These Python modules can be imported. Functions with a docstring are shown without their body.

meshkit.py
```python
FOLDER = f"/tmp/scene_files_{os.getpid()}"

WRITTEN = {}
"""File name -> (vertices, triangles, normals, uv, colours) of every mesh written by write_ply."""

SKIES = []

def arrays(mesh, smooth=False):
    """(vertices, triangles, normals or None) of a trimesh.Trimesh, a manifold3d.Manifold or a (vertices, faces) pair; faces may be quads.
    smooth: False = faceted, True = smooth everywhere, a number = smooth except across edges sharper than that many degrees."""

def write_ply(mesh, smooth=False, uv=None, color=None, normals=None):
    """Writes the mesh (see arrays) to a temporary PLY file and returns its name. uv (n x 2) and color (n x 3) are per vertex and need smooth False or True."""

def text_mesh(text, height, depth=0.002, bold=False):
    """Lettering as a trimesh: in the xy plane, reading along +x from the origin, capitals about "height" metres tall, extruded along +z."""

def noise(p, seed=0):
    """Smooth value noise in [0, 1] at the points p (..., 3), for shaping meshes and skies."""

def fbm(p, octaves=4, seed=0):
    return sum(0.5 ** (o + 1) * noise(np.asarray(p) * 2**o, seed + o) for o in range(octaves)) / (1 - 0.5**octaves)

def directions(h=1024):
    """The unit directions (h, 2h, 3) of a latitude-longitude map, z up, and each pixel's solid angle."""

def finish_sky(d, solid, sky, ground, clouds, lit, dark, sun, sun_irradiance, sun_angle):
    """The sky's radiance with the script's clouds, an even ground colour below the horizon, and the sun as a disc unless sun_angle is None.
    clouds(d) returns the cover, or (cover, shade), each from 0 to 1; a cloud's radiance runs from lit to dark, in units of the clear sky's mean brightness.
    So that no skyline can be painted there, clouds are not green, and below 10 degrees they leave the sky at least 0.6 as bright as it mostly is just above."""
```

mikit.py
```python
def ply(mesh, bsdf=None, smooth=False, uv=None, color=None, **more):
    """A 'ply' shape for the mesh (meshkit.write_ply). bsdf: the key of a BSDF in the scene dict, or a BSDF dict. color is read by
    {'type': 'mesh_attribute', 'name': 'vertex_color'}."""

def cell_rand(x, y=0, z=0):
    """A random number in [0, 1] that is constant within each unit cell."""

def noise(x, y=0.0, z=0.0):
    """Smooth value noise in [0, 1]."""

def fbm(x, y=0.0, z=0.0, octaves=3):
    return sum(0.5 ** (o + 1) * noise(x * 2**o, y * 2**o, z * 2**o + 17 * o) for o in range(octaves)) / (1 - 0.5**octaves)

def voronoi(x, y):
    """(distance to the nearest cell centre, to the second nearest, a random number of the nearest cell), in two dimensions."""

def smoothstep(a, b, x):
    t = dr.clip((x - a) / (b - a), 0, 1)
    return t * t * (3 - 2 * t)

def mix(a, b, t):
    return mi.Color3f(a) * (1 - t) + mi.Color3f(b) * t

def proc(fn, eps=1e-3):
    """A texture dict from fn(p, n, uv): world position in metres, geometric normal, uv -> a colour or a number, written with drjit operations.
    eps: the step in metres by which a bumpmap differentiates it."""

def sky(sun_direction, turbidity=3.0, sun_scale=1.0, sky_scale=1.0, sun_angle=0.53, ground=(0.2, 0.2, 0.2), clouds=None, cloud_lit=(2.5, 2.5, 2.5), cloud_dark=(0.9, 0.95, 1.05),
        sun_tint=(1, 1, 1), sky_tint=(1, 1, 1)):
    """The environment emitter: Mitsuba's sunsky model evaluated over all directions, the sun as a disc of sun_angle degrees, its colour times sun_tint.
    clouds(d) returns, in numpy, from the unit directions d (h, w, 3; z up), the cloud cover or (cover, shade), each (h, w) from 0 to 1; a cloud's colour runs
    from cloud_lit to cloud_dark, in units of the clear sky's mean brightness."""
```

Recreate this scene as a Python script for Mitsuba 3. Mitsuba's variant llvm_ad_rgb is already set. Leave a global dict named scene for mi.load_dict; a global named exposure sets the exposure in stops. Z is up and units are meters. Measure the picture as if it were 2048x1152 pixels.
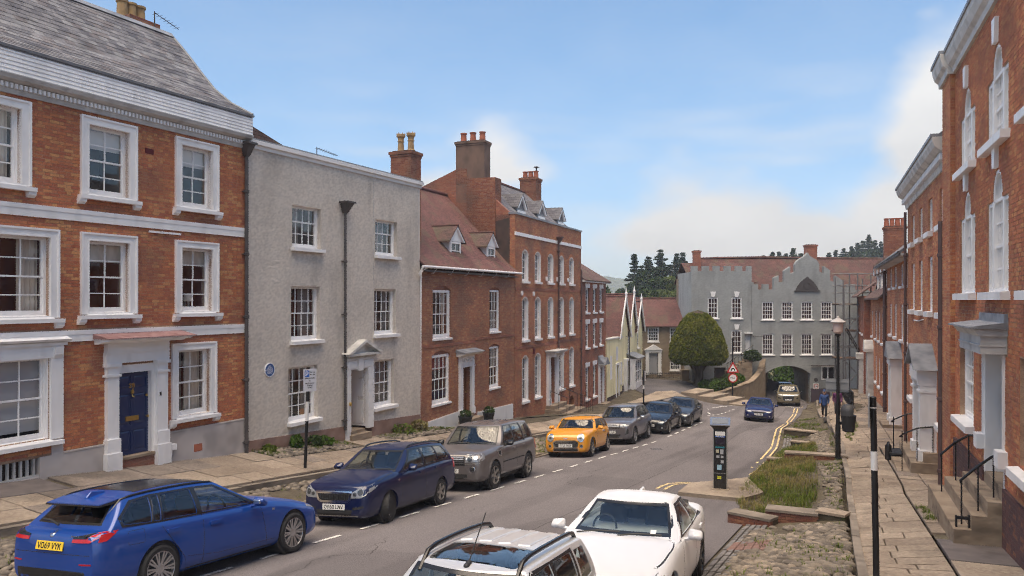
"""A sloping old town street: parked cars, brick terraces on both sides and a battlemented grey gatehouse at the foot. Metres, z up, eye at the origin."""
import math
import numpy as np, trimesh, shapely, drjit as dr, mitsuba as mi, mikit, meshkit
import manifold3d as m3
from scipy.interpolate import LinearNDInterpolator
from shapely.geometry import Polygon, LineString, box as sbox, Point
from shapely import affinity
from shapely.ops import unary_union
from mikit import noise, fbm, cell_rand, smoothstep, mix, proc, voronoi
T = mi.ScalarTransform4f
PI = math.pi
rng = np.random.default_rng(7)
scene, labels = {}, {}

# ---------------------------------------------------------------- camera, sky, exposure
scene['camera'] = {'type': 'perspective', 'fov': 65.238, 'fov_axis': 'x', 'near_clip': 0.1, 'far_clip': 6000.0, 'principal_point_offset_y': -0.0208,
                   'to_world': T().look_at(origin=[0, 0, 0], target=[0, 1, 0], up=[0, 0, 1])}
exposure = 2.35


def clouds(d):
    """Fair-weather cloud: a low bank over the far roofs, a few heaps above it and thin streaks, scattered all round."""
    x, y, z = d[..., 0], d[..., 1], d[..., 2]
    az, el = np.degrees(np.arctan2(x, y)), np.degrees(np.arcsin(np.clip(z, -1, 1)))
    q = np.stack([az / 9, el / 5, 0 * az], -1)
    n = meshkit.fbm(q + 3.7, 5, 3)
    n2 = meshkit.fbm(q * [2.3, 2.6, 1] + 11.2, 4, 9)

    def heap(a, e, ra, re, low=0.45):
        de = el - e
        r = np.sqrt(((az - a) / ra) ** 2 + (de / np.where(de > 0, re, re * low)) ** 2)
        return np.clip(1.25 - r, -1, 1)
    field = np.full_like(az, -1.0)
    for a, e, ra, re in ((-1.5, 9.0, 5.4, 4.6), (-5.0, 7.5, 6.0, 3.2), (14.5, 4.2, 11.0, 4.6), (20.5, 4.0, 9.0, 3.2), (29.5, 9.0, 5.4, 6.4), (26.0, 4.5, 8, 4.5), (33, 12, 5.5, 5),
                         (-48, 8, 14, 6), (60, 9, 16, 7), (95, 12, 18, 8), (-90, 10, 20, 8), (150, 12, 25, 9), (-140, 9, 24, 8), (-170, 30, 20, 8), (-28, 3, 12, 4)):
        field = np.maximum(field, heap(a, e, ra, re))
    heaps = np.clip((field + (n - 0.5) * 1.9 - 0.12) * 2.0, 0, 1) ** 1.2
    band = np.exp(-((el - 2.2) / 3.6) ** 2) * np.clip((n - 0.30) * 3, 0, 1) * 0.75
    streak = meshkit.fbm(np.stack([az / 16 + el / 40, el / 2.2, 0 * az], -1) + 8.3, 4, 5)
    thin = np.clip((streak - 0.50) * 2.3, 0, 0.5) * np.exp(-((el - 8) / 7) ** 2)
    veil = 0.08 + 0.34 * np.exp(-np.clip(el, 0, 90) / 11) + .10 * (n2 - .5)
    cover = np.clip(1 - (1 - np.maximum(np.maximum(heaps, band), thin)) * (1 - veil), 0, 1)
    shade = np.clip(0.62 - 0.75 * (n2 - 0.35) - 0.05 * (el - 5), 0, 0.8)
    return cover, shade


scene['sky'] = mikit.sky((-0.10, -0.28, 0.95), turbidity=2.6, sun_scale=0.68, sky_scale=1.0, sun_angle=62, clouds=clouds, cloud_lit=(2.0, 2.02, 2.05), cloud_dark=(1.4, 1.45, 1.52),
                         sun_tint=(1.0, 0.96, 0.90), ground=(0.16, 0.14, 0.13), sky_tint=(0.74, 0.98, 1.04))

# ---------------------------------------------------------------- keys, labels, meshes
_n = {}


def newkey(name, parent=None):
    base = f'{parent}__{name}' if parent else name
    i = _n.get(base, 0)
    _n[base] = i + 1
    return base if i == 0 else f'{base}_{i:03d}'


def tag(key, label=None, cat=None, group=None, kind=None):
    d = {k: v for k, v in dict(label=label, category=cat, group=group, kind=kind).items() if v}
    labels[key] = d
    return key


def thing(name, label, cat, group=None):
    return tag(newkey(name), label, cat, group)


def put(name, mesh, mat, parent=None, smooth=False, label=None, kind=None, **more):
    """One entry of the scene; returns its key."""
    k = newkey(name, parent)
    if isinstance(mesh, MB):
        mesh = mesh.mesh()
    if mat in FAMILY:
        fam, i = FAMILY[mat]
        v, f, _ = meshkit.arrays(mesh, smooth)
        scene[k] = mikit.ply((v, f), fam, bool(smooth), uv=np.full((len(v), 2), i + .5), **more)
    else:
        scene[k] = mikit.ply(mesh, mat, smooth, **more)
    if label or kind:
        tag(k, label, kind=kind)
    return k


def cat_meshes(ms):
    vs, fs, n = [], [], 0
    for v, f in ms:
        vs.append(v); fs.append(np.asarray(f) + n); n += len(v)
    return np.vstack(vs), np.vstack(fs)


BOXV = np.array([[x, y, z] for x in (0, 1) for y in (0, 1) for z in (0, 1)], float)
BOXF = np.array([[0, 1, 3], [0, 3, 2], [4, 6, 7], [4, 7, 5], [0, 4, 5], [0, 5, 1], [2, 3, 7], [2, 7, 6], [0, 2, 6], [0, 6, 4], [1, 5, 7], [1, 7, 3]])


class Frame:
    """A wall's own axes: u along it, v out of it, z up. side +1: the street lies to the right of u; -1: to its left."""

    def __init__(self, x, y, deg, side=1, z=0.0):
        a = math.radians(deg)
        self.o, self.d, self.side, self.deg = np.array([x, y, z], float), np.array([math.sin(a), math.cos(a), 0]), side, deg
        self.n = np.array([math.cos(a), -math.sin(a), 0]) * side
        self.flip = side > 0

    def __call__(self, p):
        p = np.asarray(p, float)
        return self.o + p[..., :1] * self.d + p[..., 1:2] * self.n + p[..., 2:3] * np.array([0, 0, 1.0])

    def at(self, u, v=0.0, z=0.0):
        f = Frame(0, 0, self.deg, self.side)
        f.o = self(np.array([u, v, z], float))
        return f


WORLD = Frame(0, 0, 90, -1)   # u = x, v = y


def tube_mesh(pts, r, n=6, cap=True):
    p = np.asarray(pts, float)
    r = np.broadcast_to(r, (len(p),))
    t = np.gradient(p, axis=0)
    t /= np.linalg.norm(t, axis=1, keepdims=True) + 1e-12
    ref = np.array([0, 0, 1.0]) if abs(t[:, 2]).mean() < 0.9 else np.array([1.0, 0, 0])
    a = np.cross(t, ref); a /= np.linalg.norm(a, axis=1, keepdims=True) + 1e-12
    b = np.cross(t, a)
    ang = np.arange(n) * 2 * PI / n
    v = p[:, None] + r[:, None, None] * (np.cos(ang)[None, :, None] * a[:, None] + np.sin(ang)[None, :, None] * b[:, None])
    i, j = np.meshgrid(np.arange(len(p) - 1), np.arange(n), indexing='ij')
    i, j = i.ravel(), j.ravel(); k = (j + 1) % n
    f = np.vstack([np.stack([i * n + j, (i + 1) * n + k, i * n + k], 1), np.stack([i * n + j, (i + 1) * n + j, (i + 1) * n + k], 1)])
    v = v.reshape(-1, 3)
    if cap:
        m = len(v); v = np.vstack([v, p[:1], p[-1:]]); l = (len(p) - 1) * n; q = np.arange(n); s = (q + 1) % n
        f = np.vstack([f, np.stack([q * 0 + m, q, s], 1), np.stack([q * 0 + m + 1, l + s, l + q], 1)])
    return v, f


def lathe_mesh(profile, n=16, cap=True):
    """A closed turned body: profile rows (r, h)."""
    p = np.asarray(profile, float); a = np.arange(n) * 2 * PI / n
    v = np.stack([p[:, :1] * np.cos(a), p[:, :1] * np.sin(a), np.repeat(p[:, 1:], n, 1)], -1).reshape(-1, 3)
    i, j = np.meshgrid(np.arange(len(p) - 1), np.arange(n), indexing='ij'); i, j = i.ravel(), j.ravel(); k = (j + 1) % n
    f = np.vstack([np.stack([i * n + j, i * n + k, (i + 1) * n + k], 1), np.stack([i * n + j, (i + 1) * n + k, (i + 1) * n + j], 1)])
    if not cap:
        return v, f
    m = len(v); v = np.vstack([v, [[0, 0, p[0, 1]], [0, 0, p[-1, 1]]]]); q = np.arange(n); s = (q + 1) % n; l = (len(p) - 1) * n
    f = np.vstack([f, np.stack([q * 0 + m, s, q], 1), np.stack([q * 0 + m + 1, l + q, l + s], 1)])
    return v, f


def extrude_poly(poly, a, b):
    """(V, F) of a shapely polygon in (p, q), swept along a third axis from a to b: columns p, h, q."""
    out = []
    for g in getattr(poly, 'geoms', [poly]):
        if g.geom_type != 'Polygon' or g.area < 1e-7:
            continue
        m = trimesh.creation.extrude_polygon(g, abs(b - a), engine='earcut')
        v = np.array(m.vertices); v = np.stack([v[:, 0], v[:, 2] + min(a, b), v[:, 1]], 1)
        out.append((v, np.array(m.faces)[:, ::-1]))
    return cat_meshes(out)


class MB:
    """Collects solids in a frame's (u, v, z) and bakes them into one world mesh."""

    def __init__(self, frame=None):
        self.f, self.parts = frame or WORLD, []

    def add(self, v, f):
        self.parts.append((np.asarray(v, float), np.asarray(f, int))); return self

    def box(self, u0, u1, v0, v1, z0, z1):
        return self.add(BOXV * [u1 - u0, v1 - v0, z1 - z0] + [u0, v0, z0], BOXF)

    def boxes(self, a):
        a = np.asarray(a, float).reshape(-1, 6)
        v = BOXV[None] * (a[:, 1::2] - a[:, 0::2])[:, None] + a[:, None, 0::2]
        return self.add(v.reshape(-1, 3), (BOXF[None] + 8 * np.arange(len(a))[:, None, None]).reshape(-1, 3))

    def poly(self, poly, v0, v1):
        """A polygon drawn in (u, z), from v0 to v1."""
        return self.add(*extrude_poly(poly, v0, v1))

    def side(self, pts, u0, u1):
        """A polygon drawn in (v, z), from u0 to u1."""
        v, f = extrude_poly(Polygon(pts), u0, u1)
        return self.add(v[:, [1, 0, 2]], f[:, ::-1])

    def plan(self, poly, z0, z1):
        """A polygon drawn in (u, v), from z0 to z1."""
        v, f = extrude_poly(poly, z0, z1)
        return self.add(v[:, [0, 2, 1]], f[:, ::-1])

    def hexa(self, p8):
        """Eight corners in the order of BOXV."""
        return self.add(p8, BOXF)

    def tube(self, pts, r, n=6):
        return self.add(*tube_mesh(pts, r, n))

    def lathe(self, u, v, z, profile, n=12):
        a, f = lathe_mesh(profile, n)
        return self.add(a + [u, v, z], f)

    def text(self, s, h, u, v, z, depth=0.004, bold=True, width=None, centre=True):
        m = meshkit.text_mesh(s, h, depth, bold)
        p = np.array(m.vertices); w = p[:, 0].max() - p[:, 0].min(); k = (width / w) if width else 1.0
        p[:, 0] = (p[:, 0] - p[:, 0].min() - (w / 2 if centre else 0)) * k
        f = np.array(m.faces)   # lettering reads along +u on left-hand walls, along -u on right-hand ones
        if self.f.side > 0:
            return self.add(np.stack([u + p[:, 0], v + p[:, 2], z + p[:, 1]], 1), f[:, ::-1])
        return self.add(np.stack([u - p[:, 0], v + p[:, 2], z + p[:, 1]], 1), f)

    def mesh(self):
        v, f = cat_meshes(self.parts)
        return self.f(v), (f[:, ::-1] if self.f.flip else f)


def rect(u0, u1, z0, z1):
    return sbox(u0, z0, u1, z1)


def arch(u0, u1, z0, zs, zt, n=10):
    """An opening with a segmental or round head: jambs to zs, crown at zt."""
    w, h = (u1 - u0) / 2, zt - zs
    if h <= 0.001:
        return sbox(u0, z0, u1, zs)
    r = (w * w + h * h) / (2 * h); a = math.asin(min(1, w / r)) if h <= w else PI - math.asin(min(1, w / r))
    c = (u0 + u1) / 2
    return Polygon([(u0, z0), (u1, z0)] + [(c + r * math.sin(t), zt - r + r * math.cos(t)) for t in np.linspace(a, -a, n)])


# ---------------------------------------------------------------- the ground's height, from surveyed levels
SA, CA = math.sin(math.radians(25)), math.cos(math.radians(25))


def L(t, s, h=None):
    """Street axes of the left-hand terrace (t downhill, s to the right; heights are over the street's own fall)."""
    p = [t * SA + s * CA, t * CA - s * SA]
    return p if h is None else p + [-0.0833 * t + h]


_lev = []
for t in (-8, 0, 8, 16, 24, 30, 37):
    _lev += [L(t, -17.6, -2.93), L(t, -17, -2.975), L(t, -14.32, -3.25), L(t, -14.18, -3.43), L(t, -12.1, -3.71), L(t, -9.7, -3.555), L(t, -6.8, -3.49)]
for t in (-8, 0, 6, 12, 18, 22):
    _lev += [L(t, -4.2, -3.47), L(t, -2.9, -3.46)]
for t in (26, 32, 38):
    _lev += [L(t, -4.1, -3.45)]
_lev += [(5.2, 12.0, -4.06), (9.0, 21.6, -4.75), (12.1, 29.4, -5.33), (14.5, 36, -5.95), (19.3, 50, -7.4), (22.1, 58, -7.98), (26.5, 68, -8.9),            # the lower path's kerb
         (6.6, 11.9, -4.09), (13.3, 29.0, -5.32), (2.0, 4.5, -3.55), (3.6, 4.0, -3.6), (1.0, -2, -3.1), (3.2, -2, -3.1)]
for u, z in ((-3, -3.1), (5, -3.55), (12, -4.0), (22, -4.67), (31, -5.2), (41, -5.72), (48, -6.1), (60, -6.75), (75, -7.5)):                              # the right-hand house fronts
    for s in (2.6, 8.0):
        _lev.append((s * .9317 + u * .3633, -s * .3633 + u * .9317, z))
_lev += [(16.6, 38.6, -5.72), (18.2, 42.7, -6.0), (21.9, 52, -6.55), (25.0, 61, -7.0), (27.6, 68, -7.4), (17.6, 42.6, -6.55), (21.4, 52, -7.5), (24.5, 61, -8.2), (27.1, 68, -8.95)]   # the raised terrace's edge, and its foot
_lev += [(15.4, 48, -7.5), (17.9, 55, -8.05), (22.0, 63, -8.72), (22, 71, -9.2), (26.5, 71, -9.2), (25, 80, -9.9), (29, 80, -9.9), (30, 100, -11.3), (38, 100, -11.3), (33, 130, -13.2), (48, 130, -13.2)]
_lev += [(-3.2, 32.6, -5.18), (.45, 41.5, -6.1), (4.9, 52.8, -7.22), (7.4, 59.4, -7.6), (12.2, 72.8, -7.05), (12, 75, -6.95), (18, 75, -6.5), (15.4, 69, -7.25), (11.5, 58, -7.25), (8.5, 50, -7.0),
         (14.8, 60, -7.9), (17.5, 64, -8.25), (20.6, 67.5, -8.85), (13.5, 66, -7.3), (13.4, 55, -7.72), (17.3, 70.8, -6.75), (24, 80, -6.4), (-25, 20, -3.9), (-30, -8, -2.4), (-25, 60, -7.0), (-10, 90, -8),
         (12, 90, -8), (20, 90, -8.5), (70, 90, -8), (60, 40, -5), (40, -8, -3), (70, 130, -14), (-10, 130, -14)]
_lev = np.array(_lev)
_G = LinearNDInterpolator(_lev[:, :2], _lev[:, 2], rescale=False)


def G(x, y):
    z = _G(np.asarray(x, float), np.asarray(y, float))
    return np.where(np.isnan(z), -8.0, z)


def drape(poly, off=0.0, edge=0.7, thick=None):
    """A sheet that follows the ground over a plan polygon."""
    out = []
    x0, y0, x1, y1 = poly.bounds
    cells = [g for i in np.arange(math.floor(x0 / edge), math.ceil(x1 / edge)) for g in [poly.intersection(sbox(i * edge, y0 - 1, (i + 1) * edge, y1 + 1))] if g.area > 1e-6]
    for c in cells:
        for g in getattr(c, 'geoms', [c]):
            if g.area < 1e-6 or g.geom_type != 'Polygon':
                continue
            a0, b0, a1, b1 = g.bounds
            for j in np.arange(math.floor(b0 / edge), math.ceil(b1 / edge)):
                q = g.intersection(sbox(a0 - 1, j * edge, a1 + 1, (j + 1) * edge))
                for h in getattr(q, 'geoms', [q]):
                    if h.geom_type == 'Polygon' and h.area > 1e-6:
                        if len(h.exterior.coords) <= 5 and not h.interiors and h.convex_hull.area - h.area < 1e-7:
                            v = np.array(h.exterior.coords)[:-1]; f = np.array([[0, k, k + 1] for k in range(1, len(v) - 1)])
                            if h.exterior.is_ccw is False:
                                f = f[:, ::-1]
                        else:
                            v, f = trimesh.creation.triangulate_polygon(h, engine='earcut')
                            v = np.asarray(v); f = np.asarray(f)
                        out.append((np.column_stack([v, G(v[:, 0], v[:, 1]) + off]), f))
    v, f = cat_meshes(out)
    n = np.cross(v[f[:, 1]] - v[f[:, 0]], v[f[:, 2]] - v[f[:, 0]])[:, 2] < 0
    f[n] = f[n][:, ::-1]
    if thick:
        m = trimesh.Trimesh(v, f); m.merge_vertices(digits_vertex=4); v, f = np.array(m.vertices), np.array(m.faces)
        e = np.sort(f[:, [0, 1, 1, 2, 2, 0]].reshape(-1, 2), 1); d = f[:, [0, 1, 1, 2, 2, 0]].reshape(-1, 2)
        _, inv, cnt = np.unique(e, axis=0, return_inverse=True, return_counts=True)
        b = d[cnt[inv.ravel()] == 1]; m_ = len(v)
        v = np.vstack([v, v - [0, 0, thick]])
        f = np.vstack([f, np.stack([b[:, 0], b[:, 0] + m_, b[:, 1] + m_], 1), np.stack([b[:, 0], b[:, 1] + m_, b[:, 1]], 1)])
    return v, f


def slab(corners, z_off, thick=0.06, inset=0.006):
    """A paving stone: four plan corners laid on the ground with its arrises taken off."""
    c = np.asarray(corners, float); m = c.mean(0)
    top = m + (c - m) * (1 - inset * 2.2 / np.linalg.norm(c - m, axis=1, keepdims=True)); out = m + (c - m) * (1 - inset / np.linalg.norm(c - m, axis=1, keepdims=True))
    zt = G(c[:, 0], c[:, 1]) + z_off
    v = np.vstack([np.column_stack([top, zt]), np.column_stack([out, zt - 0.006]), np.column_stack([out, zt - thick])])
    f = [[0, 1, 2], [0, 2, 3]]
    for k in range(4):
        j = (k + 1) % 4
        f += [[k, k + 4, j + 4], [k, j + 4, j], [k + 4, k + 8, j + 8], [k + 4, j + 8, j + 4]]
    f = np.array(f)
    a, b = c[1] - c[0], c[2] - c[0]
    if a[0] * b[1] - a[1] * b[0] < 0:
        f = f[:, ::-1]
    return v, f

# ---------------------------------------------------------------- materials
# Five procedural families cover everything weathered; a mesh says by its uv which row of the family's table it takes.
ROWS, FAMILY = {'matte': [], 'brick': [], 'tile': [], 'cast': []}, {}


def two(b):
    return {'type': 'twosided', 'b': b}


def princ(color, rough=0.6, **k):
    c = color if isinstance(color, dict) else {'type': 'rgb', 'value': list(color)}
    return {'type': 'principled', 'base_color': c, 'roughness': rough, **k}


def plain(name, color, rough=0.5, **k):
    scene[name] = two(princ(color, rough, **k))
    return name


def row(fam, name, *values):
    v = [float(x) for a in values for x in (a if isinstance(a, (tuple, list)) else (a,))]
    FAMILY[name] = (fam, len(ROWS[fam]))
    ROWS[fam].append(v)
    return name


def matte(name, a, b=None, f=(2.0, 2.0), lo=0.25, hi=0.75, grain=0.0, gf=60.0, stain=0.0, rough=0.85, bump=0.0, bf=25.0):
    """Two colours mottled by noise (f: per metre across, up), fine grain, darker stains, a bumpy skin (bump in metres)."""
    return row('matte', name, a, b if b is not None else a, f, lo, hi, grain, gf, stain, rough, bump, bf)


def brick(name, reds, mortar, joint=1.0, bump=1.0):
    return row('brick', name, *reds, mortar, joint, bump, 7.0 * len(ROWS['brick']) + 11)


def tile(name, a, b, course=0.11, w=0.17, moss=(.10, .10, .06)):
    return row('tile', name, a, b, moss, course, w)


def cast(name, c, amp, f):
    return row('cast', name, c, amp, f)


class Table:
    def __init__(self, fam):
        r = ROWS[fam]; self.w = len(r[0])
        self.d = mi.Float(np.array(r, np.float32).ravel()); dr.eval(self.d)

    def __call__(self, uv):
        base = mi.UInt32(dr.maximum(dr.floor(uv.x), 0)) * self.w
        return lambda k, n=1: dr.gather(mi.Float, self.d, base + k) if n == 1 else mi.Color3f(*[dr.gather(mi.Float, self.d, base + k + i) for i in range(3)])


def along(p, n):
    """Metres along a wall, whichever way it faces."""
    k = dr.rsqrt(dr.maximum(n.x * n.x + n.y * n.y, 1e-4))
    return (n.x * p.y - n.y * p.x) * k


COURSE, PER, HEAD, JW = .075, .345, .115, .011


def families():
    """The families' BSDFs, made once every row is known."""
    T_ = {k: Table(k) for k in ROWS if ROWS[k]}
    tm, tb, tt, tc = T_['matte'], T_['brick'], T_['tile'], T_['cast']

    def m_col(p, n, uv):
        g = tm(uv); fx, fz = g(6), g(7)
        x, y, z = p.x * fx, p.y * fx, p.z * fz
        t = dr.clip((fbm(x, y, z, 4) - g(8)) / (g(9) - g(8)), 0, 1)
        gf = g(11)
        c = mix(g(0, 3), g(3, 3), t) * (1 + g(10) * (noise(p.x * gf, p.y * gf, p.z * gf) - .5))
        return c * (1 - g(12) * smoothstep(.50, .76, fbm(x * .7 + 7.3, y * .7, z * .5, 3)))

    def m_hgt(p, n, uv):
        g = tm(uv); f = g(15)
        return g(14) * fbm(p.x * f, p.y * f, p.z * f, 2) * 100
    scene['matte'] = two({'type': 'bumpmap', 'arbitrary': proc(m_hgt, 3e-3), 'scale': .01, 'b': princ(proc(m_col), proc(lambda p, n, uv: tm(uv)(13)))})

    def b_id(p, n):
        u = along(p, n); r = dr.floor(p.z / COURSE)
        q = u + 0.5 * PER * (r - 2 * dr.floor(r / 2)) + 0.015
        k = dr.floor(q / PER); a = q - k * PER; ish = a > (PER - HEAD)
        return u, r, 2 * k + dr.select(ish, 1.0, 0.0), dr.select(ish, a - (PER - HEAD), a), dr.select(ish, mi.Float(HEAD), mi.Float(PER - HEAD)), p.z - r * COURSE

    def b_col(p, n, uv):
        g = tb(uv); u, r, i, a, w, fz = b_id(p, n); s = g(17)
        r1, r2 = cell_rand(i, r, s), cell_rand(i, r, s + 3)
        c = mix(g(0, 3), g(3, 3), r1); c = mix(c, g(6, 3), smoothstep(.68, .92, r2) * .8)
        c = c * (0.70 + 0.60 * fbm(u * .55 + s, p.z * .45, 0, 3))
        c = mix(c, g(9, 3), .5 * smoothstep(.46, .74, fbm(u * .9 + 9.1, p.z * 1.3 + s, 0, 4)))
        c = c * (0.82 + 0.36 * noise(u * 55, p.z * 70, 1))
        joint = dr.select((a < JW) | (fz < JW), g(15), 0.0) * .85
        return mix(c, g(12, 3), joint)

    def b_hgt(p, n, uv):
        g = tb(uv); u, r, i, a, w, fz = b_id(p, n)
        e = dr.minimum(dr.minimum(a, w + JW - a), dr.minimum(fz, COURSE + JW * .5 - fz))
        return g(16) * g(15) * (smoothstep(.004, .016, e) + .5 * cell_rand(i, r, 2)) + .5 * noise(u * 80, p.z * 80, 1)
    scene['brick'] = two({'type': 'bumpmap', 'arbitrary': proc(b_hgt, 3e-3), 'scale': .005, 'b': princ(proc(b_col), .88)})

    def t_id(p, n, g):
        u = along(p, n); s = p.z * dr.rcp(dr.maximum(dr.sqrt(n.x * n.x + n.y * n.y), .3)); cw = g(9)
        r = dr.floor(s / cw); q = u / g(10) + .5 * (r - 2 * dr.floor(r / 2))
        return u, s / cw - r, q - dr.floor(q), dr.floor(q), r

    def t_col(p, n, uv):
        g = tt(uv); u, fs, fu, i, r = t_id(p, n, g)
        c = mix(g(0, 3), g(3, 3), cell_rand(i, r, 3)) * (.7 + .6 * fbm(u * 1.2, p.z * 1.2, 3, 3)) * dr.select((fs < .14) | (fu < .06), .42, 1.0)
        return mix(c, g(6, 3), .4 * smoothstep(.52, .74, fbm(u * 2.1, p.z * 2.4, 9, 4)))

    def t_hgt(p, n, uv):
        g = tt(uv); u, fs, fu, i, r = t_id(p, n, g)
        return (1 - fs) * .9 + .5 * cell_rand(i, r, 3) + .4 * smoothstep(0, .12, fu)
    scene['tile'] = two({'type': 'bumpmap', 'arbitrary': proc(t_hgt, 3e-3), 'scale': .012, 'b': princ(proc(t_col), .88)})

    def c_col(p, n, uv):
        g = tc(uv); u = along(p, n)
        return g(0, 3) * (.90 + .20 * fbm(u * 1.1, p.z * 1.1, 2, 4)) * (1 - .16 * smoothstep(.50, .78, fbm(u * 1.9, p.z * .4, 5, 4))) * (1 + g(3) * 5.5 * (noise((u + p.z * .5) * g(4) * .55, (p.z - .4 * u) * g(4) * .95, 3) - .5))

    def c_hgt(p, n, uv):
        g = tc(uv); u = along(p, n); f = g(4); w = noise(u * 5, p.z * 5, 1)
        return g(3) * 100 * fbm((u + p.z * .6) * f * .6 + 2 * w, (p.z - u * .5) * f + 2 * w, 0, 3)
    scene['cast'] = two({'type': 'bumpmap', 'arbitrary': proc(c_hgt, 4e-3), 'scale': .01, 'b': princ(proc(c_col), .9)})


OR1, OR2, OR3, SOOT = (.46, .170, .073), (.34, .105, .058), (.52, .26, .11), (.17, .08, .06)
brick('brick_orange', (OR1, OR2, OR3, SOOT), (.36, .24, .16), 0)
brick('brick_warm', ((.44, .165, .075), (.34, .11, .06), (.48, .23, .10), (.19, .09, .065)), (.36, .24, .16), 0)
brick('wall_orange', (OR1, OR2, OR3, SOOT), (.36, .24, .16))
brick('wall_brown', ((.36, .145, .075), (.27, .10, .058), (.42, .21, .10), (.13, .075, .06)), (.27, .19, .14))
brick('wall_brown_2', ((.38, .145, .072), (.29, .10, .056), (.42, .21, .095), (.13, .075, .06)), (.28, .19, .14))
brick('wall_red', ((.32, .11, .065), (.25, .085, .055), (.34, .15, .085), (.12, .07, .055)), (.22, .15, .12))
brick('chimney_brick', ((.26, .095, .05), (.19, .06, .04), (.30, .14, .08), (.07, .05, .04)), (.18, .14, .11))
brick('brick_dark', ((.24, .085, .05), (.17, .065, .045), (.28, .13, .07), (.10, .055, .045)), (.2, .15, .12), 0)
brick('wall_dark', ((.12, .055, .05), (.085, .045, .045), (.20, .085, .05), (.05, .035, .035)), (.10, .075, .07))
matte('mortar', (.22, .115, .07), (.40, .27, .18), (1.7, 2.2), grain=.4, gf=70, rough=.95)
W_ = (.80, .79, .78)
matte('white_paint', W_, (.74, .73, .72), (5, 2), stain=.10, rough=.42)
matte('white_wall', (.74, .73, .72), (.66, .65, .63), (2, 1), stain=.16, rough=.6)
matte('grey_trim', (.52, .51, .49), (.42, .41, .39), (4, 4), stain=.25, rough=.55)
matte('stone_white', (.66, .64, .60), (.52, .50, .46), (4, 4), stain=.25, rough=.6)
matte('oak_door', (.24, .075, .018), (.36, .14, .04), (40, 2.5), rough=.35)
matte('dark_door', (.10, .035, .018), (.15, .06, .03), (40, 2.5), rough=.4)
matte('plinth_grey', (.40, .36, .34), (.47, .43, .41), (2, 2), stain=.32)
matte('plinth_brown', (.20, .115, .085), (.31, .20, .16), (2.4, 3), stain=.2)
matte('plinth_purple', (.075, .055, .07)); matte('slate_relief', (.06, .052, .052)); matte('terracotta_dark', (.10, .06, .055), rough=.6)
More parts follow.
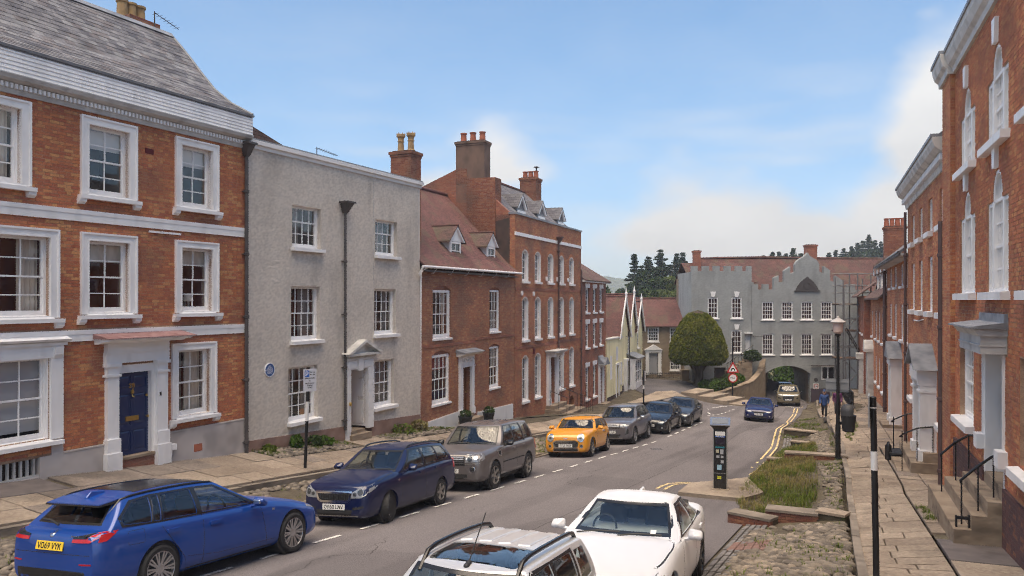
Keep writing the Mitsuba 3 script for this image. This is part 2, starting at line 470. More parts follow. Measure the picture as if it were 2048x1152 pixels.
cast('render_stone', (.57, .515, .45), .05, 22); cast('render_grey', (.285, .295, .29), .03, 12); cast('render_cream', (.70, .64, .40), .01, 22); cast('stone_coarse', (.22, .17, .12), .045, 6)
tile('tile_red', (.165, .075, .065), (.11, .052, .05)); tile('tile_dark', (.13, .075, .065), (.085, .055, .05)); tile('tile_gate', (.135, .062, .05), (.085, .043, .04), .2, .24); tile('slate_flat', (.15, .145, .155), (.095, .09, .105), .22, .28, (.2, .2, .2))
for i_, (a_, b_) in enumerate((((.10, .095, .10), (.22, .21, .215)), ((.075, .07, .078), (.15, .145, .15)), ((.13, .125, .125), (.27, .265, .27)), ((.11, .095, .095), (.19, .17, .165)))):
    matte(f'slate_{i_}', a_, b_, (2.6, 4), grain=.3, gf=26, stain=.3, rough=.55, bump=.003, bf=30)
matte('lead', (.17, .18, .20), (.30, .31, .33), (4, 4), rough=.5, stain=.2)
matte('iron', (.045, .042, .042), (.09, .075, .07), (8, 5), rough=.5)
matte('pot_yellow', (.42, .27, .12), (.30, .2, .11), (6, 6), stain=.3); matte('terracotta', (.40, .13, .075), (.30, .10, .06), (6, 6), stain=.3); matte('canopy_tile', (.22, .11, .10), (.33, .20, .19), (6, 9))
matte('soot_wall', (.035, .028, .027), (.09, .055, .045), (3, 2)); matte('roughcast_dark', (.11, .075, .06), (.19, .12, .09), (2.5, 1.2), stain=.4, bump=.02, bf=30)
matte('room', (.055, .045, .042)); matte('room_red', (.095, .014, .016)); matte('curtain_red', (.16, .02, .025)); matte('curtain_dark', (.17, .15, .14)); matte('blind', (.60, .58, .54)); matte('blind_grey', (.34, .345, .36))
matte('curtain', (.56, .51, .44), (.42, .37, .31), (9, 2))
matte('scaffold_board', (.17, .10, .07), (.24, .16, .11), (5, 5)); matte('door_grey', (.28, .27, .27), rough=.4)
# ground
matte('asphalt_dark', (.075, .070, .075), (.11, .10, .105), (.8, .8), grain=.5, gf=90)
for i_, (a_, b_) in enumerate((((.23, .18, .135), (.31, .25, .19)), ((.20, .155, .115), (.27, .215, .165)), ((.255, .20, .15), (.34, .275, .21)), ((.165, .135, .11), (.235, .19, .155)))):
    matte(f'flag_{i_}', a_, b_, (1.5, 1.5), grain=.45, gf=24, stain=.32, rough=.85, bump=.007)
matte('flag_far', (.19, .15, .115), (.29, .235, .18), (1.1, 1.1), grain=.4, gf=20, stain=.3, bump=.008)
matte('kerb_stone', (.15, .125, .10), (.27, .225, .18), (2.4, 6), stain=.3, bump=.012); matte('step_stone', (.20, .15, .105), (.31, .24, .175), (2.6, 6), stain=.5, bump=.012)
matte('earth', (.055, .042, .030), (.115, .095, .06), (3, 3), grain=.6, gf=40, bump=.03, bf=18); matte('turf_earth', (.07, .07, .028), (.12, .105, .05), (3, 3))
for i_, c_ in enumerate(((.21, .175, .135), (.29, .235, .18), (.15, .125, .10))):
    matte(f'cobble_{i_}', tuple(.68 * x for x in c_), tuple(1.25 * x for x in c_), (9, 3), stain=.25, rough=.8)
matte('sett', (.115, .105, .10), (.205, .19, .18), (5, 5), rough=.8); matte('brick_paver', (.15, .085, .07), (.21, .13, .105), (6, 6)); matte('grate_slate', (.10, .085, .08), (.15, .125, .115), (4, 4), rough=.7)
matte('road_white', (.26, .24, .23), (.66, .64, .61), (14, 14), .34, .52, rough=.8); matte('road_yellow', (.22, .17, .11), (.62, .46, .22), (12, 12), .30, .50, rough=.8)
matte('blind_light', (.50, .50, .54))
matte('bin_grey', (.055, .055, .058), rough=.5)
matte('sign_back', (.20, .21, .22), (.26, .27, .28), rough=.6)
matte('hill_wood', (.03, .045, .022), (.06, .08, .035), (.05, .05))
matte('bark', (.045, .035, .028), (.09, .07, .05), (6, 2))


def asphalt_col(p, n, uv):
    t = p.x * SA + p.y * CA; s = p.x * CA - p.y * SA
    wheel = smoothstep(.42, .75, fbm(s * 1.6, t * .12, 4, 3))
    patch = smoothstep(.60, .63, fbm(s * .5 + 4, t * .22, 2, 2))
    c = mix((.125, .112, .114), (.185, .168, .170), fbm(p.x * .35, p.y * .22, 0, 4)) * (.70 + .60 * noise(p.x * 130, p.y * 130, 1)) * (1 - .24 * wheel) * (1 - .15 * patch)
    wig = fbm(t * 1.1, s * .2, 7, 4)
    seam = dr.exp(-dr.square((s + 6.6 + .10 * (wig - .5)) / .014))
    crack = dr.exp(-dr.square((s + 8.55 + 1.5 * (wig - .5)) / .012)) * smoothstep(.42, .6, noise(t * .35, 8)) + dr.exp(-dr.square((s + 7.4 - 2.0 * (wig - .5)) / .012)) * smoothstep(.5, .7, noise(t * .3, 3))
    return mi.Color3f(c) * (1 - .6 * dr.clip(seam + crack, 0, 1))


scene['asphalt'] = two({'type': 'bumpmap', 'arbitrary': proc(lambda p, n, uv: noise(p.x * 110, p.y * 110, 2), 2e-3), 'scale': .010, 'b': princ(proc(asphalt_col), .86, specular=.35)})
plain('navy_door', (.010, .022, .085), .22, clearcoat=.6, clearcoat_gloss=.9)
plain('brass', (.72, .50, .16), .28, metallic=1.0); plain('black_iron', (.012, .012, .013), .4)
plain('plaque_blue', (.035, .085, .24), .35); plain('plaque_white', (.72, .74, .78), .4)
plain('scaffold_steel', (.17, .16, .16), .5, metallic=.3)
scene['glass'] = {'type': 'thindielectric', 'int_ior': 1.5}
plain('dark_glass', (.022, .022, .025), .05, specular=.6); plain('dark_glass_warm', (.03, .018, .018), .08, specular=.6)


def leaf(name, c, t=0.35):
    scene[name] = {'type': 'principledthin', 'base_color': {'type': 'rgb', 'value': list(c)}, 'roughness': 0.6, 'diff_trans': t, 'spec_trans': 0.0}
    return name


leaf('yew_leaf', (.095, .115, .020)); leaf('yew_leaf_light', (.19, .195, .038))
leaf('dark_leaf', (.040, .060, .036), .3); leaf('mid_leaf', (.06, .09, .032)); leaf('light_leaf', (.14, .17, .06)); leaf('grass_blade', (.13, .165, .035)); leaf('dry_blade', (.26, .22, .09)); leaf('green_leaf', (.075, .13, .025)); leaf('flower_yellow', (.5, .42, .03))

# ---------------------------------------------------------------- ground, road, pavements, banks
def P(*ts):
    return [tuple(L(t, s)) for t, s in ts]


RS_, RC_ = math.sin(math.radians(21.3)), math.cos(math.radians(21.3))


def R(t, s):
    return (t * RS_ + s * RC_, t * RC_ - s * RS_)


def struct(name, mesh, m, label=None, parent=None, **k):
    return put(name, mesh, m, parent, kind='structure', label=label, **k)


g0 = [sbox(-40, 2, 70, 120)]
m_ = drape(sbox(-28, -6, 66, 126), -0.30, 2.0)
struct('ground', m_, 'earth')
far_ = []
for (x0, y0, x1, y1, nx, ny) in ((-700, 124, 900, 1800, 90, 90), (-700, -60, -27, 124, 30, 8), (65, -60, 900, 124, 30, 8)):
    gx, gy = np.meshgrid(np.linspace(x0, x1, nx), np.linspace(y0, y1, ny), indexing='ij')
    d_ = np.maximum(0, gy - 130)
    z_ = -13 - 0.02 * np.minimum(d_, 400) + 5 * meshkit.fbm(np.stack([gx / 160, gy / 160, 0 * gx], -1), 3, 4) - 2
    z_ = np.where(gy < 140, np.minimum(z_, -8.6 - 0.012 * np.abs(gx)), z_)
    i_, j_ = np.meshgrid(np.arange(nx - 1), np.arange(ny - 1), indexing='ij'); i_, j_ = i_.ravel(), j_.ravel()
    far_.append((np.stack([gx, gy, z_], -1).reshape(-1, 3), np.vstack([np.stack([i_ * ny + j_, (i_ + 1) * ny + j_, (i_ + 1) * ny + j_ + 1], 1), np.stack([i_ * ny + j_, (i_ + 1) * ny + j_ + 1, i_ * ny + j_ + 1], 1)])))
struct('terrain', cat_meshes(far_), 'turf_earth', smooth=True)

YELLOW = P((24.6, -3.92)) + [tuple(p) for p in P((27.1, -4.04), (32.0, -4.20), (36.5, -4.42), (44.0, -5.0))] + [(19.2, 54.5), (22.0, 61.6), (23.6, 64.6)]
road_edge_r = P((-9, -2.85), (19.3, -2.85), (20.4, -3.2), (24.6, -3.75)) + [tuple(p) for p in P((27.1, -3.88), (32.0, -4.04), (36.5, -4.25), (44.0, -4.82))] + [(19.6, 54.4), (22.5, 61.5), (24.4, 64.9), (26.2, 68.4), (26.2, 71), (28.2, 80), (35, 100), (44, 125)]
road_poly = Polygon(P((-9, -12.12), (30, -12.12), (44, -12.0), (52, -12.3)) + [(11.0, 58.6), (14.2, 61.5), (17.0, 61.4), (20.4, 66.4), (22.6, 70.4), (24.8, 80), (31, 100), (39, 125)] + road_edge_r[::-1])
road_poly = road_poly.buffer(0)
struct('road', drape(road_poly, 0.0, 0.7), 'asphalt', smooth=True)
lane_poly = Polygon([(11.0, 58.6), (14.2, 61.5), (15.3, 63.8), (15.9, 67.0), (15.2, 70.2), (12.2, 72.4), (9.9, 66.5), (10.6, 62.6), (8.6, 58.0), (8.2, 55.0)]).buffer(0)
struct('side_lane', drape(lane_poly.difference(road_poly), 0.0, 0.8), 'asphalt_dark', smooth=True)


def ribbon(pts, w, off, dash=None, gap=0.0, start=0.0):
    """A painted line along plan points, laid on the road."""
    ls = LineString(pts); out = []
    spans = [(0, ls.length)] if dash is None else [(a, min(a + dash, ls.length)) for a in np.arange(start, ls.length - 0.2, dash + gap)]
    for a, b in spans:
        k = max(2, int((b - a) / 0.6) + 1)
        c = np.array([ls.interpolate(x).coords[0] for x in np.linspace(a, b, k)])
        t = np.gradient(c, axis=0); t /= np.linalg.norm(t, axis=1, keepdims=True); n = np.stack([-t[:, 1], t[:, 0]], 1) * w / 2
        q = np.vstack([c + n, c - n]); i = np.arange(k - 1)
        out.append((np.column_stack([q, G(q[:, 0], q[:, 1]) + off]), np.vstack([np.stack([i + k, i + k + 1, i + 1], 1), np.stack([i + k, i + 1, i], 1)])))
    return out


for (a, b) in [(7.6, 8.35), (9.1, 9.95), (10.62, 11.32), (12.02, 12.82), (13.5, 14.25)] + [(x, x + .78) for x in np.arange(14.95, 47, 1.5)]:
    struct('bay_marking', cat_meshes(ribbon(P((a, -9.7), (b, -9.7)), 0.085, 0.006)), 'road_white')
for d_ in (-0.10, 0.12):
    pl = LineString(P((22.2, -5.72), (22.9, -5.74), (23.5, -5.66), (23.85, -5.3), (24.15, -4.6), (24.6, -4.1)) + YELLOW[1:]).parallel_offset(abs(d_), 'left' if d_ > 0 else 'right')
    c_ = np.array(pl.coords); c_ = c_ if c_[0, 1] < c_[-1, 1] else c_[::-1]
    struct('yellow_line', cat_meshes(ribbon(c_, 0.075, 0.006)), 'road_yellow')
for k in range(7):
    struct('junction_marking', cat_meshes(ribbon([(12.6 + .55 * k, 51.4 + 1.05 * k), (12.85 + .55 * k, 51.9 + 1.05 * k)], 0.1, 0.006)), 'road_white')
struct('edge_line', cat_meshes(ribbon([(13.2, 53.2), (13.6, 56.2), (14.7, 58.6), (16.6, 60.2), (18.6, 61.6), (19.6, 63.2)], 0.12, 0.006)), 'road_white')
struct('stop_line', cat_meshes(ribbon([(22.6, 66.2), (24.0, 65.0)], 0.14, 0.006)), 'road_white')
# iron covers let into the surfaces
for x_, y_, w_ in ((2.35, 16.1, .6), (-1.2, 24.6, .5), (6.1, 33.8, .5), (12.2, 44.5, .6)):
    mb = MB(); z_ = float(G(x_, y_))
    v_, f_ = drape(sbox(x_ - w_ / 2, y_ - w_ / 2, x_ + w_ / 2, y_ + w_ / 2), 0.005, .3)
    struct('manhole_cover', (v_, f_), 'iron', parent='road')

# left bank: cobbles between the gutter and the kerb
bank_l = Polygon(P((-9, -12.12), (-9, -14.2), (46, -14.2), (50, -12.2), (44, -12.0), (30, -12.12)))
struct('cobble_bank', drape(bank_l, -0.03, 0.6), 'earth')
pave_l = Polygon([tuple(L(-9, -14.3)), tuple(L(-9, -17.05)), tuple(L(27.7, -17.05)), (-3.72, 32.3), (.16, 41.6), (4.56, 52.9), (7.03, 59.5), (12.0, 72.6)] + [(9.9, 66.5), (10.6, 62.6), (8.6, 58.0), (8.2, 55.0)] + P((50, -12.2), (46, -14.3)))
pave_l = pave_l.buffer(0)
struct('pavement', drape(pave_l, -0.045, 0.6), 'earth')


def kerb_run(name, pts, w, up, drop, m, seg=0.95, jitter=0.015, parent=None):
    ls = LineString(pts); k = []
    x = 0.0
    while x < ls.length - 0.1:
        b = min(ls.length, x + seg * rng.uniform(0.8, 1.2))
        p, q = np.array(ls.interpolate(x + .004).coords[0]), np.array(ls.interpolate(b - .004).coords[0])
        d = (q - p) / np.linalg.norm(q - p); n = np.array([-d[1], d[0]])
        a = rng.uniform(-jitter, jitter)
        c = [p, p + n * w, q, q + n * w]
        z = [float(G(*(p + n * w * .8))), float(G(*(q + n * w * .8)))]
        P8 = []
        for i_ in (0, 1):
            for j_ in (0, 1):
                e = c[2 * i_ + j_]
                P8 += [[*e, z[i_] - drop], [*e, z[i_] + up + a]]
        P8 = np.array(P8); P8[[1, 5], :2] += n * 0.012
        k.append((P8, BOXF)); x = b
    return [put(name, g, m, parent) for g in k]


kerb_run('kerb', P((44, -14.16), (-4, -14.16)), -0.15, 0.0, 0.32, 'kerb_stone', parent='pavement')

# flagstones of the left pavement, laid in courses out from the houses
flags = []
for (s0, s1, seg, t0, t1) in ((-14.34, -15.08, 1.25, 1, 46), (-15.10, -15.92, .95, 1, 44), (-15.94, -16.98, 1.3, 11.8, 18.2), (-15.94, -16.98, 1.2, 22.3, 24.3)):
    t = t0 + rng.uniform(0, .5)
    while t < t1:
        e = t + seg * rng.uniform(.7, 1.25)
        flags.append((np.array(P((t, s0), (e - .014, s0), (e - .014, s1), (t, s1))), float(e)))
        t = e
house_line = Polygon([tuple(L(-9, -17.0)), tuple(L(27.7, -17.0)), (-3.72, 32.3), (.16, 41.6), (4.56, 52.9)] + P((46, -12), (-9, -12)))
flags = [f for f in flags if house_line.contains(Polygon(f[0]))]
for c, t in flags:
    put('flagstone', slab(c, rng.uniform(-.006, .008)), f'flag_{rng.integers(4)}', 'pavement')
put('cellar_slab', slab(np.array(P((8.4, -16.92), (11.62, -16.92), (11.62, -15.9), (8.4, -15.9))), .012), 'grate_slate', 'pavement')
struct('pavement_apron', drape(Polygon([(.3, 41.2), (4.4, 52.7), (6.9, 59.3), (9.7, 66.3), (10.4, 62.6), (8.4, 58.0), (8.0, 55.0)] + P((46, -12.6), (44.2, -15.9))).buffer(-.02), 0.0, .7), 'earth')
struct('crossing_slabs', drape(Polygon([(8.7, 56.2), (13.6, 61.4), (12.9, 64.2), (11.6, 64.4), (8.2, 57.6)]), 0.03, .7), 'flag_far')


# cobbles: river stones set on edge
def stone_shapes():
    out = []
    for k in range(6):
        v, f = np.array(_ico.vertices), np.array(_ico.faces)
        keep = (v[f][:, :, 2].mean(1) > -0.25); f = f[keep]
        v = v * (1 + 0.22 * (meshkit.noise(v * 1.6 + 9 * k, k)[:, None] - .5))
        u, inv = np.unique(f, return_inverse=True)
        out.append((v[u], inv.reshape(-1, 3)))
    return out


_ico = trimesh.creation.icosphere(subdivisions=1)
STONES = stone_shapes()


def cobbles(poly, pitch, along_dir, keepout=None, size=(.105, .062, .05), lift=-.012, near=None, parent=None, seed=1):
    """Stones over a plan polygon: the 300 nearest are pieces of their own, the rest one mesh."""
    r = np.random.default_rng(seed); x0, y0, x1, y1 = poly.bounds
    a = math.radians(along_dir); ca, sa = math.cos(a), math.sin(a)
    R_ = math.hypot(x1 - x0, y1 - y0); c = np.array([(x0 + x1) / 2, (y0 + y1) / 2])
    gx, gy = np.meshgrid(np.arange(-R_ / 2, R_ / 2, pitch[0]), np.arange(-R_ / 2, R_ / 2, pitch[1]), indexing='ij')
    gx = gx + (np.arange(gx.shape[1]) % 2)[None] * pitch[0] / 2
    gx = gx + r.uniform(-.28, .28, gx.shape) * pitch[0]; gy = gy + r.uniform(-.25, .25, gx.shape) * pitch[1]
    p = c + np.stack([gx * ca - gy * sa, gx * sa + gy * ca], -1).reshape(-1, 2)
    ok = shapely.contains_xy(poly, p[:, 0], p[:, 1]); p = p[ok]
    if keepout is not None:
        p = p[~shapely.contains_xy(keepout, p[:, 0], p[:, 1])]
    bare = meshkit.fbm(np.column_stack([p * .9, 0 * p[:, 0]]), 3, 5) > 0.66
    p = p[~bare]
    order = np.argsort(np.hypot(p[:, 0] - (near[0] if near else 0), p[:, 1] - (near[1] if near else 0))); p = p[order]
    z = G(p[:, 0], p[:, 1])
    groups = {}
    for k in range(len(p)):
        v, f = STONES[r.integers(6)]
        s = np.array(size) * r.uniform(.72, 1.3, 3); t = a + r.normal(0, .35)
        q = v * s; q = np.stack([q[:, 0] * math.cos(t) - q[:, 1] * math.sin(t), q[:, 0] * math.sin(t) + q[:, 1] * math.cos(t), q[:, 2]], 1) + [p[k, 0], p[k, 1], z[k] + lift + r.uniform(-.012, .012)]
        m = r.choice(3, p=[.5, .2, .3])
        if k < 300:
            put('cobble', (q, f), f'cobble_{m}', parent, smooth=True)
        else:
            groups.setdefault(m, []).append((q, f))
    for m, g in groups.items():
        put('cobbles', cat_meshes(g), f'cobble_{m}', parent, smooth=True, kind='stuff')


xslab = [np.array(P((9.5, -12.3), (9.5, -14.1), (10.6, -14.1), (10.6, -12.3))), np.array(P((28.3, -12.3), (28.3, -14.1), (29.1, -14.1), (29.1, -12.3)))]
for c in xslab:
    put('crossing_slab', slab(c, .05, .12), 'flag_1', 'cobble_bank')
ko = unary_union([Polygon(c).buffer(.06) for c in xslab])
cobbles(Polygon(P((6, -12.16), (6, -14.12), (33, -14.12), (33, -12.16))), (.19, .115), 65, ko, near=(-6, 13), parent='cobble_bank', seed=3)
kerb_run('edging_stone', P((-4, -12.1), (33, -12.1)), 0.13, 0.03, 0.2, 'kerb_stone', .5, .02, 'cobble_bank')
strip1 = Polygon(P((18.3, -15.98), (18.3, -16.92), (22.2, -16.92), (22.2, -15.98)))
strip2 = Polygon(P((24.4, -15.98), (24.4, -16.92), (30.6, -16.6), (30.6, -15.98)))
cobbles(unary_union([strip1, strip2]), (.17, .11), 65, size=(.09, .058, .045), lift=.0, near=(-7, 23), parent='pavement', seed=5)

# right bank
bank_r = Polygon(road_edge_r[:12] + [(22.1, 58.0), (19.2, 50), (14.4, 36), (12.0, 29.4), (8.9, 21.6), (5.1, 12.0), (2.0, 4.5), (-.6, -2)])
bank_r = bank_r.buffer(0)
struct('cobbled_bank', drape(bank_r, -0.03, 0.55), 'earth')
cobA = Polygon([(2.6, 11.0), (4.0, 14.3), (4.95, 16.7), (5.5, 17.1), (6.95, 16.75), (5.0, 11.7), (4.3, 9.6), (2.0, 9.4)])
red_patch = Polygon([(4.33, 15.6), (5.0, 15.35), (4.62, 14.45), (4.0, 14.95)])
cobbles(cobA, (.165, .105), -24, red_patch, near=(4.6, 13), parent='cobbled_bank', seed=11)
for i in range(5):
    for j in range(4):
        q = lambda a, b: (1 - b) * ((1 - a) * np.array([4.33, 15.6]) + a * np.array([5.0, 15.35])) + b * ((1 - a) * np.array([4.0, 14.95]) + a * np.array([4.62, 14.45]))
        put('paving_brick', slab(np.array([q(i / 5, j / 4), q((i + .95) / 5, j / 4), q((i + .95) / 5, (j + .93) / 4), q(i / 5, (j + .93) / 4)]), .02, .05, .003), 'brick_paver', 'cobbled_bank')
cobB = Polygon([(7.0, 18.3), (8.2, 20.9), (10.2, 26.6), (11.0, 26.6), (8.75, 21.4), (7.35, 17.9)])
cobC = Polygon([(10.9, 28.6), (12.6, 33.5), (14.3, 38.5), (14.9, 38.0), (12.0, 30.2), (11.3, 28.0)])
cobbles(unary_union([cobB, cobC]), (.17, .11), -24, size=(.09, .058, .045), near=(7, 18), parent='cobbled_bank', seed=13)
# setts along the foot of the bank
for run, rows in ((P((7, -2.78), (19.0, -2.78)), 4), (P((25.6, -3.72), (29, -3.82), (33, -3.92), (38, -4.2), (44, -4.68)), 3)):
    ls = LineString(run); x = 0
    while x < ls.length - .2:
        ln = rng.uniform(.15, .22)
        p, q = np.array(ls.interpolate(x).coords[0]), np.array(ls.interpolate(x + ln - .018).coords[0])
        d = (q - p) / np.linalg.norm(q - p); n = np.array([d[1], -d[0]])
        for k in range(rows):
            a, b = k * .125, k * .125 + .108; sh = d * (.09 if k % 2 else 0) + d * rng.uniform(-.02, .02)
            put('sett', slab(np.array([p + n * a + sh, q + n * a + sh, q + n * b + sh, p + n * b + sh]), rng.uniform(.004, .022), .08, .01), 'sett', 'cobbled_bank')
        x += ln
# low brick-and-stone steps across the bank
def cross_wall(p, q, w, h, m_top, bricks=True):
    p, q = np.array(p), np.array(q); d = (q - p); ln = np.linalg.norm(d); d /= ln; n = np.array([d[1], -d[0]])
    n = n if n[1] < 0 else -n
    zt = max(float(G(*p)), float(G(*q)), float(G(*((p + q) / 2)))) + h
    f = Frame(p[0], p[1], math.degrees(math.atan2(d[0], d[1])), 1 if np.dot([d[1], -d[0]], n) > 0 else -1)
    root = put('cap_stone', MB(f).box(0, ln, -w, .03, zt - .055, zt), m_top, 'cobbled_bank')
    mb = MB(f)
    if bricks:
        z = zt - .062
        for r_ in range(4):
            x = .0 if r_ % 2 else -.11
            while x < ln:
                a, b = max(x, 0), min(x + .205, ln)
                if b - a > .04:
                    put('brick', MB(f).box(a, b, -.1, rng.uniform(0, .012), z - .066, z), 'brick_dark', 'cobbled_bank')
                x += .215
            z -= .075
    mb.box(0.01, ln - .01, -w + .01, -.012, zt - .45, zt - .056)
    put('step_core', mb, 'earth', 'cobbled_bank')


cross_wall((4.84, 17.95), (5.58, 17.25), .38, .13, 'kerb_stone')
cross_wall((5.62, 17.75), (6.62, 17.30), .42, .14, 'kerb_stone')
cross_wall((6.62, 17.45), (7.1, 17.05), .36, .10, 'flag_2', False)
cross_wall((8.9, 28.0), (9.35, 27.8), .3, .12, 'flag_0')
cross_wall((9.4, 27.6), (11.3, 26.9), .4, .10, 'flag_2')
cross_wall((13.2, 38.9), (14.4, 37.9), .4, .10, 'flag_2', False)
cross_wall((11.8, 33.9), (12.4, 33.5), .3, .10, 'flag_0', False)
# the raised island the ticket machine stands on
isl = Polygon(P((21.4, -5.05), (23.3, -5.15), (24.2, -4.55), (25.4, -3.85), (22.6, -3.0), (21.3, -3.38)))
struct('island_kerb', drape(isl, 0.10, .5, .2), 'flag_far')

# right-hand path: narrow flags in courses, kerb on the bank side
path_l = [R(t, s) for t, s in ((2, .42), (10, .46), (23.4, .56), (32, .58), (38, .44), (45, .25), (53.5, -.15), (62, -.45), (70, -.6))]
path_r = [R(t, s) for t, s in ((2, 1.86), (31, 1.86), (40, 1.5), (46, 1.08), (56, 1.02), (66, .62), (72, .55))]
path_poly = Polygon(path_l + path_r[::-1])
struct('footpath', drape(path_poly, -0.05, .6), 'earth')
kerb_run('kerb', path_l, -0.13, 0.03, 0.22, 'kerb_stone', .9, .012, 'footpath')
ll, lr = LineString(path_l), LineString(path_r)
t = 8.0
while t < 66:
    e = t + (rng.uniform(.42, .62) if t < 30 else rng.uniform(.55, .75))
    a0, a1 = np.array(ll.interpolate(ll.project(Point(R(t, .5)))).coords[0]), np.array(ll.interpolate(ll.project(Point(R(e - .014, .5)))).coords[0])
    b0, b1 = np.array(lr.interpolate(lr.project(Point(R(t + .02, 1.4)))).coords[0]), np.array(lr.interpolate(lr.project(Point(R(e + .006, 1.4)))).coords[0])
    cuts = [0.02, rng.uniform(.38, .72), .995]
    for k in range(2):
        f0, f1 = cuts[k], cuts[k + 1] - .012
        put('flagstone', slab(np.array([a0 + (b0 - a0) * f0, a0 + (b0 - a0) * f1, a1 + (b1 - a1) * f1, a1 + (b1 - a1) * f0]), rng.uniform(-.004, .006)), f'flag_{rng.choice([0, 2, 0, 1])}', 'footpath')
    t = e
# terrace of larger, worn slabs along the house fronts
terr_poly = Polygon([R(t, s) for t, s in ((2, 1.9), (31, 1.9), (40, 1.56), (46.2, 1.5), (56, 1.5), (66, 1.1), (73, 1.1), (73, 4.0), (2, 4.0))])
struct('terrace', drape(terr_poly, -0.05, .6), 'earth')
for (s0, s1, seg) in ((1.885, 2.42, .75), (2.44, 3.3, 1.0)):
    t = 8.0 + rng.uniform(0, .4)
    while t < 70:
        e = t + seg * rng.uniform(.65, 1.35)
        o = .0 if t < 31 else max(-.45, -.05 * (t - 31))
        if not (12.9 < t < 16.3):
            put('flagstone', slab(np.array([R(t, s0 + (o if s0 < 2 else 0)), R(e - .016, s0 + (o if s0 < 2 else 0)), R(e - .016, s1), R(t, s1)]), rng.uniform(-.012, .008)), f'flag_{rng.choice([0, 1, 3])}', 'terrace')
        t = e
for (t0, t1, s0, s1, m) in ((12.9, 14.45, 1.885, 3.3, 'flag_0'), (14.5, 16.2, 1.885, 3.3, 'grate_slate')):
    put('cellar_slab', slab(np.array([R(t0, s0), R(t1, s0), R(t1, s1), R(t0, s1)]), .006), m, 'terrace')
put('terrace_wall', MB().hexa(np.array([[18.1, 42.55, -7.2], [18.1, 42.55, -6.01], [27.2, 68, -9.2], [27.2, 68, -7.42], [18.35, 42.45, -7.2], [18.35, 42.45, -6.0], [27.5, 67.9, -9.2], [27.5, 67.9, -7.4]])), 'stone_coarse', 'terrace')

# ---------------------------------------------------------------- building kit
def wall(parent, f, poly, holes, m, thick=.32, name='wall', v=0.0):
    p = poly.difference(unary_union(holes)) if holes else poly
    return put(name, MB(f).poly(p, v - thick, v), m, parent)


def lay_bricks(parent, f, poly, holes, m, near, v=0.0, course=.075, per=.345, head=.115, jw=.011):
    """Bricks of a wall face in Flemish bond: the 300 nearest to a point (u, z) in view are parts, the rest one part."""
    p = poly.difference(unary_union(holes)) if holes else poly
    u0, z0, u1, z1 = p.bounds
    base = f(np.zeros(3)); off = base[0] * f.n[1] * 0  # bricks follow the same bond as the material: metres along the wall from the world's origin
    k = -1 if f.side > 0 else 1
    w0 = float(f.o[1] * f.n[0] - f.o[0] * f.n[1]) * 1.0; slope = float(f.d[1] * f.n[0] - f.d[0] * f.n[1])
    zo = float(f.o[2]); out = []
    for row in range(int(math.floor((z0 + zo) / course)), int(math.ceil((z1 + zo) / course)) + 1):
        zb = row * course - zo; zm = zb + course / 2
        line = p.intersection(LineString([(u0 - 1, zm), (u1 + 1, zm)]))
        spans = [(g.bounds[0], g.bounds[2]) for g in getattr(line, 'geoms', [line]) if g.length > .02] if not line.is_empty else []
        for a, b in spans:
            wa, wb = sorted((w0 + slope * a, w0 + slope * b))
            sh = 0.5 * per * (row % 2) + 0.015
            for q in range(int(math.floor((wa + sh) / per)), int(math.ceil((wb + sh) / per)) + 1):
                for s, e in ((q * per + jw, q * per + per - head), (q * per + per - head + jw, (q + 1) * per)):
                    s, e = max(s - sh, wa + .004), min(e - sh, wb - .004)
                    if e - s > .02:
                        x0, x1 = sorted(((s - w0) / slope, (e - w0) / slope))
                        out.append((x0, x1, v - .06, v + rng.uniform(.004, .011), zb + jw, zb + course))
    out = np.array(out); c = np.stack([(out[:, 0] + out[:, 1]) / 2, (out[:, 4] + out[:, 5]) / 2], 1)
    o = np.argsort(np.hypot(c[:, 0] - near[0], c[:, 1] - near[1]))
    for b in out[o[:300]]:
        put('brick', MB(f).boxes(b), m, parent)
    put('bricks', MB(f).boxes(out[o[300:]]), m, parent, kind='stuff')


def drape_sheet(f, u0, u1, z0, z1, v, amp=.03, waves=5, gather=0.0):
    """A hanging curtain."""
    n, k = 26, 5
    s = np.linspace(0, 1, n); q = np.linspace(0, 1, k)
    U = np.array([[u0 + (u1 - u0) * ((a - .5 * 0) * (1 - gather * math.sin(PI * b) * .5)) for b in q] for a in s]); Z = np.broadcast_to(z0 + (z1 - z0) * q, (n, k)); V = np.broadcast_to(v + amp * np.sin(s * waves * 2 * PI)[:, None], (n, k))
    p = np.stack([U, V, Z], -1).reshape(-1, 3); i, j = np.meshgrid(np.arange(n - 1), np.arange(k - 1), indexing='ij'); i, j = i.ravel(), j.ravel()
    return f(p), np.vstack([np.stack([i * k + j, (i + 1) * k + j, (i + 1) * k + j + 1], 1), np.stack([i * k + j, (i + 1) * k + j + 1, i * k + j + 1], 1)])


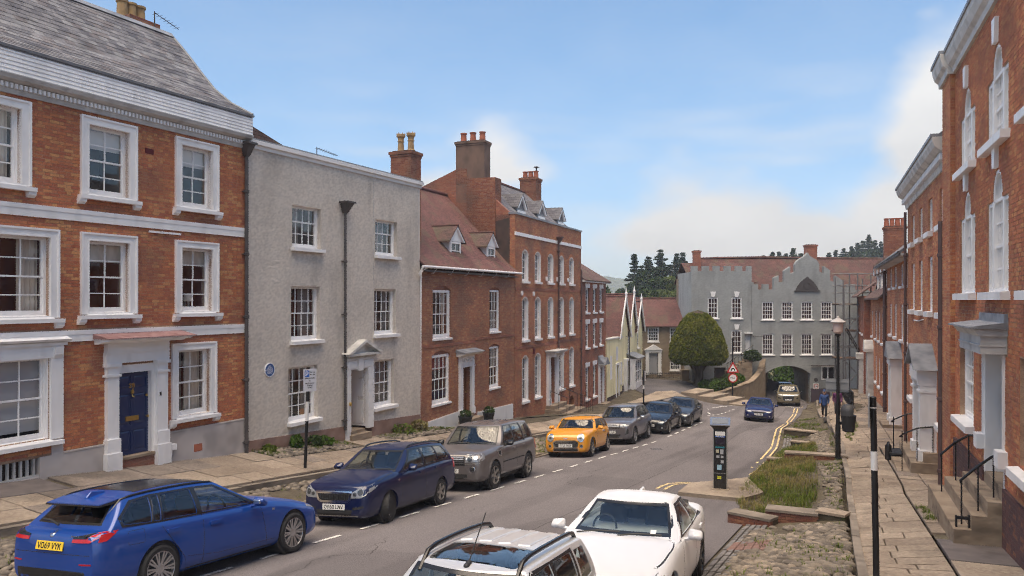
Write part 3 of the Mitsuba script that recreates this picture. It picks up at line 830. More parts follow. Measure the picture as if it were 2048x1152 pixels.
def sash(parent, f, u0, u1, z0, z1, cols, rows, rec=.12, zt=None, near=False, sill=(.06, .14, .1), room='room', dress=None, v=0.0, m='white_paint', fw=.065, split=.5, bar=.026, glassm=None, name='window', thin=.11):
    """A sliding sash window: box frame, meeting rail and glazing bars, panes, sill, and the room behind it. The opening runs u0..u1, z0..z1 (arched to zt)."""
    vf = v - rec
    op = arch(u0, u1, z0, z1, zt) if zt else sbox(u0, z0, u1, z1)
    inn = op.buffer(-fw, join_style=2) if not zt else op.buffer(-fw)
    key = put(name, MB(f).poly(op.difference(inn), vf - thin, vf + .004), m, parent)
    a0, b0, a1, b1 = inn.bounds
    zm = b0 + (z1 - fw - b0) * split
    bars = MB(f); rail = .04
    if near:
        bars.box(a0, a1, vf - .075, vf - .01, zm - rail / 2, zm + rail / 2)
        for (x0, x1) in ((a0, a0 + .035), (a1 - .035, a1)):
            bars.box(x0, x1, vf - .07, vf - .03, b0, z1 - fw)
        bars.box(a0, a1, vf - .05, vf - .02, b0, b0 + .06)
    else:
        bars.box(a0, a1, vf - .06, vf - .01, zm - rail / 2, zm + rail / 2)
    up, lo = rows
    xs = [a0 + (a1 - a0) * i / cols for i in range(1, cols)]
    for x in xs:
        top = b1
        if zt:
            g = inn.intersection(LineString([(x, b0), (x, b1 + 1)])); top = g.bounds[3]
        bars.box(x - bar / 2, x + bar / 2, vf - .05, vf - .018, zm, top)
        bars.box(x - bar / 2, x + bar / 2, vf - .07, vf - .038, b0, zm)
    zs_u = [zm + (b1 - zm) * i / up for i in range(1, up)]; zs_l = [b0 + (zm - b0) * i / lo for i in range(1, lo)]
    for z in zs_u:
        bars.box(a0, a1, vf - .05, vf - .020, z - bar / 2, z + bar / 2)
    for z in zs_l:
        bars.box(a0, a1, vf - .07, vf - .040, z - bar / 2, z + bar / 2)
    put('glazing_bars', bars, m, key)
    if near:
        zz = [(z, vf - .055) for z in [b0] + zs_l + [zm]], [(z, vf - .034) for z in [zm] + zs_u + [b1]]
        for grp in zz:
            for r in range(len(grp) - 1):
                for c in range(cols):
                    x0, x1 = a0 + (a1 - a0) * c / cols, a0 + (a1 - a0) * (c + 1) / cols
                    q = np.array([[x0, grp[0][1], grp[r][0]], [x1, grp[0][1], grp[r][0]], [x1, grp[0][1], grp[r + 1][0]], [x0, grp[0][1], grp[r + 1][0]]])
                    tilt = rng.normal(0, .0035, 2); q[:, 1] += (q[:, 0] - (x0 + x1) / 2) * tilt[0] + (q[:, 2] - q[0, 2]) * tilt[1]
                    put('pane', (f(q), np.array([[0, 1, 2], [0, 2, 3]])), 'glass', key)
    else:
        a = np.array(inn.exterior.coords)[:-1]
        q = np.column_stack([a[:, 0], np.full(len(a), vf - .045), a[:, 1]])
        put('pane', (f(q), np.array([[0, i, i + 1] for i in range(1, len(q) - 1)])), glassm or 'dark_glass', key)
    if near:
        d = .9; ax, bx, az, bz = a0 - .12, a1 + .12, b0 - .05, b1 + .05
        vb = vf - thin - .005
        put('room', MB(f).box(ax, bx, vb - d - .02, vb - d, az, bz).box(ax - .02, ax, vb - d, vb, az, bz).box(bx, bx + .02, vb - d, vb, az, bz).box(ax, bx, vb - d, vb, az - .02, az).box(ax, bx, vb - d, vb, bz, bz + .02), room, key)
        for dr_ in dress or ():
            kind, *a = dr_
            if kind == 'blind':
                put('blind', MB(f).box(a0 - .03, a1 + .03, vf - thin - .05, vf - thin - .04, b1 - (b1 - b0) * a[0], b1), a[1] if len(a) > 1 else 'blind', key)
            elif kind == 'lamp':
                pass
            else:
                x0, x1 = a0 + (a1 - a0) * a[0], a0 + (a1 - a0) * a[1]
                put('curtain', drape_sheet(f, x0, x1, b0 - .03, b1 + .02, vf - thin - .1, .028, max(2, int((x1 - x0) / .11))), a[2], key, smooth=True)
    if sill:
        ov, pr, h = sill
        put('sill', MB(f).side([(vf - .03, z0 + .012), (v + pr, z0 - .012), (v + pr, z0 - h), (vf - .03, z0 - h)], u0 - ov, u1 + ov), m, key)
    return key


def surround(key, f, outer, inner, proud, m='white_paint', v=0.0, name='architrave'):
    (a0, a1, b0, b1), (c0, c1, d0, d1) = outer, inner
    mb = MB(f); t = .045
    mb.poly(sbox(a0, b0, a1, b1).difference(sbox(c0, d0, c1, d1)), v - .03, v + proud)
    mb.poly(sbox(a0 - .0, b0, a1 + .0, b1).difference(sbox(a0 + t, b0 - 1, a1 - t, b1 - t)), v, v + proud + .03)
    mb.poly(sbox(c0 - .03, d0, c1 + .03, d1 + .03).difference(sbox(c0, d0 - 1, c1, d1)), v, v + proud + .012)
    # the lining of the opening
    mb.box(c0 - .03, c0, v - .2, v, d0, d1).box(c1, c1 + .03, v - .2, v, d0, d1).box(c0, c1, v - .2, v, d1, d1 + .03)
    return put(name, mb, m, key)


def chimney(parent, f, u0, u1, v0, v1, z0, z1, pots=2, pot='terracotta', m='chimney_brick', cap=.10, ph=.45, pr=.14, row='v'):
    k = put('chimney', MB(f).box(u0, u1, v0, v1, z0, z1 - .22).box(u0 - .03, u1 + .03, v0 - .03, v1 + .03, z1 - .22, z1 - .12).box(u0 - .07, u1 + .07, v0 - .07, v1 + .07, z1 - .12, z1), m, parent)
    put('flaunching', MB(f).box(u0 + .05, u1 - .05, v0 + .05, v1 - .05, z1, z1 + .05), 'soot_wall', k)
    for i in range(pots):
        t = (i + .5) / pots
        u, v = ((u0 + u1) / 2, v0 + (v1 - v0) * t) if row == 'v' else (u0 + (u1 - u0) * t, (v0 + v1) / 2)
        if pot == 'crown':
            mb = MB(f).lathe(u, v, z1 + .03, [(pr * .9, 0), (pr, .05), (pr * .72, .1), (pr * .62, .42), (pr * .8, .46), (pr * .62, .5), (pr * .7, .62), (pr * .98, .66), (pr * .98, .76), (pr * .8, .78), (pr * .7, .7)], 12)
            for a in range(6):
                mb.lathe(u + pr * .86 * math.cos(a * PI / 3), v + pr * .86 * math.sin(a * PI / 3), z1 + .78, [(.025, 0), (.03, .03), (.004, .09)], 5)
            put('chimney_pot', mb, 'pot_yellow', k, smooth=40)
        else:
            put('chimney_pot', MB(f).lathe(u, v, z1 + .03, [(pr, 0), (pr * .86, ph * .85), (pr * 1.06, ph * .88), (pr * 1.06, ph), (pr * .75, ph), (pr * .7, ph * .5)], 12), 'pot_yellow' if pot == 'yellow' else 'terracotta', k, smooth=40)
    return k


def aerial(parent, f, u, v, z, h, boom=.9, ang=20, n=7):
    k = put('aerial', MB(f).tube([(u, v, z), (u, v, z + h)], .018).tube([(u, v, z + h - .04), (u + boom * math.cos(math.radians(ang)), v, z + h - .04 - boom * math.sin(math.radians(ang)))], .012), 'iron', parent)
    mb = MB(f)
    for i in range(n):
        t = (i + .4) / n; x = u + boom * math.cos(math.radians(ang)) * t; zz = z + h - .04 - boom * math.sin(math.radians(ang)) * t
        mb.tube([(x, v - .14, zz), (x, v + .14, zz)], .006, 4)
    put('aerial_elements', mb, 'iron', k)
    return k


def downpipe(parent, f, u, z0, z1, v=.09, r=.05, head=True, m='iron', hw=.16):
    mb = MB(f).tube([(u, v, z0), (u, v, z1)], r, 8)
    z = z0 + .3
    while z < z1:
        mb.lathe(u, v, z, [(r, 0), (r + .022, .01), (r + .022, .09), (r, .1)], 8); mb.box(u - .1, u + .1, 0, v, z + .03, z + .06)
        z += 1.83
    k = put('downpipe', mb, m, parent, smooth=40)
    if head:
        put('hopper', MB(f).hexa(np.array([[u - .07, .02, z1 - .05], [u - hw, .02, z1 + .3], [u - .07, .16, z1 - .05], [u - hw, .16 + hw, z1 + .3], [u + .07, .02, z1 - .05], [u + hw, .02, z1 + .3], [u + .07, .16, z1 - .05], [u + hw, .16 + hw, z1 + .3]])).box(u - hw - .04, u + hw + .04, 0, .2 + hw, z1 + .29, z1 + .35), m, k)
    return k


def roof_plane(parent, f, u0, u1, prof, m, thick=.05, name='roof'):
    """A pitched roof slope (a sheet with thickness) over a (v, z) profile from eave to ridge."""
    mb = MB(f)
    p = [(a, b) for a, b in prof]; q = [(a, b - thick / .7) for a, b in prof[::-1]]
    mb.side(p + q, u0, u1)
    return put(name, mb, m, parent)


def lay_slates(parent, f, u0, u1, prof, w, gauge, m, near, keep=None, thick=.009, name='slate'):
    """Slates in half-bonded courses up a profile: the 300 nearest are parts, the rest one part."""
    ls = LineString(prof); out = []
    n = int(ls.length / gauge)
    for r in range(n):
        a, b = np.array(ls.interpolate(r * gauge - .0).coords[0]), np.array(ls.interpolate(min(ls.length, (r + 1.25) * gauge)).coords[0])
        d = (b - a) / np.linalg.norm(b - a); nn = np.array([-d[1], d[0]]) * (1 if -d[1] * 0 + d[0] * 1 < 0 else 1)
        nn = nn if nn[1] > 0 else -nn
        x = u0 + (w / 2 if r % 2 else 0) - w
        while x < u1:
            e = x + w
            s, t = max(x + .004, u0), min(e - .004, u1)
            if t - s > .05 and (keep is None or keep((s + t) / 2, *(a + b) / 2)):
                j = rng.uniform(-.006, .006); lift = .016 + rng.uniform(-.003, .004)
                A, B = a + nn * lift - d * (.0 + j), b + nn * .004
                q = np.array([[s, *(A - nn * thick)], [s, *A], [s, *(B - nn * thick)], [s, *B], [t, *(A - nn * thick)], [t, *A], [t, *(B - nn * thick)], [t, *B]])
                out.append(q)
            x = e
    c = np.array([q.mean(0) for q in out]); o = np.argsort(np.hypot(c[:, 0] - near[0], c[:, 2] - near[1]))
    F = BOXF
    tone = rng.choice(4, len(out), p=[.4, .25, .2, .15])
    for i in o[:300]:
        put(name, MB(f).add(out[i], F), f'{m}_{tone[i]}', parent)
    for t in range(4):
        g = [out[i] for i in o[300:] if tone[i] == t]
        if g:
            put(name + 's', MB(f).add(np.vstack(g), (F[None] + 8 * np.arange(len(g))[:, None, None]).reshape(-1, 3)), f'{m}_{t}', parent, kind='stuff')


def panel_door(parent, f, u0, u1, z0, z1, v, m, panels=((.08, .46, .04, .30), (.54, .92, .04, .30), (.08, .46, .36, .74), (.54, .92, .36, .74), (.08, .46, .80, .96), (.54, .92, .80, .96)), label=None):
    w, h = u1 - u0, z1 - z0
    mb = MB(f); P_ = [sbox(u0 + a * w, z0 + c * h, u0 + b * w, z0 + d * h) for a, b, c, d in panels]
    mb.poly(sbox(u0, z0, u1, z1).difference(unary_union(P_)), v - .05, v)
    for p in P_:
        a, c, b, d = p.bounds
        mb.box(a, b, v - .05, v - .018, c, d)
        mb.hexa(np.array([[a + .03, v - .018, c + .03], [a + .03, v - .018, d - .03], [a + .06, v - .006, c + .06], [a + .06, v - .006, d - .06], [b - .03, v - .018, c + .03], [b - .03, v - .018, d - .03], [b - .06, v - .006, c + .06], [b - .06, v - .006, d - .06]]))
    return put('door', mb, m, parent, label=label)

# ---------------------------------------------------------------- left-hand terrace
# 1: tall brick house with white trim and a slate roof
F1 = Frame(*L(0, -17), 25, 1)
h1 = thing('brick_house', 'tall orange brick house with white window surrounds, slate roof and navy door, far left', 'house', 'houses along the left side')
W1 = dict(t2=(12.84, 13.96, 2.52, 4.14), t3=(15.58, 16.66, 2.52, 4.14), t1=(8.9, 11.22, 2.52, 4.14), m2=(12.84, 13.96, -.30, 1.40), m3=(15.58, 16.66, -.30, 1.40), m1=(8.72, 11.88, -.36, 1.40), g3=(15.46, 16.58, -3.10, -1.34), g1=(8.66, 11.86, -3.10, -1.28))
D1 = (13.64, 14.64, -3.86, -1.80)
holes1 = [sbox(a, c, b, d) for a, b, c, d in W1.values()] + [sbox(D1[0] - .06, D1[2] - .3, D1[1] + .06, D1[3] + .05)]
body1 = sbox(4.2, -3.5, 17.94, 4.6)
wall(h1, F1, body1, holes1, 'mortar', .34)
vis1 = sbox(8.2, -3.48, 17.93, 4.44).difference(unary_union([sbox(8.0, 1.84, 18, 2.09), sbox(8.0, -.95, 18, -.71)]))
lay_bricks(h1, F1, vis1, [sbox(a - .18, c - .14, b + .18, d + .16) for a, b, c, d in W1.values()] + [sbox(D1[0] - .34, D1[2] - .3, D1[1] + .48, -.7), sbox(8.3, -3.2, 12.2, -.7)], 'brick_orange', (11.9, .4))
grille_hole = sbox(9.0, -3.92, 11.64, -3.25)
pl = Polygon([(4.2, -3.49), (13.3, -3.49), (13.3, -5.0), (4.2, -5.0)]).difference(grille_hole)
put('plinth', MB(F1).poly(pl, -.3, .035).poly(Polygon([(15.12, -3.49), (17.94, -3.49), (17.94, -5.2), (15.12, -5.2)]), -.3, .035).box(12.2, 13.3, 0, .05, -3.49, -3.455).box(15.12, 17.94, 0, .05, -3.49, -3.455).box(11.92, 12.2, 0, .035, -3.49, -3.1), 'plinth_grey', h1)
put('side_wall', MB(F1).side([(0, -5.2), (0, 5.0), (-.55, 5.6), (-1.2, 6.08), (-1.73, 6.63), (-2.55, 7.5), (-3, 7.95), (-6.2, 4.9), (-6.2, -5.2)], 17.62, 17.9), 'wall_orange', h1)
put('rear_wall', MB(F1).box(4.2, 17.6, -6.2, -5.9, -5, 5.0), 'wall_orange', h1)
for n_, (zc, zd) in enumerate(((1.83, 2.10), (-.96, -.70))):
    put('band', MB(F1).box(4.2, 17.94, -.02, .045, zc, zd - .10).box(4.2, 17.94, -.02, .06, zd - .10, zd), 'white_paint', h1)
put('sign_rail', MB(F1).box(14.55, 15.55, 0, .05, 1.72, 1.77), 'white_paint', h1)
win = {}
spec = dict(t2=(2, (2, 2), [('blind', .3)], 'room'), t3=(2, (2, 2), [('blind', .3)], 'room'), t1=(4, (2, 2), [('c', .72, .99, 'curtain')], 'room'), m2=(2, (2, 2), [('blind', .27, 'curtain')], 'room_red'), m3=(2, (2, 2), [('blind', .25, 'curtain')], 'room_red'),
            m1=(6, (2, 2), [('c', .84, 1.0, 'curtain'), ('c', 0, .15, 'curtain')], 'room_red'), g3=(2, (2, 2), [('c', .45, 1.0, 'curtain'), ('c', .02, .35, 'curtain_dark')], 'room_red'), g1=(6, (2, 2), [('blind', .93, 'blind_grey')], 'room'))
for k_, (u0, u1, z0, z1) in W1.items():
    c, r, dress, room = spec[k_]
    key = sash(h1, F1, u0, u1, z0, z1, c, r, .11, near=True, sill=None, room=room, dress=dress)
    if k_ != 'g1':
        surround(key, F1, (u0 - .21, u1 + .21, z0 - .04, z1 + .19), (u0, u1, z0, z1), .055)
    put('sill', MB(F1).box(u0 - .27, u1 + .29, -.13, .15, z0 - .15, z0 - .06).side([(-.12, z0 + .02), (.14, z0 - .055), (.14, z0 - .07), (-.12, z0 - .07)], u0 - .05, u1 + .05), 'white_paint', key)
    if k_ != 'g1':
        for x in (u0 - .2, u1 + .2):
            put('sill_bracket', MB(F1).side([(0, z0 - .15), (.13, z0 - .15), (.12, z0 - .22), (.04, z0 - .28), (0, z0 - .28)], x - .09, x + .09), 'white_paint', key)
    win[k_] = key
# ground-floor bay: flat pilasters and an entablature
mb = MB(F1)
for x in (8.34, 11.88):
    mb.box(x, x + .30, 0, .07, -3.12, -1.30)
    mb.side([(.07, -1.05), (.16, -1.05), (.14, -1.22), (.08, -1.32), (.07, -1.32)], x + .05, x + .25)
mb.box(8.34, 12.18, 0, .08, -1.30, -1.02).box(8.30, 12.24, 0, .13, -1.02, -.95)
put('pilasters', mb.box(8.66, 8.69, -.2, 0, -3.1, -1.28).box(11.83, 11.86, -.2, 0, -3.1, -1.28).box(8.66, 11.86, -.2, 0, -1.31, -1.28), 'white_paint', win['g1'])
put('entablature', MB(F1).side([(0, -.95), (.20, -.93), (.24, -.88), (.10, -.84), (0, -.80)], 8.25, 12.28), 'white_paint', win['g1'])
# cellar grille
mb = MB(F1).box(9.0, 11.64, -.10, .0, -3.92, -3.87).box(9.0, 11.64, -.10, .0, -3.29, -3.25)
g1_ = put('cellar_grille', mb, 'grey_trim', h1)
for i in range(18):
    put('grille_bar', MB(F1).box(9.04 + i * .146, 9.085 + i * .146, -.08, -.02, -3.88, -3.28), 'grey_trim', g1_)
put('cellar_void', MB(F1).box(8.9, 11.7, -.5, -.3, -4.0, -3.2), 'soot_wall', g1_)
# door case
dk = panel_door(h1, F1, D1[0], D1[1], D1[2], D1[3], -.10, 'navy_door', label='glossy navy six panel front door')
put('doorcase', MB(F1).box(13.28, 13.60, 0, .12, -3.40, -1.62).box(13.25, 13.62, 0, .16, -3.72, -3.36).box(13.22, 13.64, 0, .19, -4.16, -3.70).box(14.72, 15.06, 0, .12, -3.40, -1.62).box(14.70, 15.09, 0, .16, -3.72, -3.36).box(14.68, 15.11, 0, .19, -4.22, -3.70)
    .box(13.22, 13.64, 0, .16, -1.86, -1.80).box(14.70, 15.10, 0, .16, -1.86, -1.80).box(13.23, 13.64, 0, .17, -1.62, -1.54).box(14.69, 15.11, 0, .17, -1.62, -1.54)
    .box(13.24, 15.10, 0, .13, -1.54, -1.30).box(13.24, 15.10, 0, .16, -1.30, -1.27).box(13.26, 15.08, 0, .15, -1.27, -1.05).box(13.58, 14.74, -.12, .02, -1.80, -1.60).box(13.56, 13.66, -.12, .02, -3.86, -1.7).box(14.62, 14.74, -.12, .03, -3.86, -1.7), 'white_paint', dk)
put('canopy', MB(F1).side([(0, -1.06), (.18, -1.05), (.30, -1.0), (.50, -.98), (.52, -.95), (0, -.92)], 13.0, 15.5).box(12.96, 15.56, 0, .56, -.945, -.93), 'white_paint', dk)
put('canopy_roof', MB(F1).side([(0, -.93), (.58, -.928), (.58, -.91), (.02, -.80), (0, -.80)], 12.94, 15.58), 'canopy_tile', dk)
put('doorstep', MB(F1).box(13.62, 14.70, -.12, .10, -3.93, -3.865), 'step_stone', dk)
put('step_riser', MB(F1).box(13.62, 14.70, -.12, .07, -4.3, -3.932), 'wall_red', dk)
put('letterbox', MB(F1).box(13.95, 14.33, -.105, -.085, -3.02, -2.90).box(13.99, 14.29, -.105, -.078, -2.985, -2.935), 'brass', dk)
put('door_knob', MB(F1).tube([(14.56, -.10, -2.95), (14.56, -.03, -2.95)], [.02, .035], 10), 'brass', dk)
put('door_lock', MB(F1).tube([(14.56, -.10, -2.42), (14.56, -.06, -2.42)], .03, 10), 'brass', dk)
put('door_knocker', MB(F1).box(14.10, 14.18, -.10, -.07, -2.34, -2.25).tube([(14.14, -.06, -2.22), (14.10, -.05, -2.3), (14.11, -.05, -2.4), (14.17, -.05, -2.42)], .018, 6), 'brass', dk)
put('house_number', MB(F1).text('28', .105, 14.13, -.099, -2.19, .012), 'brass', dk)
put('doorbell', MB(F1).box(14.80, 14.84, .12, .14, -2.45, -2.36), 'black_iron', dk)
put('meter_box', MB(F1).box(15.16, 15.32, .03, .15, -3.92, -3.77).tube([(15.2, .1, -3.9), (15.16, .1, -4.2)], .02), 'white_paint', h1)
put('air_brick', MB(F1).box(16.0, 16.28, .0, .045, -4.12, -3.92), 'terracotta', h1)
put('air_brick', MB(F1).box(14.44, 14.70, .0, .016, 3.72, 3.86), 'room_red', h1)
# cornice with dentils and a boarded parapet
put('cornice', MB(F1).side([(0, 4.42), (.06, 4.42), (.08, 4.50), (.08, 4.64), (.16, 4.66), (.26, 4.70), (.30, 4.78), (.30, 4.80), (0, 4.80)], 4.2, 17.99), 'grey_trim', h1)
put('dentils', MB(F1).boxes([(x, x + .055, .07, .14, 4.53, 4.63) for x in np.arange(8.4, 17.9, .105)]), 'white_paint', h1, kind='stuff')
for i in range(6):
    z = 4.80 + i * .089
    put('weatherboard', MB(F1).side([(.18, z), (.275, z), (.255, z + .094), (.18, z + .094)], 4.2, 17.98), 'white_paint', h1)
put('gutter', MB(F1).side([(.05, 5.33), (.30, 5.33), (.32, 5.38), (.05, 5.42)], 4.2, 18.0), 'lead', h1)
PR1 = [(.28, 5.38), (-.55, 5.80), (-1.2, 6.28), (-1.73, 6.83), (-2.15, 7.30), (-2.55, 7.72), (-3.0, 8.17)]
r1 = roof_plane(h1, F1, 4.2, 17.92, PR1, 'slate_1', .06)
roof_plane(h1, F1, 4.2, 17.92, [(-6.3, 5.0), (-3.0, 8.17)], 'slate_1', .06)
lay_slates(h1 + '__roof', F1, 9.0, 17.96, PR1, .27, .195, 'slate', (14.5, 6.6))
put('ridge', MB(F1).side([(-2.86, 8.10), (-3.0, 8.25), (-3.14, 8.10)], 4.2, 17.98), 'lead', h1 + '__roof')
put('verge', MB(F1).tube([(17.96, a, b + .03) for a, b in PR1], .035, 6), 'lead', h1 + '__roof')
chimney(h1, F1, 16.9, 17.85, -4.6, -3.5, 6.5, 8.55, 3, 'yellow', ph=.55, pr=.17, row='u')
aerial(h1, F1, 17.6, -3.3, 8.1, .75, .95, 14)
downpipe(h1, F1, 17.90, -4.5, 4.25, .10, .055, m='iron', hw=.15)
put('lamp_in_window', MB(F1).lathe(16.25, -.45, -.16, [(.03, 0), (.03, .12), (.14, .13), (.09, .34), (.085, .34), (.12, .15)], 12), 'blind', win['m3'], smooth=40)

# 2: grey-cream roughcast house
h2 = thing('rendered_house', 'three storey pale grey roughcast house with pedimented doorway beside the tall orange brick house', 'house', 'houses along the left side')
W2 = dict(a=(20.0, 21.42, 1.68, 3.02), b=(24.55, 26.0, 1.66, 2.98), c=(19.95, 21.38, -1.30, .44), d=(24.48, 25.92, -1.28, .41), e=(19.82, 21.26, -3.86, -2.13), g=(24.38, 25.80, -3.96, -2.23))
D2 = (22.92, 23.95, -4.62, -2.46)
holes2 = [sbox(a, c, b, d) for a, b, c, d in W2.values()] + [sbox(*[D2[i] for i in (0, 2, 1, 3)])]
wall(h2, F1, Polygon([(17.96, -4.15), (17.96, 4.5), (27.68, 4.5), (27.68, -4.62), (22.95, -4.40)]), holes2, 'render_stone', .34)
put('plinth', MB(F1).poly(Polygon([(17.96, -5.2), (17.96, -4.15), (22.70, -4.40), (22.70, -5.6)]), -.3, .03).poly(Polygon([(24.26, -5.6), (24.26, -4.44), (27.68, -4.61), (27.68, -5.9)]), -.3, .03), 'plinth_brown', h2)
put('coping', MB(F1).box(17.99, 27.72, -.4, .05, 4.5, 4.62).box(17.97, 27.78, -.42, .13, 4.62, 4.74), 'white_wall', h2)
put('gutter', MB(F1).box(18.0, 27.75, -.4, .10, 4.74, 4.79), 'lead', h2)
put('side_wall', MB(F1).box(27.36, 27.676, -7, -.34, -5.9, 4.5).box(17.96, 27.4, -7.2, -6.9, -5.9, 4.5), 'render_stone', h2)
roof_plane(h2, F1, 18.0, 27.6, [(-.3, 4.62), (-3.7, 4.95), (-7.1, 4.6)], 'slate_flat', .08)
rk = put('lean_roof', MB(F1).hexa(np.array([[18.0, -2.0, 4.6], [18.0, -2.0, 6.25], [18.0, -.5, 4.6], [18.0, -.5, 5.5], [21.3, -2.0, 4.6], [21.3, -2.0, 4.9], [20.6, -.5, 4.6], [20.6, -.5, 4.85]])), 'tile_dark', h2)
for k_, (u0, u1, z0, z1) in W2.items():
    dress = {'a': [('c', .3, .5, 'curtain_dark')], 'b': [('c', .5, .72, 'curtain_dark')], 'c': [('c', .5, .98, 'curtain_dark'), ('c', 0, .12, 'curtain_red')], 'd': [('c', .1, .4, 'curtain_dark'), ('c', .75, 1, 'curtain_dark')], 'e': [('c', .15, .34, 'curtain'), ('c', .7, 1, 'curtain_dark')], 'g': [('c', .05, .95, 'curtain_dark')]}[k_]
    sash(h2, F1, u0, u1, z0, z1, 4, (1, 2) if k_ == 'a' else (2, 2) if k_ in 'cdeg' else (1, 2), .15, near=True, room='room_red' if k_ == 'c' else 'room', dress=dress, split=.64 if k_ in 'ab' else .5, fw=.075, sill=(.07, .16, .12))
d2 = panel_door(h2, F1, D2[0], D2[1], D2[2], D2[3], -.62, 'oak_door')
mb = MB(F1)
for x0, x1 in ((22.70, 22.92), (23.95, 24.28)):
    for i in range(11):
        z = -4.62 + i * .222
        mb.box(x0, x1, 0, .13, z + .012, z + .21)
    mb.box(x0 + .01, x1 - .01, -.02, .115, -4.9 if x0 < 23 else -4.62, -2.2)
put('doorcase', mb.box(22.70, 24.28, 0, .12, -2.44, -2.12).box(22.74, 23.2, 0, .145, -2.40, -2.14).box(23.32, 23.58, 0, .17, -2.50, -2.1).box(23.7, 24.24, 0, .145, -2.40, -2.14), 'white_wall', d2)
put('door_lining', MB(F1).box(23.95, 23.98, -.62, 0, -4.55, -2.46).box(22.90, 22.925, -.62, 0, -4.62, -2.46).box(22.92, 23.95, -.62, 0, -2.47, -2.43), 'white_wall', d2)
for zc, zd in ((-4.45, -3.62), (-3.48, -2.86), (-2.78, -2.54)):
    put('reveal_panel', MB(F1).box(23.925, 23.95, -.55, -.10, zc, zd).box(23.918, 23.93, -.50, -.15, zc + .05, zd - .05), 'white_wall', d2)
put('entablature', MB(F1).box(22.66, 24.32, 0, .16, -2.12, -2.04).boxes([(x, x + .05, .1, .2, -2.03, -1.97) for x in np.arange(22.7, 24.3, .1)]).box(22.60, 24.50, 0, .30, -1.96, -1.88), 'stone_white', d2)
put('pediment', MB(F1).poly(Polygon([(22.62, -1.88), (24.48, -1.88), (23.55, -1.47)]), 0, .10).poly(Polygon([(22.5, -1.88), (23.55, -1.40), (23.55, -1.50), (22.72, -1.88)]), 0, .34).poly(Polygon([(24.6, -1.88), (23.55, -1.40), (23.55, -1.50), (24.38, -1.88)]), 0, .34), 'stone_white', d2)
put('doorstep', MB(F1).box(22.92, 23.95, -.62, -.02, -4.72, -4.625).box(22.85, 24.0, -.1, .24, -5.0, -4.73), 'step_stone', d2)
put('door_knob', MB(F1).tube([(23.05, -.62, -3.6), (23.05, -.56, -3.6)], .035, 8), 'brass', d2)
put('wall_lamp', MB(F1).lathe(22.82, .17, -3.68, [(.04, 0), (.05, .05), (.05, .1), (.02, .13)], 8), 'brass', d2)
downpipe(h2, F1, 22.62, -4.5, 3.05, .10, .045, m='iron', hw=.19)
put('crack', MB(F1).box(24.44, 24.452, -.01, .012, .45, 4.48), 'grey_trim', h2)
put('downpipe', MB(F1).tube([(27.63, .07, -5.1), (27.63, .07, 1.1), (27.9, .25, 1.35)], .04, 8), 'white_paint', h2, smooth=40)
aerial(h2, F1, 25.2, -3.2, 5.0, 1.0, 1.3, 4, 9)
chimney(h2, F1, 28.5, 29.3, -1.95, -.95, 2.5, 6.25, 2, 'crown', pr=.19)
pq = thing('wall_plaque', 'round blue commemorative plaque with white rim on the grey roughcast wall', 'plaque')
cir = Point(18.955, -2.13)
put('disc', MB(F1).poly(cir.buffer(.195), 0, .03), 'plaque_blue', pq); put('rim', MB(F1).poly(cir.buffer(.21).difference(cir.buffer(.192)), 0, .035), 'plaque_white', pq)
mb = MB(F1)
for i, w in enumerate((.10, .17, .24, .29, .30, .29, .26, .2)):
    n_ = max(2, int(w / .055)); z = -2.02 - i * .032
    for j in range(n_):
        a = 18.955 - w / 2 + w * j / n_
        mb.box(a, a + w / n_ * .72, .03, .032, z, z + .014)
put('lettering', mb, 'plaque_white', pq)

# 3: two storey brick house, red tile roof with two dormers
F3 = Frame(*F1(np.array([27.68, 0, 0]))[:2], 22.5, 1)
h3 = thing('brick_house', 'two storey brown brick house with red tiled roof and two white dormers', 'house', 'houses along the left side')
W3 = [(1.08, 2.74, -1.62, .42, .60), (6.86, 8.12, -1.54, .48, .62), (1.0, 2.66, -4.38, -2.32, -2.16), (6.82, 8.06, -4.28, -2.28, -2.14)]
D3 = (3.80, 4.62, -5.12, -3.03)
holes3 = [arch(a, b, c, d, e) for a, b, c, d, e in W3] + [sbox(3.76, -5.2, 4.68, -3.0)]
wall(h3, F3, sbox(0.0, -6.9, 10.06, 1.25), holes3, 'wall_brown', .34)
put('plinth', MB(F3).poly(Polygon([(.0, -5.02), (3.4, -4.93), (3.4, -6), (0, -6)]), -.05, .05).poly(Polygon([(5.42, -5.22), (9.7, -5.34), (9.7, -6.9), (5.42, -6.5)]), -.05, .06), 'white_wall', h3)
put('string_course', MB(F3).box(0.0, 5.2, -.01, .03, -1.98, -1.86).box(5.2, 10.06, -.01, .03, -1.86, -1.76), 'wall_red', h3)
for i, (u0, u1, z0, z1, zt) in enumerate(W3):
    wide = u1 - u0 > 1.5
    sash(h3, F3, u0, u1, z0, z1, 4 if wide else 3, (2, 2), .07, near=True, fw=.11 if wide else .09, m='white_paint', sill=(.05, .06, .09), room='room_red' if i == 2 else 'room', dress=[('c', .02, .2, 'curtain'), ('c', .8, .98, 'curtain')] if i != 2 else [('blind', .3, 'curtain_red')])
    put('arch_head', MB(F3).poly(arch(u0, u1, z0, z1, zt).difference(sbox(u0, z0 - 1, u1, z1 - .02)), -.13, -.075), 'wall_red', h3)
d3 = panel_door(h3, F3, D3[0], D3[1], D3[2], D3[3], -.16, 'dark_door')
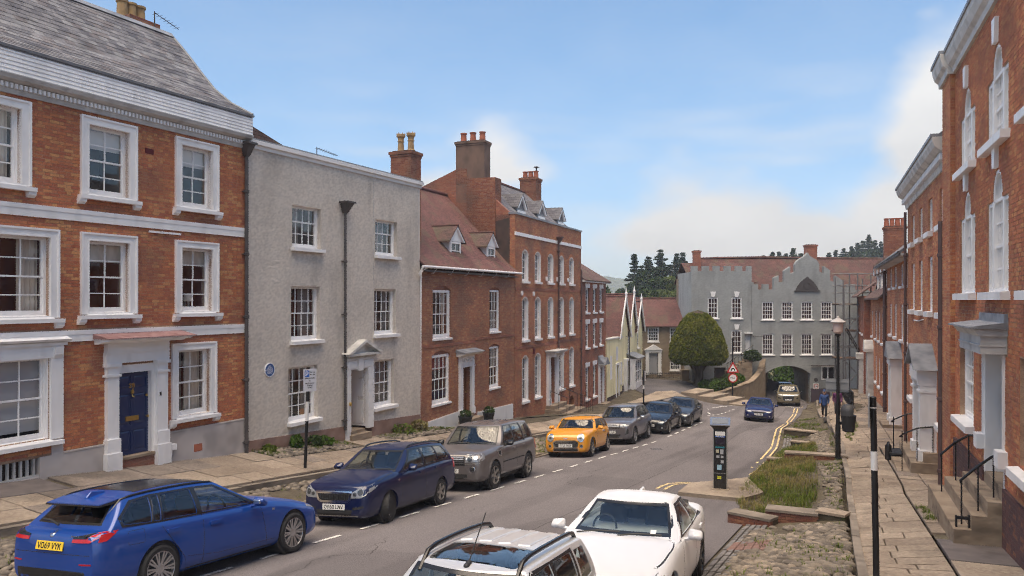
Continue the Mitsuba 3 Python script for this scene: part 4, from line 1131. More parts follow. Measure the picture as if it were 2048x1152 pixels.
put('doorcase', MB(F3).box(3.48, 3.78, 0, .10, -5.16, -3.02).box(4.66, 4.96, 0, .10, -5.16, -3.02).box(3.45, 3.80, 0, .14, -5.2, -4.9).box(4.64, 4.99, 0, .14, -5.2, -4.9).box(3.44, 5.0, 0, .12, -3.02, -2.96).box(3.48, 4.96, 0, .10, -2.96, -2.52), 'white_paint', d3)
mb = MB(F3)
for k in range(3):
    mb.tube([(3.62 + .42 * k + .38 * t, .11, -2.62 - .14 * math.sin(PI * t)) for t in np.linspace(0, 1, 7)], .02, 5)
put('swags', mb, 'stone_white', d3)
put('canopy', MB(F3).side([(0, -2.52), (.2, -2.5), (.42, -2.40), (.46, -2.36), (0, -2.34)], 3.25, 5.2), 'stone_white', d3)
put('canopy_roof', MB(F3).side([(0, -2.34), (.5, -2.355), (.5, -2.33), (0, -2.2)], 3.2, 5.25), 'lead', d3)
put('doorstep', MB(F3).box(3.75, 4.7, -.16, .2, -5.3, -5.14).box(3.4, 5.0, .0, .55, -5.6, -5.3), 'step_stone', d3)
put('door_knob', MB(F3).tube([(4.5, -.16, -4.2), (4.5, -.1, -4.2)], .035, 8), 'brass', d3)
put('gutter', MB(F3).tube([(-.35, .32, 1.34), (10.3, .32, 1.38)], .055, 8).tube([(-.3, .3, 1.3), (-.3, .12, 1.05), (-.02, .08, .9)], .04, 8), 'white_paint', h3, smooth=40)
put('eaves_board', MB(F3).box(0, 10.06, -.05, .22, 1.16, 1.22), 'iron', h3)
mb = MB(F3)
for u in np.arange(.9, 10, 1.55):
    mb.tube([(u, .30, 1.30), (u, .16, 1.12), (u, .02, 1.10)], .014, 5)
put('gutter_bracket', mb, 'white_paint', h3)
PR3 = [(.30, 1.38), (-.4, 1.95), (-3.95, 5.62)]
r3 = roof_plane(h3, F3, -.05, 10.04, PR3, 'tile_red')
roof_plane(h3, F3, -.05, 10.04, [(-8.2, 1.4), (-3.95, 5.62)], 'tile_red')
put('ridge', MB(F3).tube([(-.05, -3.95, 5.66), (10.04, -3.95, 5.66)], .10, 8), 'tile_red', r3)
put('side_wall', MB(F3).side([(-.34, -6.5), (-.34, 1.3), (-3.95, 5.4), (-8, 1.3), (-8, -6.5)], 0.0, .3), 'wall_brown', h3)
for (c, a0, a1) in ((4.42, 3.88, 4.98), (8.42, 7.92, 8.92)):
    # dormer: white cheeks, tiled gable roof, casement
    dm = put('dormer', MB(F3).side([(-.62, 1.50), (-.62, 2.72), (-1.15, 2.72), (-.6, 2.72), (-1.2, 2.72), (-2.1, 2.72), (-.75, 1.45)][:2] + [(-1.75, 2.72), (-.52, 1.50)], a0 - .03, a0 + .04).side([(-.62, 1.50), (-.62, 2.72), (-1.75, 2.72), (-.52, 1.50)], a1 - .04, a1 + .03), 'white_wall', h3)
    put('gable_board', MB(F3).poly(Polygon([(a0 - .2, 2.68), (a1 + .2, 2.68), (c + .03, 3.30)]), -.66, -.60).poly(Polygon([(a0 - .26, 2.66), (c, 3.38), (c, 3.27), (a0 - .12, 2.66)]), -.60, -.50).poly(Polygon([(a1 + .26, 2.66), (c, 3.38), (c, 3.27), (a1 + .12, 2.66)]), -.60, -.50), 'white_paint', dm)
    sash(dm, F3, a0 + .03, a1 - .03, 1.52, 2.66, 2, (1, 2), .0, v=-.60, near=False, sill=(.05, .06, .06), fw=.09, split=.66, bar=.04)
    for s, e in ((a0 - .3, c), (a1 + .3, c)):
        v0, v1 = -.48, -2.3
        put('dormer_roof', MB(F3).hexa(np.array([[s, v1, 2.60], [s, v1, 2.66], [s, v0, 2.60], [s, v0, 2.66], [e, v1, 3.36], [e, v1, 3.42], [e, v0, 3.36], [e, v0, 3.42]])), 'tile_dark', dm)
    put('dormer_ridge', MB(F3).tube([(c, -.46, 3.42), (c, -2.35, 3.42)], .06, 6), 'tile_red', dm)

# 4: three storey brick house, five windows wide, slate roof behind a parapet
F4 = Frame(*F3(np.array([10.104, 0, 0]))[:2], 21.3, 1)
h4 = thing('brick_house', 'three storey brown brick house five windows wide with slate dormers behind its parapet', 'house', 'houses along the left side')
cols4 = [(1.05, 1.95), (3.08, 4.0), (5.32, 6.25), (7.42, 8.35), (9.52, 10.45)]
W4 = [(a, b, 1.02, 2.50, 2.68) for a, b in cols4] + [(a, b, -2.14, -.05, .15) for a, b in cols4] + [(a, b, -5.42, -3.2, -3.0) for i, (a, b) in enumerate(cols4) if i != 2]
D4 = (5.42, 6.55, -6.05, -3.35)
holes4 = [arch(*w) for w in W4] + [sbox(5.4, -6.1, 6.6, -3.3), arch(9.5, 10.5, -7.2, -6.35, -6.08)]
wall(h4, F4, sbox(0.02, -8.4, 12.13, 4.48), holes4, 'wall_brown_2', .3)
put('side_wall', MB(F4).box(.02, .30, -6, -.3, -6, 4.48), 'soot_wall', h4)
put('side_wall', MB(F4).box(11.85, 12.13, -6, -.3, -8, 4.48), 'wall_brown_2', h4)
put('coping', MB(F4).box(-.03, 12.18, -.36, .07, 4.48, 4.58), 'lead', h4)
put('band', MB(F4).box(-.02, 12.16, -.02, .05, 3.38, 3.56), 'white_paint', h4)
for z in (.50, -2.62):
    put('string_course', MB(F4).box(.02, 12.13, -.02, .02, z, z + .16), 'wall_red', h4)
for (u0, u1, z0, z1, zt) in W4:
    k = sash(h4, F4, u0, u1, z0, z1, 2, (2, 2), .14, zt=zt, fw=.10, sill=(.06, .12, .13), bar=.035)
    put('arch_head', MB(F4).poly(arch(u0 - .2, u1 + .2, z1 - .1, z1 + .05, zt + .24).difference(arch(u0 - .031, u1 + .031, z0, z1, zt + .031)).difference(sbox(u0 - 1, z0 - 2, u1 + 1, z1 - .02)), -.02, .008), 'brick_warm', k)
    put('reveal', MB(F4).poly(arch(u0 - .03, u1 + .03, z0, z1, zt + .03).difference(arch(u0 + .004, u1 - .004, z0, z1, zt)), -.12, .012), 'white_paint', k)
d4 = panel_door(h4, F4, D4[0], D4[1], D4[2], -3.9, -.2, 'white_paint')
put('fanlight', MB(F4).box(5.42, 6.55, -.24, -.2, -3.88, -3.36), 'dark_glass', d4)
put('doorcase', MB(F4).box(5.02, 5.40, 0, .16, -6.1, -3.3).box(6.58, 6.96, 0, .16, -6.1, -3.3).box(4.98, 5.44, 0, .2, -6.12, -5.75).box(6.54, 7.0, 0, .2, -6.12, -5.75).box(5.0, 6.98, 0, .2, -3.34, -3.05).box(5.05, 5.38, .1, .5, -3.3, -3.08).box(6.6, 6.93, .1, .5, -3.3, -3.08), 'white_paint', d4)
put('canopy', MB(F4).box(4.85, 7.15, 0, .62, -3.06, -2.98).box(4.8, 7.2, 0, .66, -2.98, -2.93), 'stone_white', d4)
put('steps', MB(F4).box(4.9, 7.3, 0, .55, -7.2, -6.10).box(4.75, 7.6, 0, .95, -7.4, -6.32).box(4.55, 8.6, 0, 1.35, -7.5, -6.55), 'step_stone', d4)
rail = MB(F4)
for u0 in (5.02, 7.2):
    rail.tube([(u0, .2, -5.22), (u0, 1.28, -5.62)], .018, 5)
    for v, zb in ((.25, -6.1), (.75, -6.32), (1.25, -6.55)):
        rail.tube([(u0, v, zb), (u0, v, -5.24 - .37 * (v - .2))], .014, 5)
rail.tube([(7.2, 1.28, -5.62), (10.4, 1.28, -6.2)], .018, 5)
for u in np.arange(7.6, 10.5, .45):
    rail.tube([(u, 1.28, -7.3), (u, 1.28, -5.62 - .18 * (u - 7.2))], .012, 5)
hr = thing('iron_railing', 'thin black iron railing at the steps of the five window brick house', 'railing')
put('rails', rail, 'black_iron', hr)
put('cellar_opening', MB(F4).box(9.4, 10.6, -.8, -.3, -7.3, -6), 'soot_wall', h4)
downpipe(h4, F4, 7.06, -2.9, 3.45, .1, .05, m='terracotta_dark', hw=.16)
downpipe(h4, F4, 11.9, -7.2, 2.0, .1, .05, head=False, m='terracotta_dark')
for u, z in ((.95, .36), (2.8, .34), (5.0, 1.22), (7.0, 1.23), (9.16, 1.25)):
    put('wall_tie', MB(F4).tube([(u, 0, z), (u, .06, z)], .13, 10), 'white_paint', h4)
put('alarm_box', MB(F4).box(2.72, 2.92, 0, .08, -2.98, -2.66), 'room_red', h4)
PR4 = [(-.3, 4.5), (-3.1, 6.95)]
r4 = roof_plane(h4, F4, .1, 11.2, PR4, 'slate_flat')
roof_plane(h4, F4, .1, 11.2, [(-6, 4.5), (-3.1, 6.95)], 'slate_flat')
put('ridge', MB(F4).tube([(.1, -3.1, 6.98), (11.2, -3.1, 6.98)], .09, 8), 'tile_red', r4)
put('gable', MB(F4).side([(-.3, 4.3), (-.3, 4.55), (-3.1, 7.1), (-6.1, 5.9), (-6.1, 3)], .02, .3), 'wall_red', h4)
ck = chimney(h4, F4, .02, .82, -3.40, -1.75, 5.2, 8.45, 3, pr=.17, ph=.5, m='roughcast_dark')
put('chimney_breast', MB(F4).box(-.04, .80, -2.75, -1.1, 1.5, 6.45).side([(-3.4, 6.2), (-2.75, 6.2), (-2.75, 7.0), (-3.4, 7.0)], .0, .8), 'chimney_brick', h4)
chimney(h4, F4, 9.7, 10.75, -3.4, -2.3, 4.8, 7.9, 3, pr=.17, ph=.45)
put('cowl', MB(F4).lathe(10.22, -2.45, 8.4, [(.05, 0), (.05, .2), (.22, .22), (.03, .3)], 8), 'iron', h4)
for c in (2.75, 6.15, 9.95):
    a0, a1 = c - .62, c + .62
    dm = put('dormer', MB(F4).box(a0, a1, -1.6, -.72, 4.5, 5.12), 'lead', h4)
    put('gable_board', MB(F4).poly(Polygon([(a0 - .12, 5.06), (c, 5.86), (c, 5.70), (a0 + .06, 5.06)]), -.74, -.60).poly(Polygon([(a1 + .12, 5.06), (c, 5.86), (c, 5.70), (a1 - .06, 5.06)]), -.74, -.60).box(a0, a1, -.70, -.66, 4.60, 4.95), 'white_paint', dm)
    put('gable_slate', MB(F4).poly(Polygon([(a0, 5.06), (a1, 5.06), (c, 5.72)]), -.9, -.72), 'slate_flat', dm)
    for s, e in ((a0 - .16, c), (a1 + .16, c)):
        put('dormer_roof', MB(F4).hexa(np.array([[s, -2.6, 5.06], [s, -2.6, 5.12], [s, -.58, 5.06], [s, -.58, 5.12], [e, -2.6, 5.86], [e, -2.6, 5.92], [e, -.58, 5.86], [e, -.58, 5.92]])), 'slate_flat', dm)

# 5: narrow brick house with blind white windows
F5 = Frame(*F4(np.array([12.133, 0, 0]))[:2], 20.5, 1)
h5 = thing('brick_house', 'narrow three storey red brick house with tall white keystoned windows next to the cream cottages', 'house', 'houses along the left side')
cols5 = [(1.15, 2.1), (3.1, 4.05), (4.95, 5.9)]
W5 = [(a, b, z0, z1) for a, b in cols5 for z0, z1 in ((-.85, .82), (-3.25, -1.62))] + [(a, b, -6.75, -4.55) for a, b in cols5[:2]]
wall(h5, F5, sbox(.02, -9, 6.85, 1.2), [sbox(a, c, b, d) for a, b, c, d in W5] + [sbox(4.72, -7.4, 5.6, -4.9)], 'wall_red', .3)
put('side_wall', MB(F5).box(6.55, 6.85, -6, -.3, -8.5, 1.2), 'wall_red', h5)
for (a, b, c, d) in W5:
    k = sash(h5, F5, a, b, c, d, 2, (2, 2), .10, fw=.12, sill=(.06, .1, .12), bar=.04)
    put('lintel', MB(F5).poly(Polygon([(a - .06, d), (b + .06, d), (b + .12, d + .30), (a - .12, d + .30)]), -.02, .03), 'white_paint', k)
d5 = panel_door(h5, F5, 4.76, 5.56, -7.36, -4.95, -.15, 'white_wall')
put('doorcase', MB(F5).box(4.50, 4.74, 0, .14, -7.4, -4.8).box(5.58, 5.82, 0, .14, -7.4, -4.8).box(4.48, 5.84, 0, .16, -4.84, -4.6), 'white_paint', d5)
put('canopy', MB(F5).side([(0, -4.62), (.5, -4.62), (0, -4.0)], 4.5, 5.85).poly(Polygon([(4.4, -4.64), (5.95, -4.64), (5.17, -4.12)]), .02, .55), 'lead', d5)
put('doorstep', MB(F5).box(4.4, 5.95, 0, .6, -7.7, -7.4), 'step_stone', d5)
put('eaves', MB(F5).box(-.1, 7.1, -.2, .3, 1.2, 1.34), 'white_wall', h5)
roof_plane(h5, F5, -.1, 7.1, [(.36, 1.34), (-3.2, 3.5)], 'tile_dark')
put('hip', MB(F5).add(np.array([[7.1, .36, 1.34], [7.1, -6.6, 1.34], [4.6, -3.2, 3.52]]), np.array([[0, 1, 2]])), 'tile_dark', h5)

# ---------------------------------------------------------------- right-hand terrace
# 1: tall brick house with Venetian windows
FA = Frame(*R(0, 2.9), 21.3, -1)
ha = thing('town_house', 'tall orange brick house with three-light arched windows, door canopy and steps at far right', 'house', 'houses along the right side')
cv = [7.2, 10.25, 13.3, 16.5, 19.7]
VW = [(c, 2.86, 4.04, 4.58) for c in cv] + [(c, .14, 1.80, 2.34) for c in cv]
HV = .93


def venetian(c, z0, z1, zt, hw=HV, cw=.42):
    return unary_union([sbox(c - hw, z0, c + hw, z1), arch(c - cw, c + cw, z0, zt - cw, zt, 14)])


GA = [(18.95, 20.75, -2.62, -1.05), (12.4, 14.75, -2.66, -.92), (9.3, 11.2, -2.6, -.92)]
DA = (15.88, 17.72, -3.25, -.95)
ha_holes = [venetian(*w) for w in VW] + [sbox(a, c, b, d) for a, b, c, d in GA] + [sbox(DA[0], DA[2], DA[1], DA[3])]
wall(ha, FA, sbox(5.0, -3.24, 22.78, 5.35), ha_holes, 'mortar', .34)
lay_bricks(ha, FA, sbox(11.4, -3.23, 21.5, 5.30), ha_holes + [sbox(17.6, -.98, 15.6, -.3)], 'brick_warm', (14.4, 1.2))
put('wall_face', MB(FA).box(5.0, 11.4, -.05, .006, -3.2, 5.3), 'wall_orange', ha)
put('plinth', MB(FA).poly(sbox(5.0, -6, 15.86, -3.24).union(sbox(17.74, -6, 22.8, -3.24)), -.34, .05), 'wall_dark', ha)
put('pier', MB(FA).box(21.45, 22.8, -.3, .11, -6, 5.36), 'wall_orange', ha)
put('side_wall', MB(FA).box(22.45, 22.79, -7, -.3, -6, 5.4).box(5, 22.5, -7.3, -7, -5, 5.4), 'wall_orange', ha)
put('cornice', MB(FA).side([(0, 5.35), (.06, 5.36), (.08, 5.48), (.16, 5.56), (.22, 5.72), (.23, 5.84), (0, 5.84)], 5, 21.4).side([(.0, 5.35), (.17, 5.36), (.19, 5.48), (.27, 5.56), (.32, 5.72), (.33, 5.84), (0, 5.84)], 21.4, 22.95), 'stone_white', ha)
put('gutter', MB(FA).box(5, 21.4, 0, .26, 5.84, 5.92).box(21.4, 22.98, 0, .36, 5.84, 5.92), 'lead', ha)
roof_plane(ha, FA, 5, 23.0, [(.2, 5.9), (-3.6, 9.0), (-7.4, 5.9)], 'slate_flat', .08)
for c, z0, z1, zt in VW:
    op = venetian(c, z0, z1, zt)
    key = put('window', MB(FA).poly(op.difference(op.buffer(-.07)), -.13, -.02), 'white_paint', ha)
    mb = MB(FA); cw = .42
    for s in (-1, 1):
        mb.box(c + s * .455 - .06, c + s * .455 + .06, -.13, -.005, z0, z1 + .02)
    mb.poly(arch(c - cw, c + cw, z0, zt - cw, zt, 14).buffer(.015).difference(arch(c - cw + .06, c + cw - .06, z0, zt - cw, zt - .06, 14)).difference(sbox(c - 2, z0 - 1, c + 2, z1)), -.12, -.008)
    mb.box(c - cw, c + cw, -.11, -.03, z1 - .03, z1 + .03).box(c - cw, c + cw, -.11, -.04, (z0 + z1) / 2 - .03, (z0 + z1) / 2 + .02)
    for k in range(1, 4):
        x = c - cw + 2 * cw * k / 4; mb.box(x - .012, x + .012, -.09, -.055, z0, zt - .1 if k == 2 else zt - .16)
    for k in (1, 3):
        z = z0 + (z1 - z0) * k / 4; mb.box(c - cw, c + cw, -.09, -.055, z - .012, z + .012)
    for s in (-1, 1):
        mb.box(c + s * .70 - .012, c + s * .70 + .012, -.09, -.055, z0, z1)
        for k in (1, 2, 3):
            z = z0 + (z1 - z0) * k / 4; mb.box(min(c + s * .5, c + s * .9), max(c + s * .5, c + s * .9), -.09, -.055, z - .012, z + .012)
    put('glazing_bars', mb, 'white_paint', key)
    a = np.array(op.buffer(-.05).exterior.coords)[:-1]
    tri = trimesh.creation.triangulate_polygon(op.buffer(-.05), engine='earcut')
    put('pane', (FA(np.column_stack([tri[0][:, 0], np.full(len(tri[0]), -.075), tri[0][:, 1]])), tri[1]), 'glass', key)
    d = .9
    put('room', MB(FA).box(c - 1.0, c + 1.0, -1.1, -1.05, z0 - .1, zt + .1).box(c - 1.02, c - 1.0, -1.05, -.345, z0 - .1, zt + .1).box(c + 1.0, c + 1.02, -1.05, -.345, z0 - .1, zt + .1).box(c - 1, c + 1, -1.05, -.345, z0 - .12, z0 - .1).box(c - 1, c + 1, -1.05, -.345, zt + .1, zt + .12), 'room', key)
    put('curtain', drape_sheet(FA, c - .85, c + .85, z0, zt, -.22, .02, 12), 'curtain', key, smooth=True)
    put('sill', MB(FA).side([(-.1, z0 + .02), (.16, z0), (.16, z0 - .14), (-.1, z0 - .14)], c - HV - .14, c + HV + .14), 'white_paint', key)
    put('keystone', MB(FA).poly(Polygon([(c - .10, zt + .02), (c + .10, zt + .02), (c + .15, zt + .46), (c - .15, zt + .46)]), -.02, .08), 'white_paint', key)
for i, (u0, u1, z0, z1) in enumerate(GA):
    sash(ha, FA, u0, u1, z0, z1, 6, (2, 2), .10, near=True, dress=[('c', .05, .95, 'curtain')], sill=(.12, .18, .15))
dka = panel_door(ha, FA, 16.55, 17.45, -3.2, -1.62, -.52, 'door_grey')
put('doorcase', MB(FA).box(15.88, 16.02, -.5, .0, -3.3, -.98).box(17.58, 17.72, -.5, .02, -3.3, -.98).box(16.02, 17.58, -.5, -.4, -1.60, -1.5).box(16.02, 17.58, -.5, -.3, -1.05, -.95).box(17.3, 17.36, -.5, -.38, -3.2, -1.0).boxes([(x, x + .03, -.48, -.42, -1.5, -1.05) for x in np.arange(16.2, 17.3, .18)]), 'white_paint', dka)
put('lining', MB(FA).box(15.84, 15.88, -.5, .05, -2.75, -.95), 'white_paint', dka)
put('lining', MB(FA).box(17.72, 17.78, -.5, .05, -2.75, -.95), 'white_paint', dka)
for u_ in (15.6, 17.62):
    put('sill', MB(FA).box(u_, u_ + .35, .0, .16, -2.86, -2.58), 'white_paint', dka)
put('hall', MB(FA).box(15.7, 17.9, -2.2, -2.1, -3.4, -.9), 'room', dka)
put('glass_light', MB(FA).box(16.02, 17.58, -.47, -.46, -1.5, -1.05), 'dark_glass', dka)
put('canopy', MB(FA).box(15.72, 17.95, 0, .40, -.93, -.80).box(15.70, 17.97, 0, .42, -.80, -.77).box(15.72, 17.95, 0, .40, -.77, -.62).side([(0, -.62), (.42, -.62), (.50, -.52), (.50, -.50), (0, -.50)], 15.66, 18.02), 'grey_trim', dka)
put('canopy_roof', MB(FA).side([(0, -.50), (.58, -.49), (.58, -.46), (.0, -.38)], 15.58, 18.12).box(15.62, 18.0, 0, .06, -.40, -.24), 'lead', dka)
st = put('steps', MB(FA).box(15.9, 19.6, 0, .78, -4.6, -4.02), 'step_stone', ha)
put('step', MB(FA).box(15.9, 19.3, 0, .50, -4.02, -3.76), 'step_stone', st)
put('step', MB(FA).box(15.9, 18.6, 0, .26, -3.76, -3.5), 'step_stone', st)
put('step', MB(FA).box(15.9, 17.7, -.6, .02, -3.6, -3.27), 'step_stone', st)
for nm, u, wall_u, zs in (('a', 16.3, 16.0, None), ('b', 18.9, 17.9, None)):
    k = thing('handrail', ('near' if nm == 'a' else 'far') + ' curved black iron handrail on the stone steps under the flat lead canopy', 'handrail')
    mb = MB(FA)
    pts = [(wall_u, .04, -2.72 if nm == 'a' else -2.66), (u - .1 if nm == 'a' else u - .3, .14, -2.76), (u, .36, -2.98), (u, .54, -3.16), (u, .62, -3.24), (u, .62, -3.30)]
    put('rail', mb.tube([np.array(p) for p in pts], .024, 8), 'black_iron', k, smooth=50)
    for v, zb in ((.10, -3.5), (.34, -3.76), (.60, -4.02)):
        zt = np.interp(v, [p[1] for p in pts[:-1]], [p[2] for p in pts[:-1]])
        mb = MB(FA).tube([(u, v, zb), (u, v, zt)], .014, 5)
        for zz in np.linspace(zb + .15, zt - .1, 6):
            mb.lathe(u, v, zz, [(.013, 0), (.022, .012), (.013, .024)], 5)
        put('post', mb, 'black_iron', k)
bs = thing('boot_scraper', 'small black iron boot scraper on the bottom stone step at far right', 'boot scraper')
put('frame', MB(FA).box(16.05, 16.12, .50, .53, -4.02, -3.80).box(16.05, 16.12, .70, .73, -4.02, -3.82).box(16.06, 16.11, .50, .73, -3.88, -3.83), 'black_iron', bs)
downpipe(ha, FA, 22.92, -4.7, 2.0, .12, .075, head=False, m='terracotta_dark')

# 2: three storey house with white cornice and four windows
FB = Frame(*R(0, 2.95), 21.3, -1)
hb = thing('town_house', 'three storey brick house with deep dentilled white cornice and pedimented porch on the right', 'house', 'houses along the right side')
cb = [(23.75, 24.65), (26.2, 27.2), (28.75, 29.75), (31.15, 32.2)]
WB = [(a, b, 2.02, 3.02) for a, b in cb] + [(a, b, -.34, 1.30) for a, b in cb] + [(23.75, 24.65, -3.36, -1.66), (28.9, 29.9, -3.5, -1.7), (31.15, 32.4, -3.45, -1.75)]
wall(hb, FB, sbox(22.9, -7, 33.6, 3.5), [sbox(a, c, b, d) for a, b, c, d in WB] + [sbox(25.6, -4.4, 27.0, -1.9)], 'wall_orange', .32)
put('side_wall', MB(FB).box(33.28, 33.6, -7, -.3, -7, 4.0), 'wall_orange', hb)
for (a, b, c, d) in WB:
    sash(hb, FB, a, b, c, d, 3, (2, 2), .06, fw=.10, sill=(.07, .14, .16), bar=.03, zt=d + .07 if d > 2.5 else None)
put('cornice', MB(FB).side([(0, 3.42), (.05, 3.42), (.08, 3.55), (.08, 3.78), (.20, 3.82), (.32, 3.92), (.38, 4.06), (.38, 4.16), (0, 4.16)], 22.9, 33.75), 'stone_white', hb)
put('dentils', MB(FB).boxes([(x, x + .1, .07, .2, 3.6, 3.76) for x in np.arange(23, 33.6, .2)]), 'white_paint', hb, kind='stuff')
put('gutter', MB(FB).box(22.9, 33.8, 0, .42, 4.16, 4.24), 'lead', hb)
roof_plane(hb, FB, 23.0, 33.7, [(.3, 4.2), (-3.2, 6.6), (-6.7, 4.2)], 'slate_flat', .08)
db = panel_door(hb, FB, 25.7, 26.9, -4.25, -1.95, -.2, 'white_wall')
mb = MB(FB)
for u in (25.45, 27.15):
    mb.box(u - .2, u + .2, 0, .42, -4.6, -2.3).box(u - .25, u + .25, 0, .48, -4.7, -4.25).box(u - .24, u + .24, 0, .47, -2.62, -2.55).box(u - .23, u + .23, 0, .46, -2.42, -2.3)
put('doorcase', mb.box(25.2, 27.4, 0, .5, -2.3, -1.95), 'white_paint', db)
put('pediment', MB(FB).poly(Polygon([(25.1, -1.95), (27.5, -1.95), (26.3, -1.45)]), 0, .45), 'stone_white', db)
put('porch_roof', MB(FB).poly(Polygon([(24.95, -1.97), (26.3, -1.28), (27.65, -1.97), (27.5, -1.97), (26.3, -1.40), (25.1, -1.97)]), 0, .62), 'lead', db)
st = put('steps', MB(FB).box(25.0, 28.0, 0, .35, -5.2, -4.28), 'step_stone', hb)
put('step', MB(FB).box(24.9, 28.6, 0, .68, -5.4, -4.55), 'step_stone', st)
put('step', MB(FB).box(24.8, 29.3, 0, 1.0, -5.5, -4.85), 'step_stone', st)
k = thing('handrail', 'black iron hoop handrail on the steps of the pedimented white porch', 'handrail')
for u in (25.2, 28.2):
    put('rail', MB(FB).tube([(u, .05, -3.55), (u, .5, -3.62), (u, .85, -3.8), (u + .12, .93, -3.9), (u + .25, .85, -3.92)], .022, 7), 'black_iron', k, smooth=50)
    for v, zb in ((.1, -4.28), (.5, -4.55), (.88, -4.85)):
        put('post', MB(FB).tube([(u, v, zb), (u, v, -3.58 - .3 * max(0, v - .4))], .015, 5), 'black_iron', k)
downpipe(hb, FB, 33.4, -6, 3.3, .1, .05, head=False, m='terracotta_dark')
put('cable', MB(FB).tube([(28.2, .03, -.62), (29.6, .03, -.70), (31.0, .03, -.70)], .02, 4), 'white_wall', hb)

# 3: two and a half storeys, overhanging eaves, tall chimney
FC = Frame(*R(0, 3.2), 21.3, -1)
hc = thing('town_house', 'red brick house with overhanging slate eaves and tall chimney beyond the white-corniced house', 'house', 'houses along the right side')
cc = [(36.0, 37.1), (38.5, 39.7), (41.9, 43.1), (44.8, 46.0)]
WC = [(a, b, .62, 1.58) for a, b in cc] + [(a, b, -1.76, -.2) for a, b in cc] + [(a, b, -4.5, -3.05) for a, b in cc[2:]]
wall(hc, FC, sbox(33.5, -8, 48.1, 1.7), [sbox(a, c, b, d) for a, b, c, d in WC] + [sbox(39.3, -5.3, 40.3, -3.0)], 'wall_orange', .3)
put('side_wall', MB(FC).box(47.8, 48.1, -7, -.3, -8, 1.7), 'wall_orange', hc)
for (a, b, c, d) in WC:
    sash(hc, FC, a, b, c, d, 2, (2, 2), .05, fw=.12, sill=(.06, .1, .12), bar=.035)
put('eaves', MB(FC).box(33.5, 48.4, -.1, .5, 1.68, 1.78), 'grey_trim', hc)
put('gutter', MB(FC).tube([(33.6, .55, 1.80), (48.5, .55, 1.80)], .07, 8), 'black_iron', hc)
roof_plane(hc, FC, 33.5, 48.5, [(.6, 1.80), (-3.4, 5.1), (-7.4, 1.8)], 'slate_flat', .08)
dc = panel_door(hc, FC, 39.35, 40.25, -5.25, -3.1, -.1, 'white_wall')
put('doorcase', MB(FC).box(39.0, 39.3, 0, .45, -5.5, -2.9).box(40.3, 40.6, 0, .45, -5.5, -2.9).box(38.95, 40.65, 0, .5, -2.9, -2.55).box(38.95, 39.35, 0, .5, -5.6, -5.2).box(40.25, 40.65, 0, .5, -5.6, -5.2), 'white_paint', dc)
put('porch_roof', MB(FC).poly(Polygon([(38.7, -2.58), (39.8, -1.85), (40.9, -2.58)]), 0, .6), 'lead', dc)
put('doorstep', MB(FC).box(38.8, 40.8, 0, .8, -6, -5.5), 'step_stone', dc)
downpipe(hc, FC, 47.9, -6.2, 1.6, .12, .09, head=False, m='terracotta_dark')

# 4: low house with dormers
hd = thing('town_house', 'lower brick house with a row of white dormers, next to the scaffold', 'house', 'houses along the right side')
cd = [(50.9, 52.2), (54.2, 55.5), (57.4, 58.8), (61.6, 63.0)]
WD = [(a, b, -2.55, -.78) for a, b in cd] + [(a, b, -5.4, -3.65) for a, b in cd[:3]]
wall(hd, FC, sbox(48.15, -9, 64.4, .1), [sbox(a, c, b, d) for a, b, c, d in WD] + [sbox(61.0, -6.9, 62.2, -3.9)], 'wall_orange', .3)
for (a, b, c, d) in WD:
    sash(hd, FC, a, b, c, d, 2, (2, 2), .05, fw=.12, sill=(.06, .1, .12), bar=.035)
roof_plane(hd, FC, 48.15, 64.8, [(.45, .12), (-3.5, 3.6), (-7.4, .1)], 'tile_dark', .08)
chimney(hd, FC, 57.2, 58.1, -1.75, -.45, 1.0, 4.75, 4, pr=.16, ph=.55)
for c in (51.2, 54.6, 58.0, 61.6):
    dm = put('dormer', MB(FC).box(c - .8, c + .8, -1.9, -.25, .3, 1.75), 'white_wall', hd)
    put('pane', MB(FC).box(c - .5, c + .5, -.26, -.235, .75, 1.6), 'dark_glass', dm)
    for s, e in ((c - 1.0, c), (c + 1.0, c)):
        put('dormer_roof', MB(FC).hexa(np.array([[s, -2.8, 1.72], [s, -2.8, 1.8], [s, -.05, 1.72], [s, -.05, 1.8], [e, -2.8, 2.5], [e, -2.8, 2.58], [e, -.05, 2.5], [e, -.05, 2.58]])), 'tile_dark', dm)
    put('gable_board', MB(FC).poly(Polygon([(c - .95, 1.72), (c + .95, 1.72), (c, 2.48)]), -.12, -.08), 'white_wall', dm)
dd = panel_door(hd, FC, 61.05, 62.15, -6.7, -4.1, -.1, 'dark_door')
put('doorcase', MB(FC).box(60.6, 61.0, 0, .4, -6.8, -3.6).box(62.2, 62.6, 0, .4, -6.8, -3.6).poly(arch(60.5, 62.7, -3.6, -3.4, -2.8), 0, .6), 'stone_white', dd)

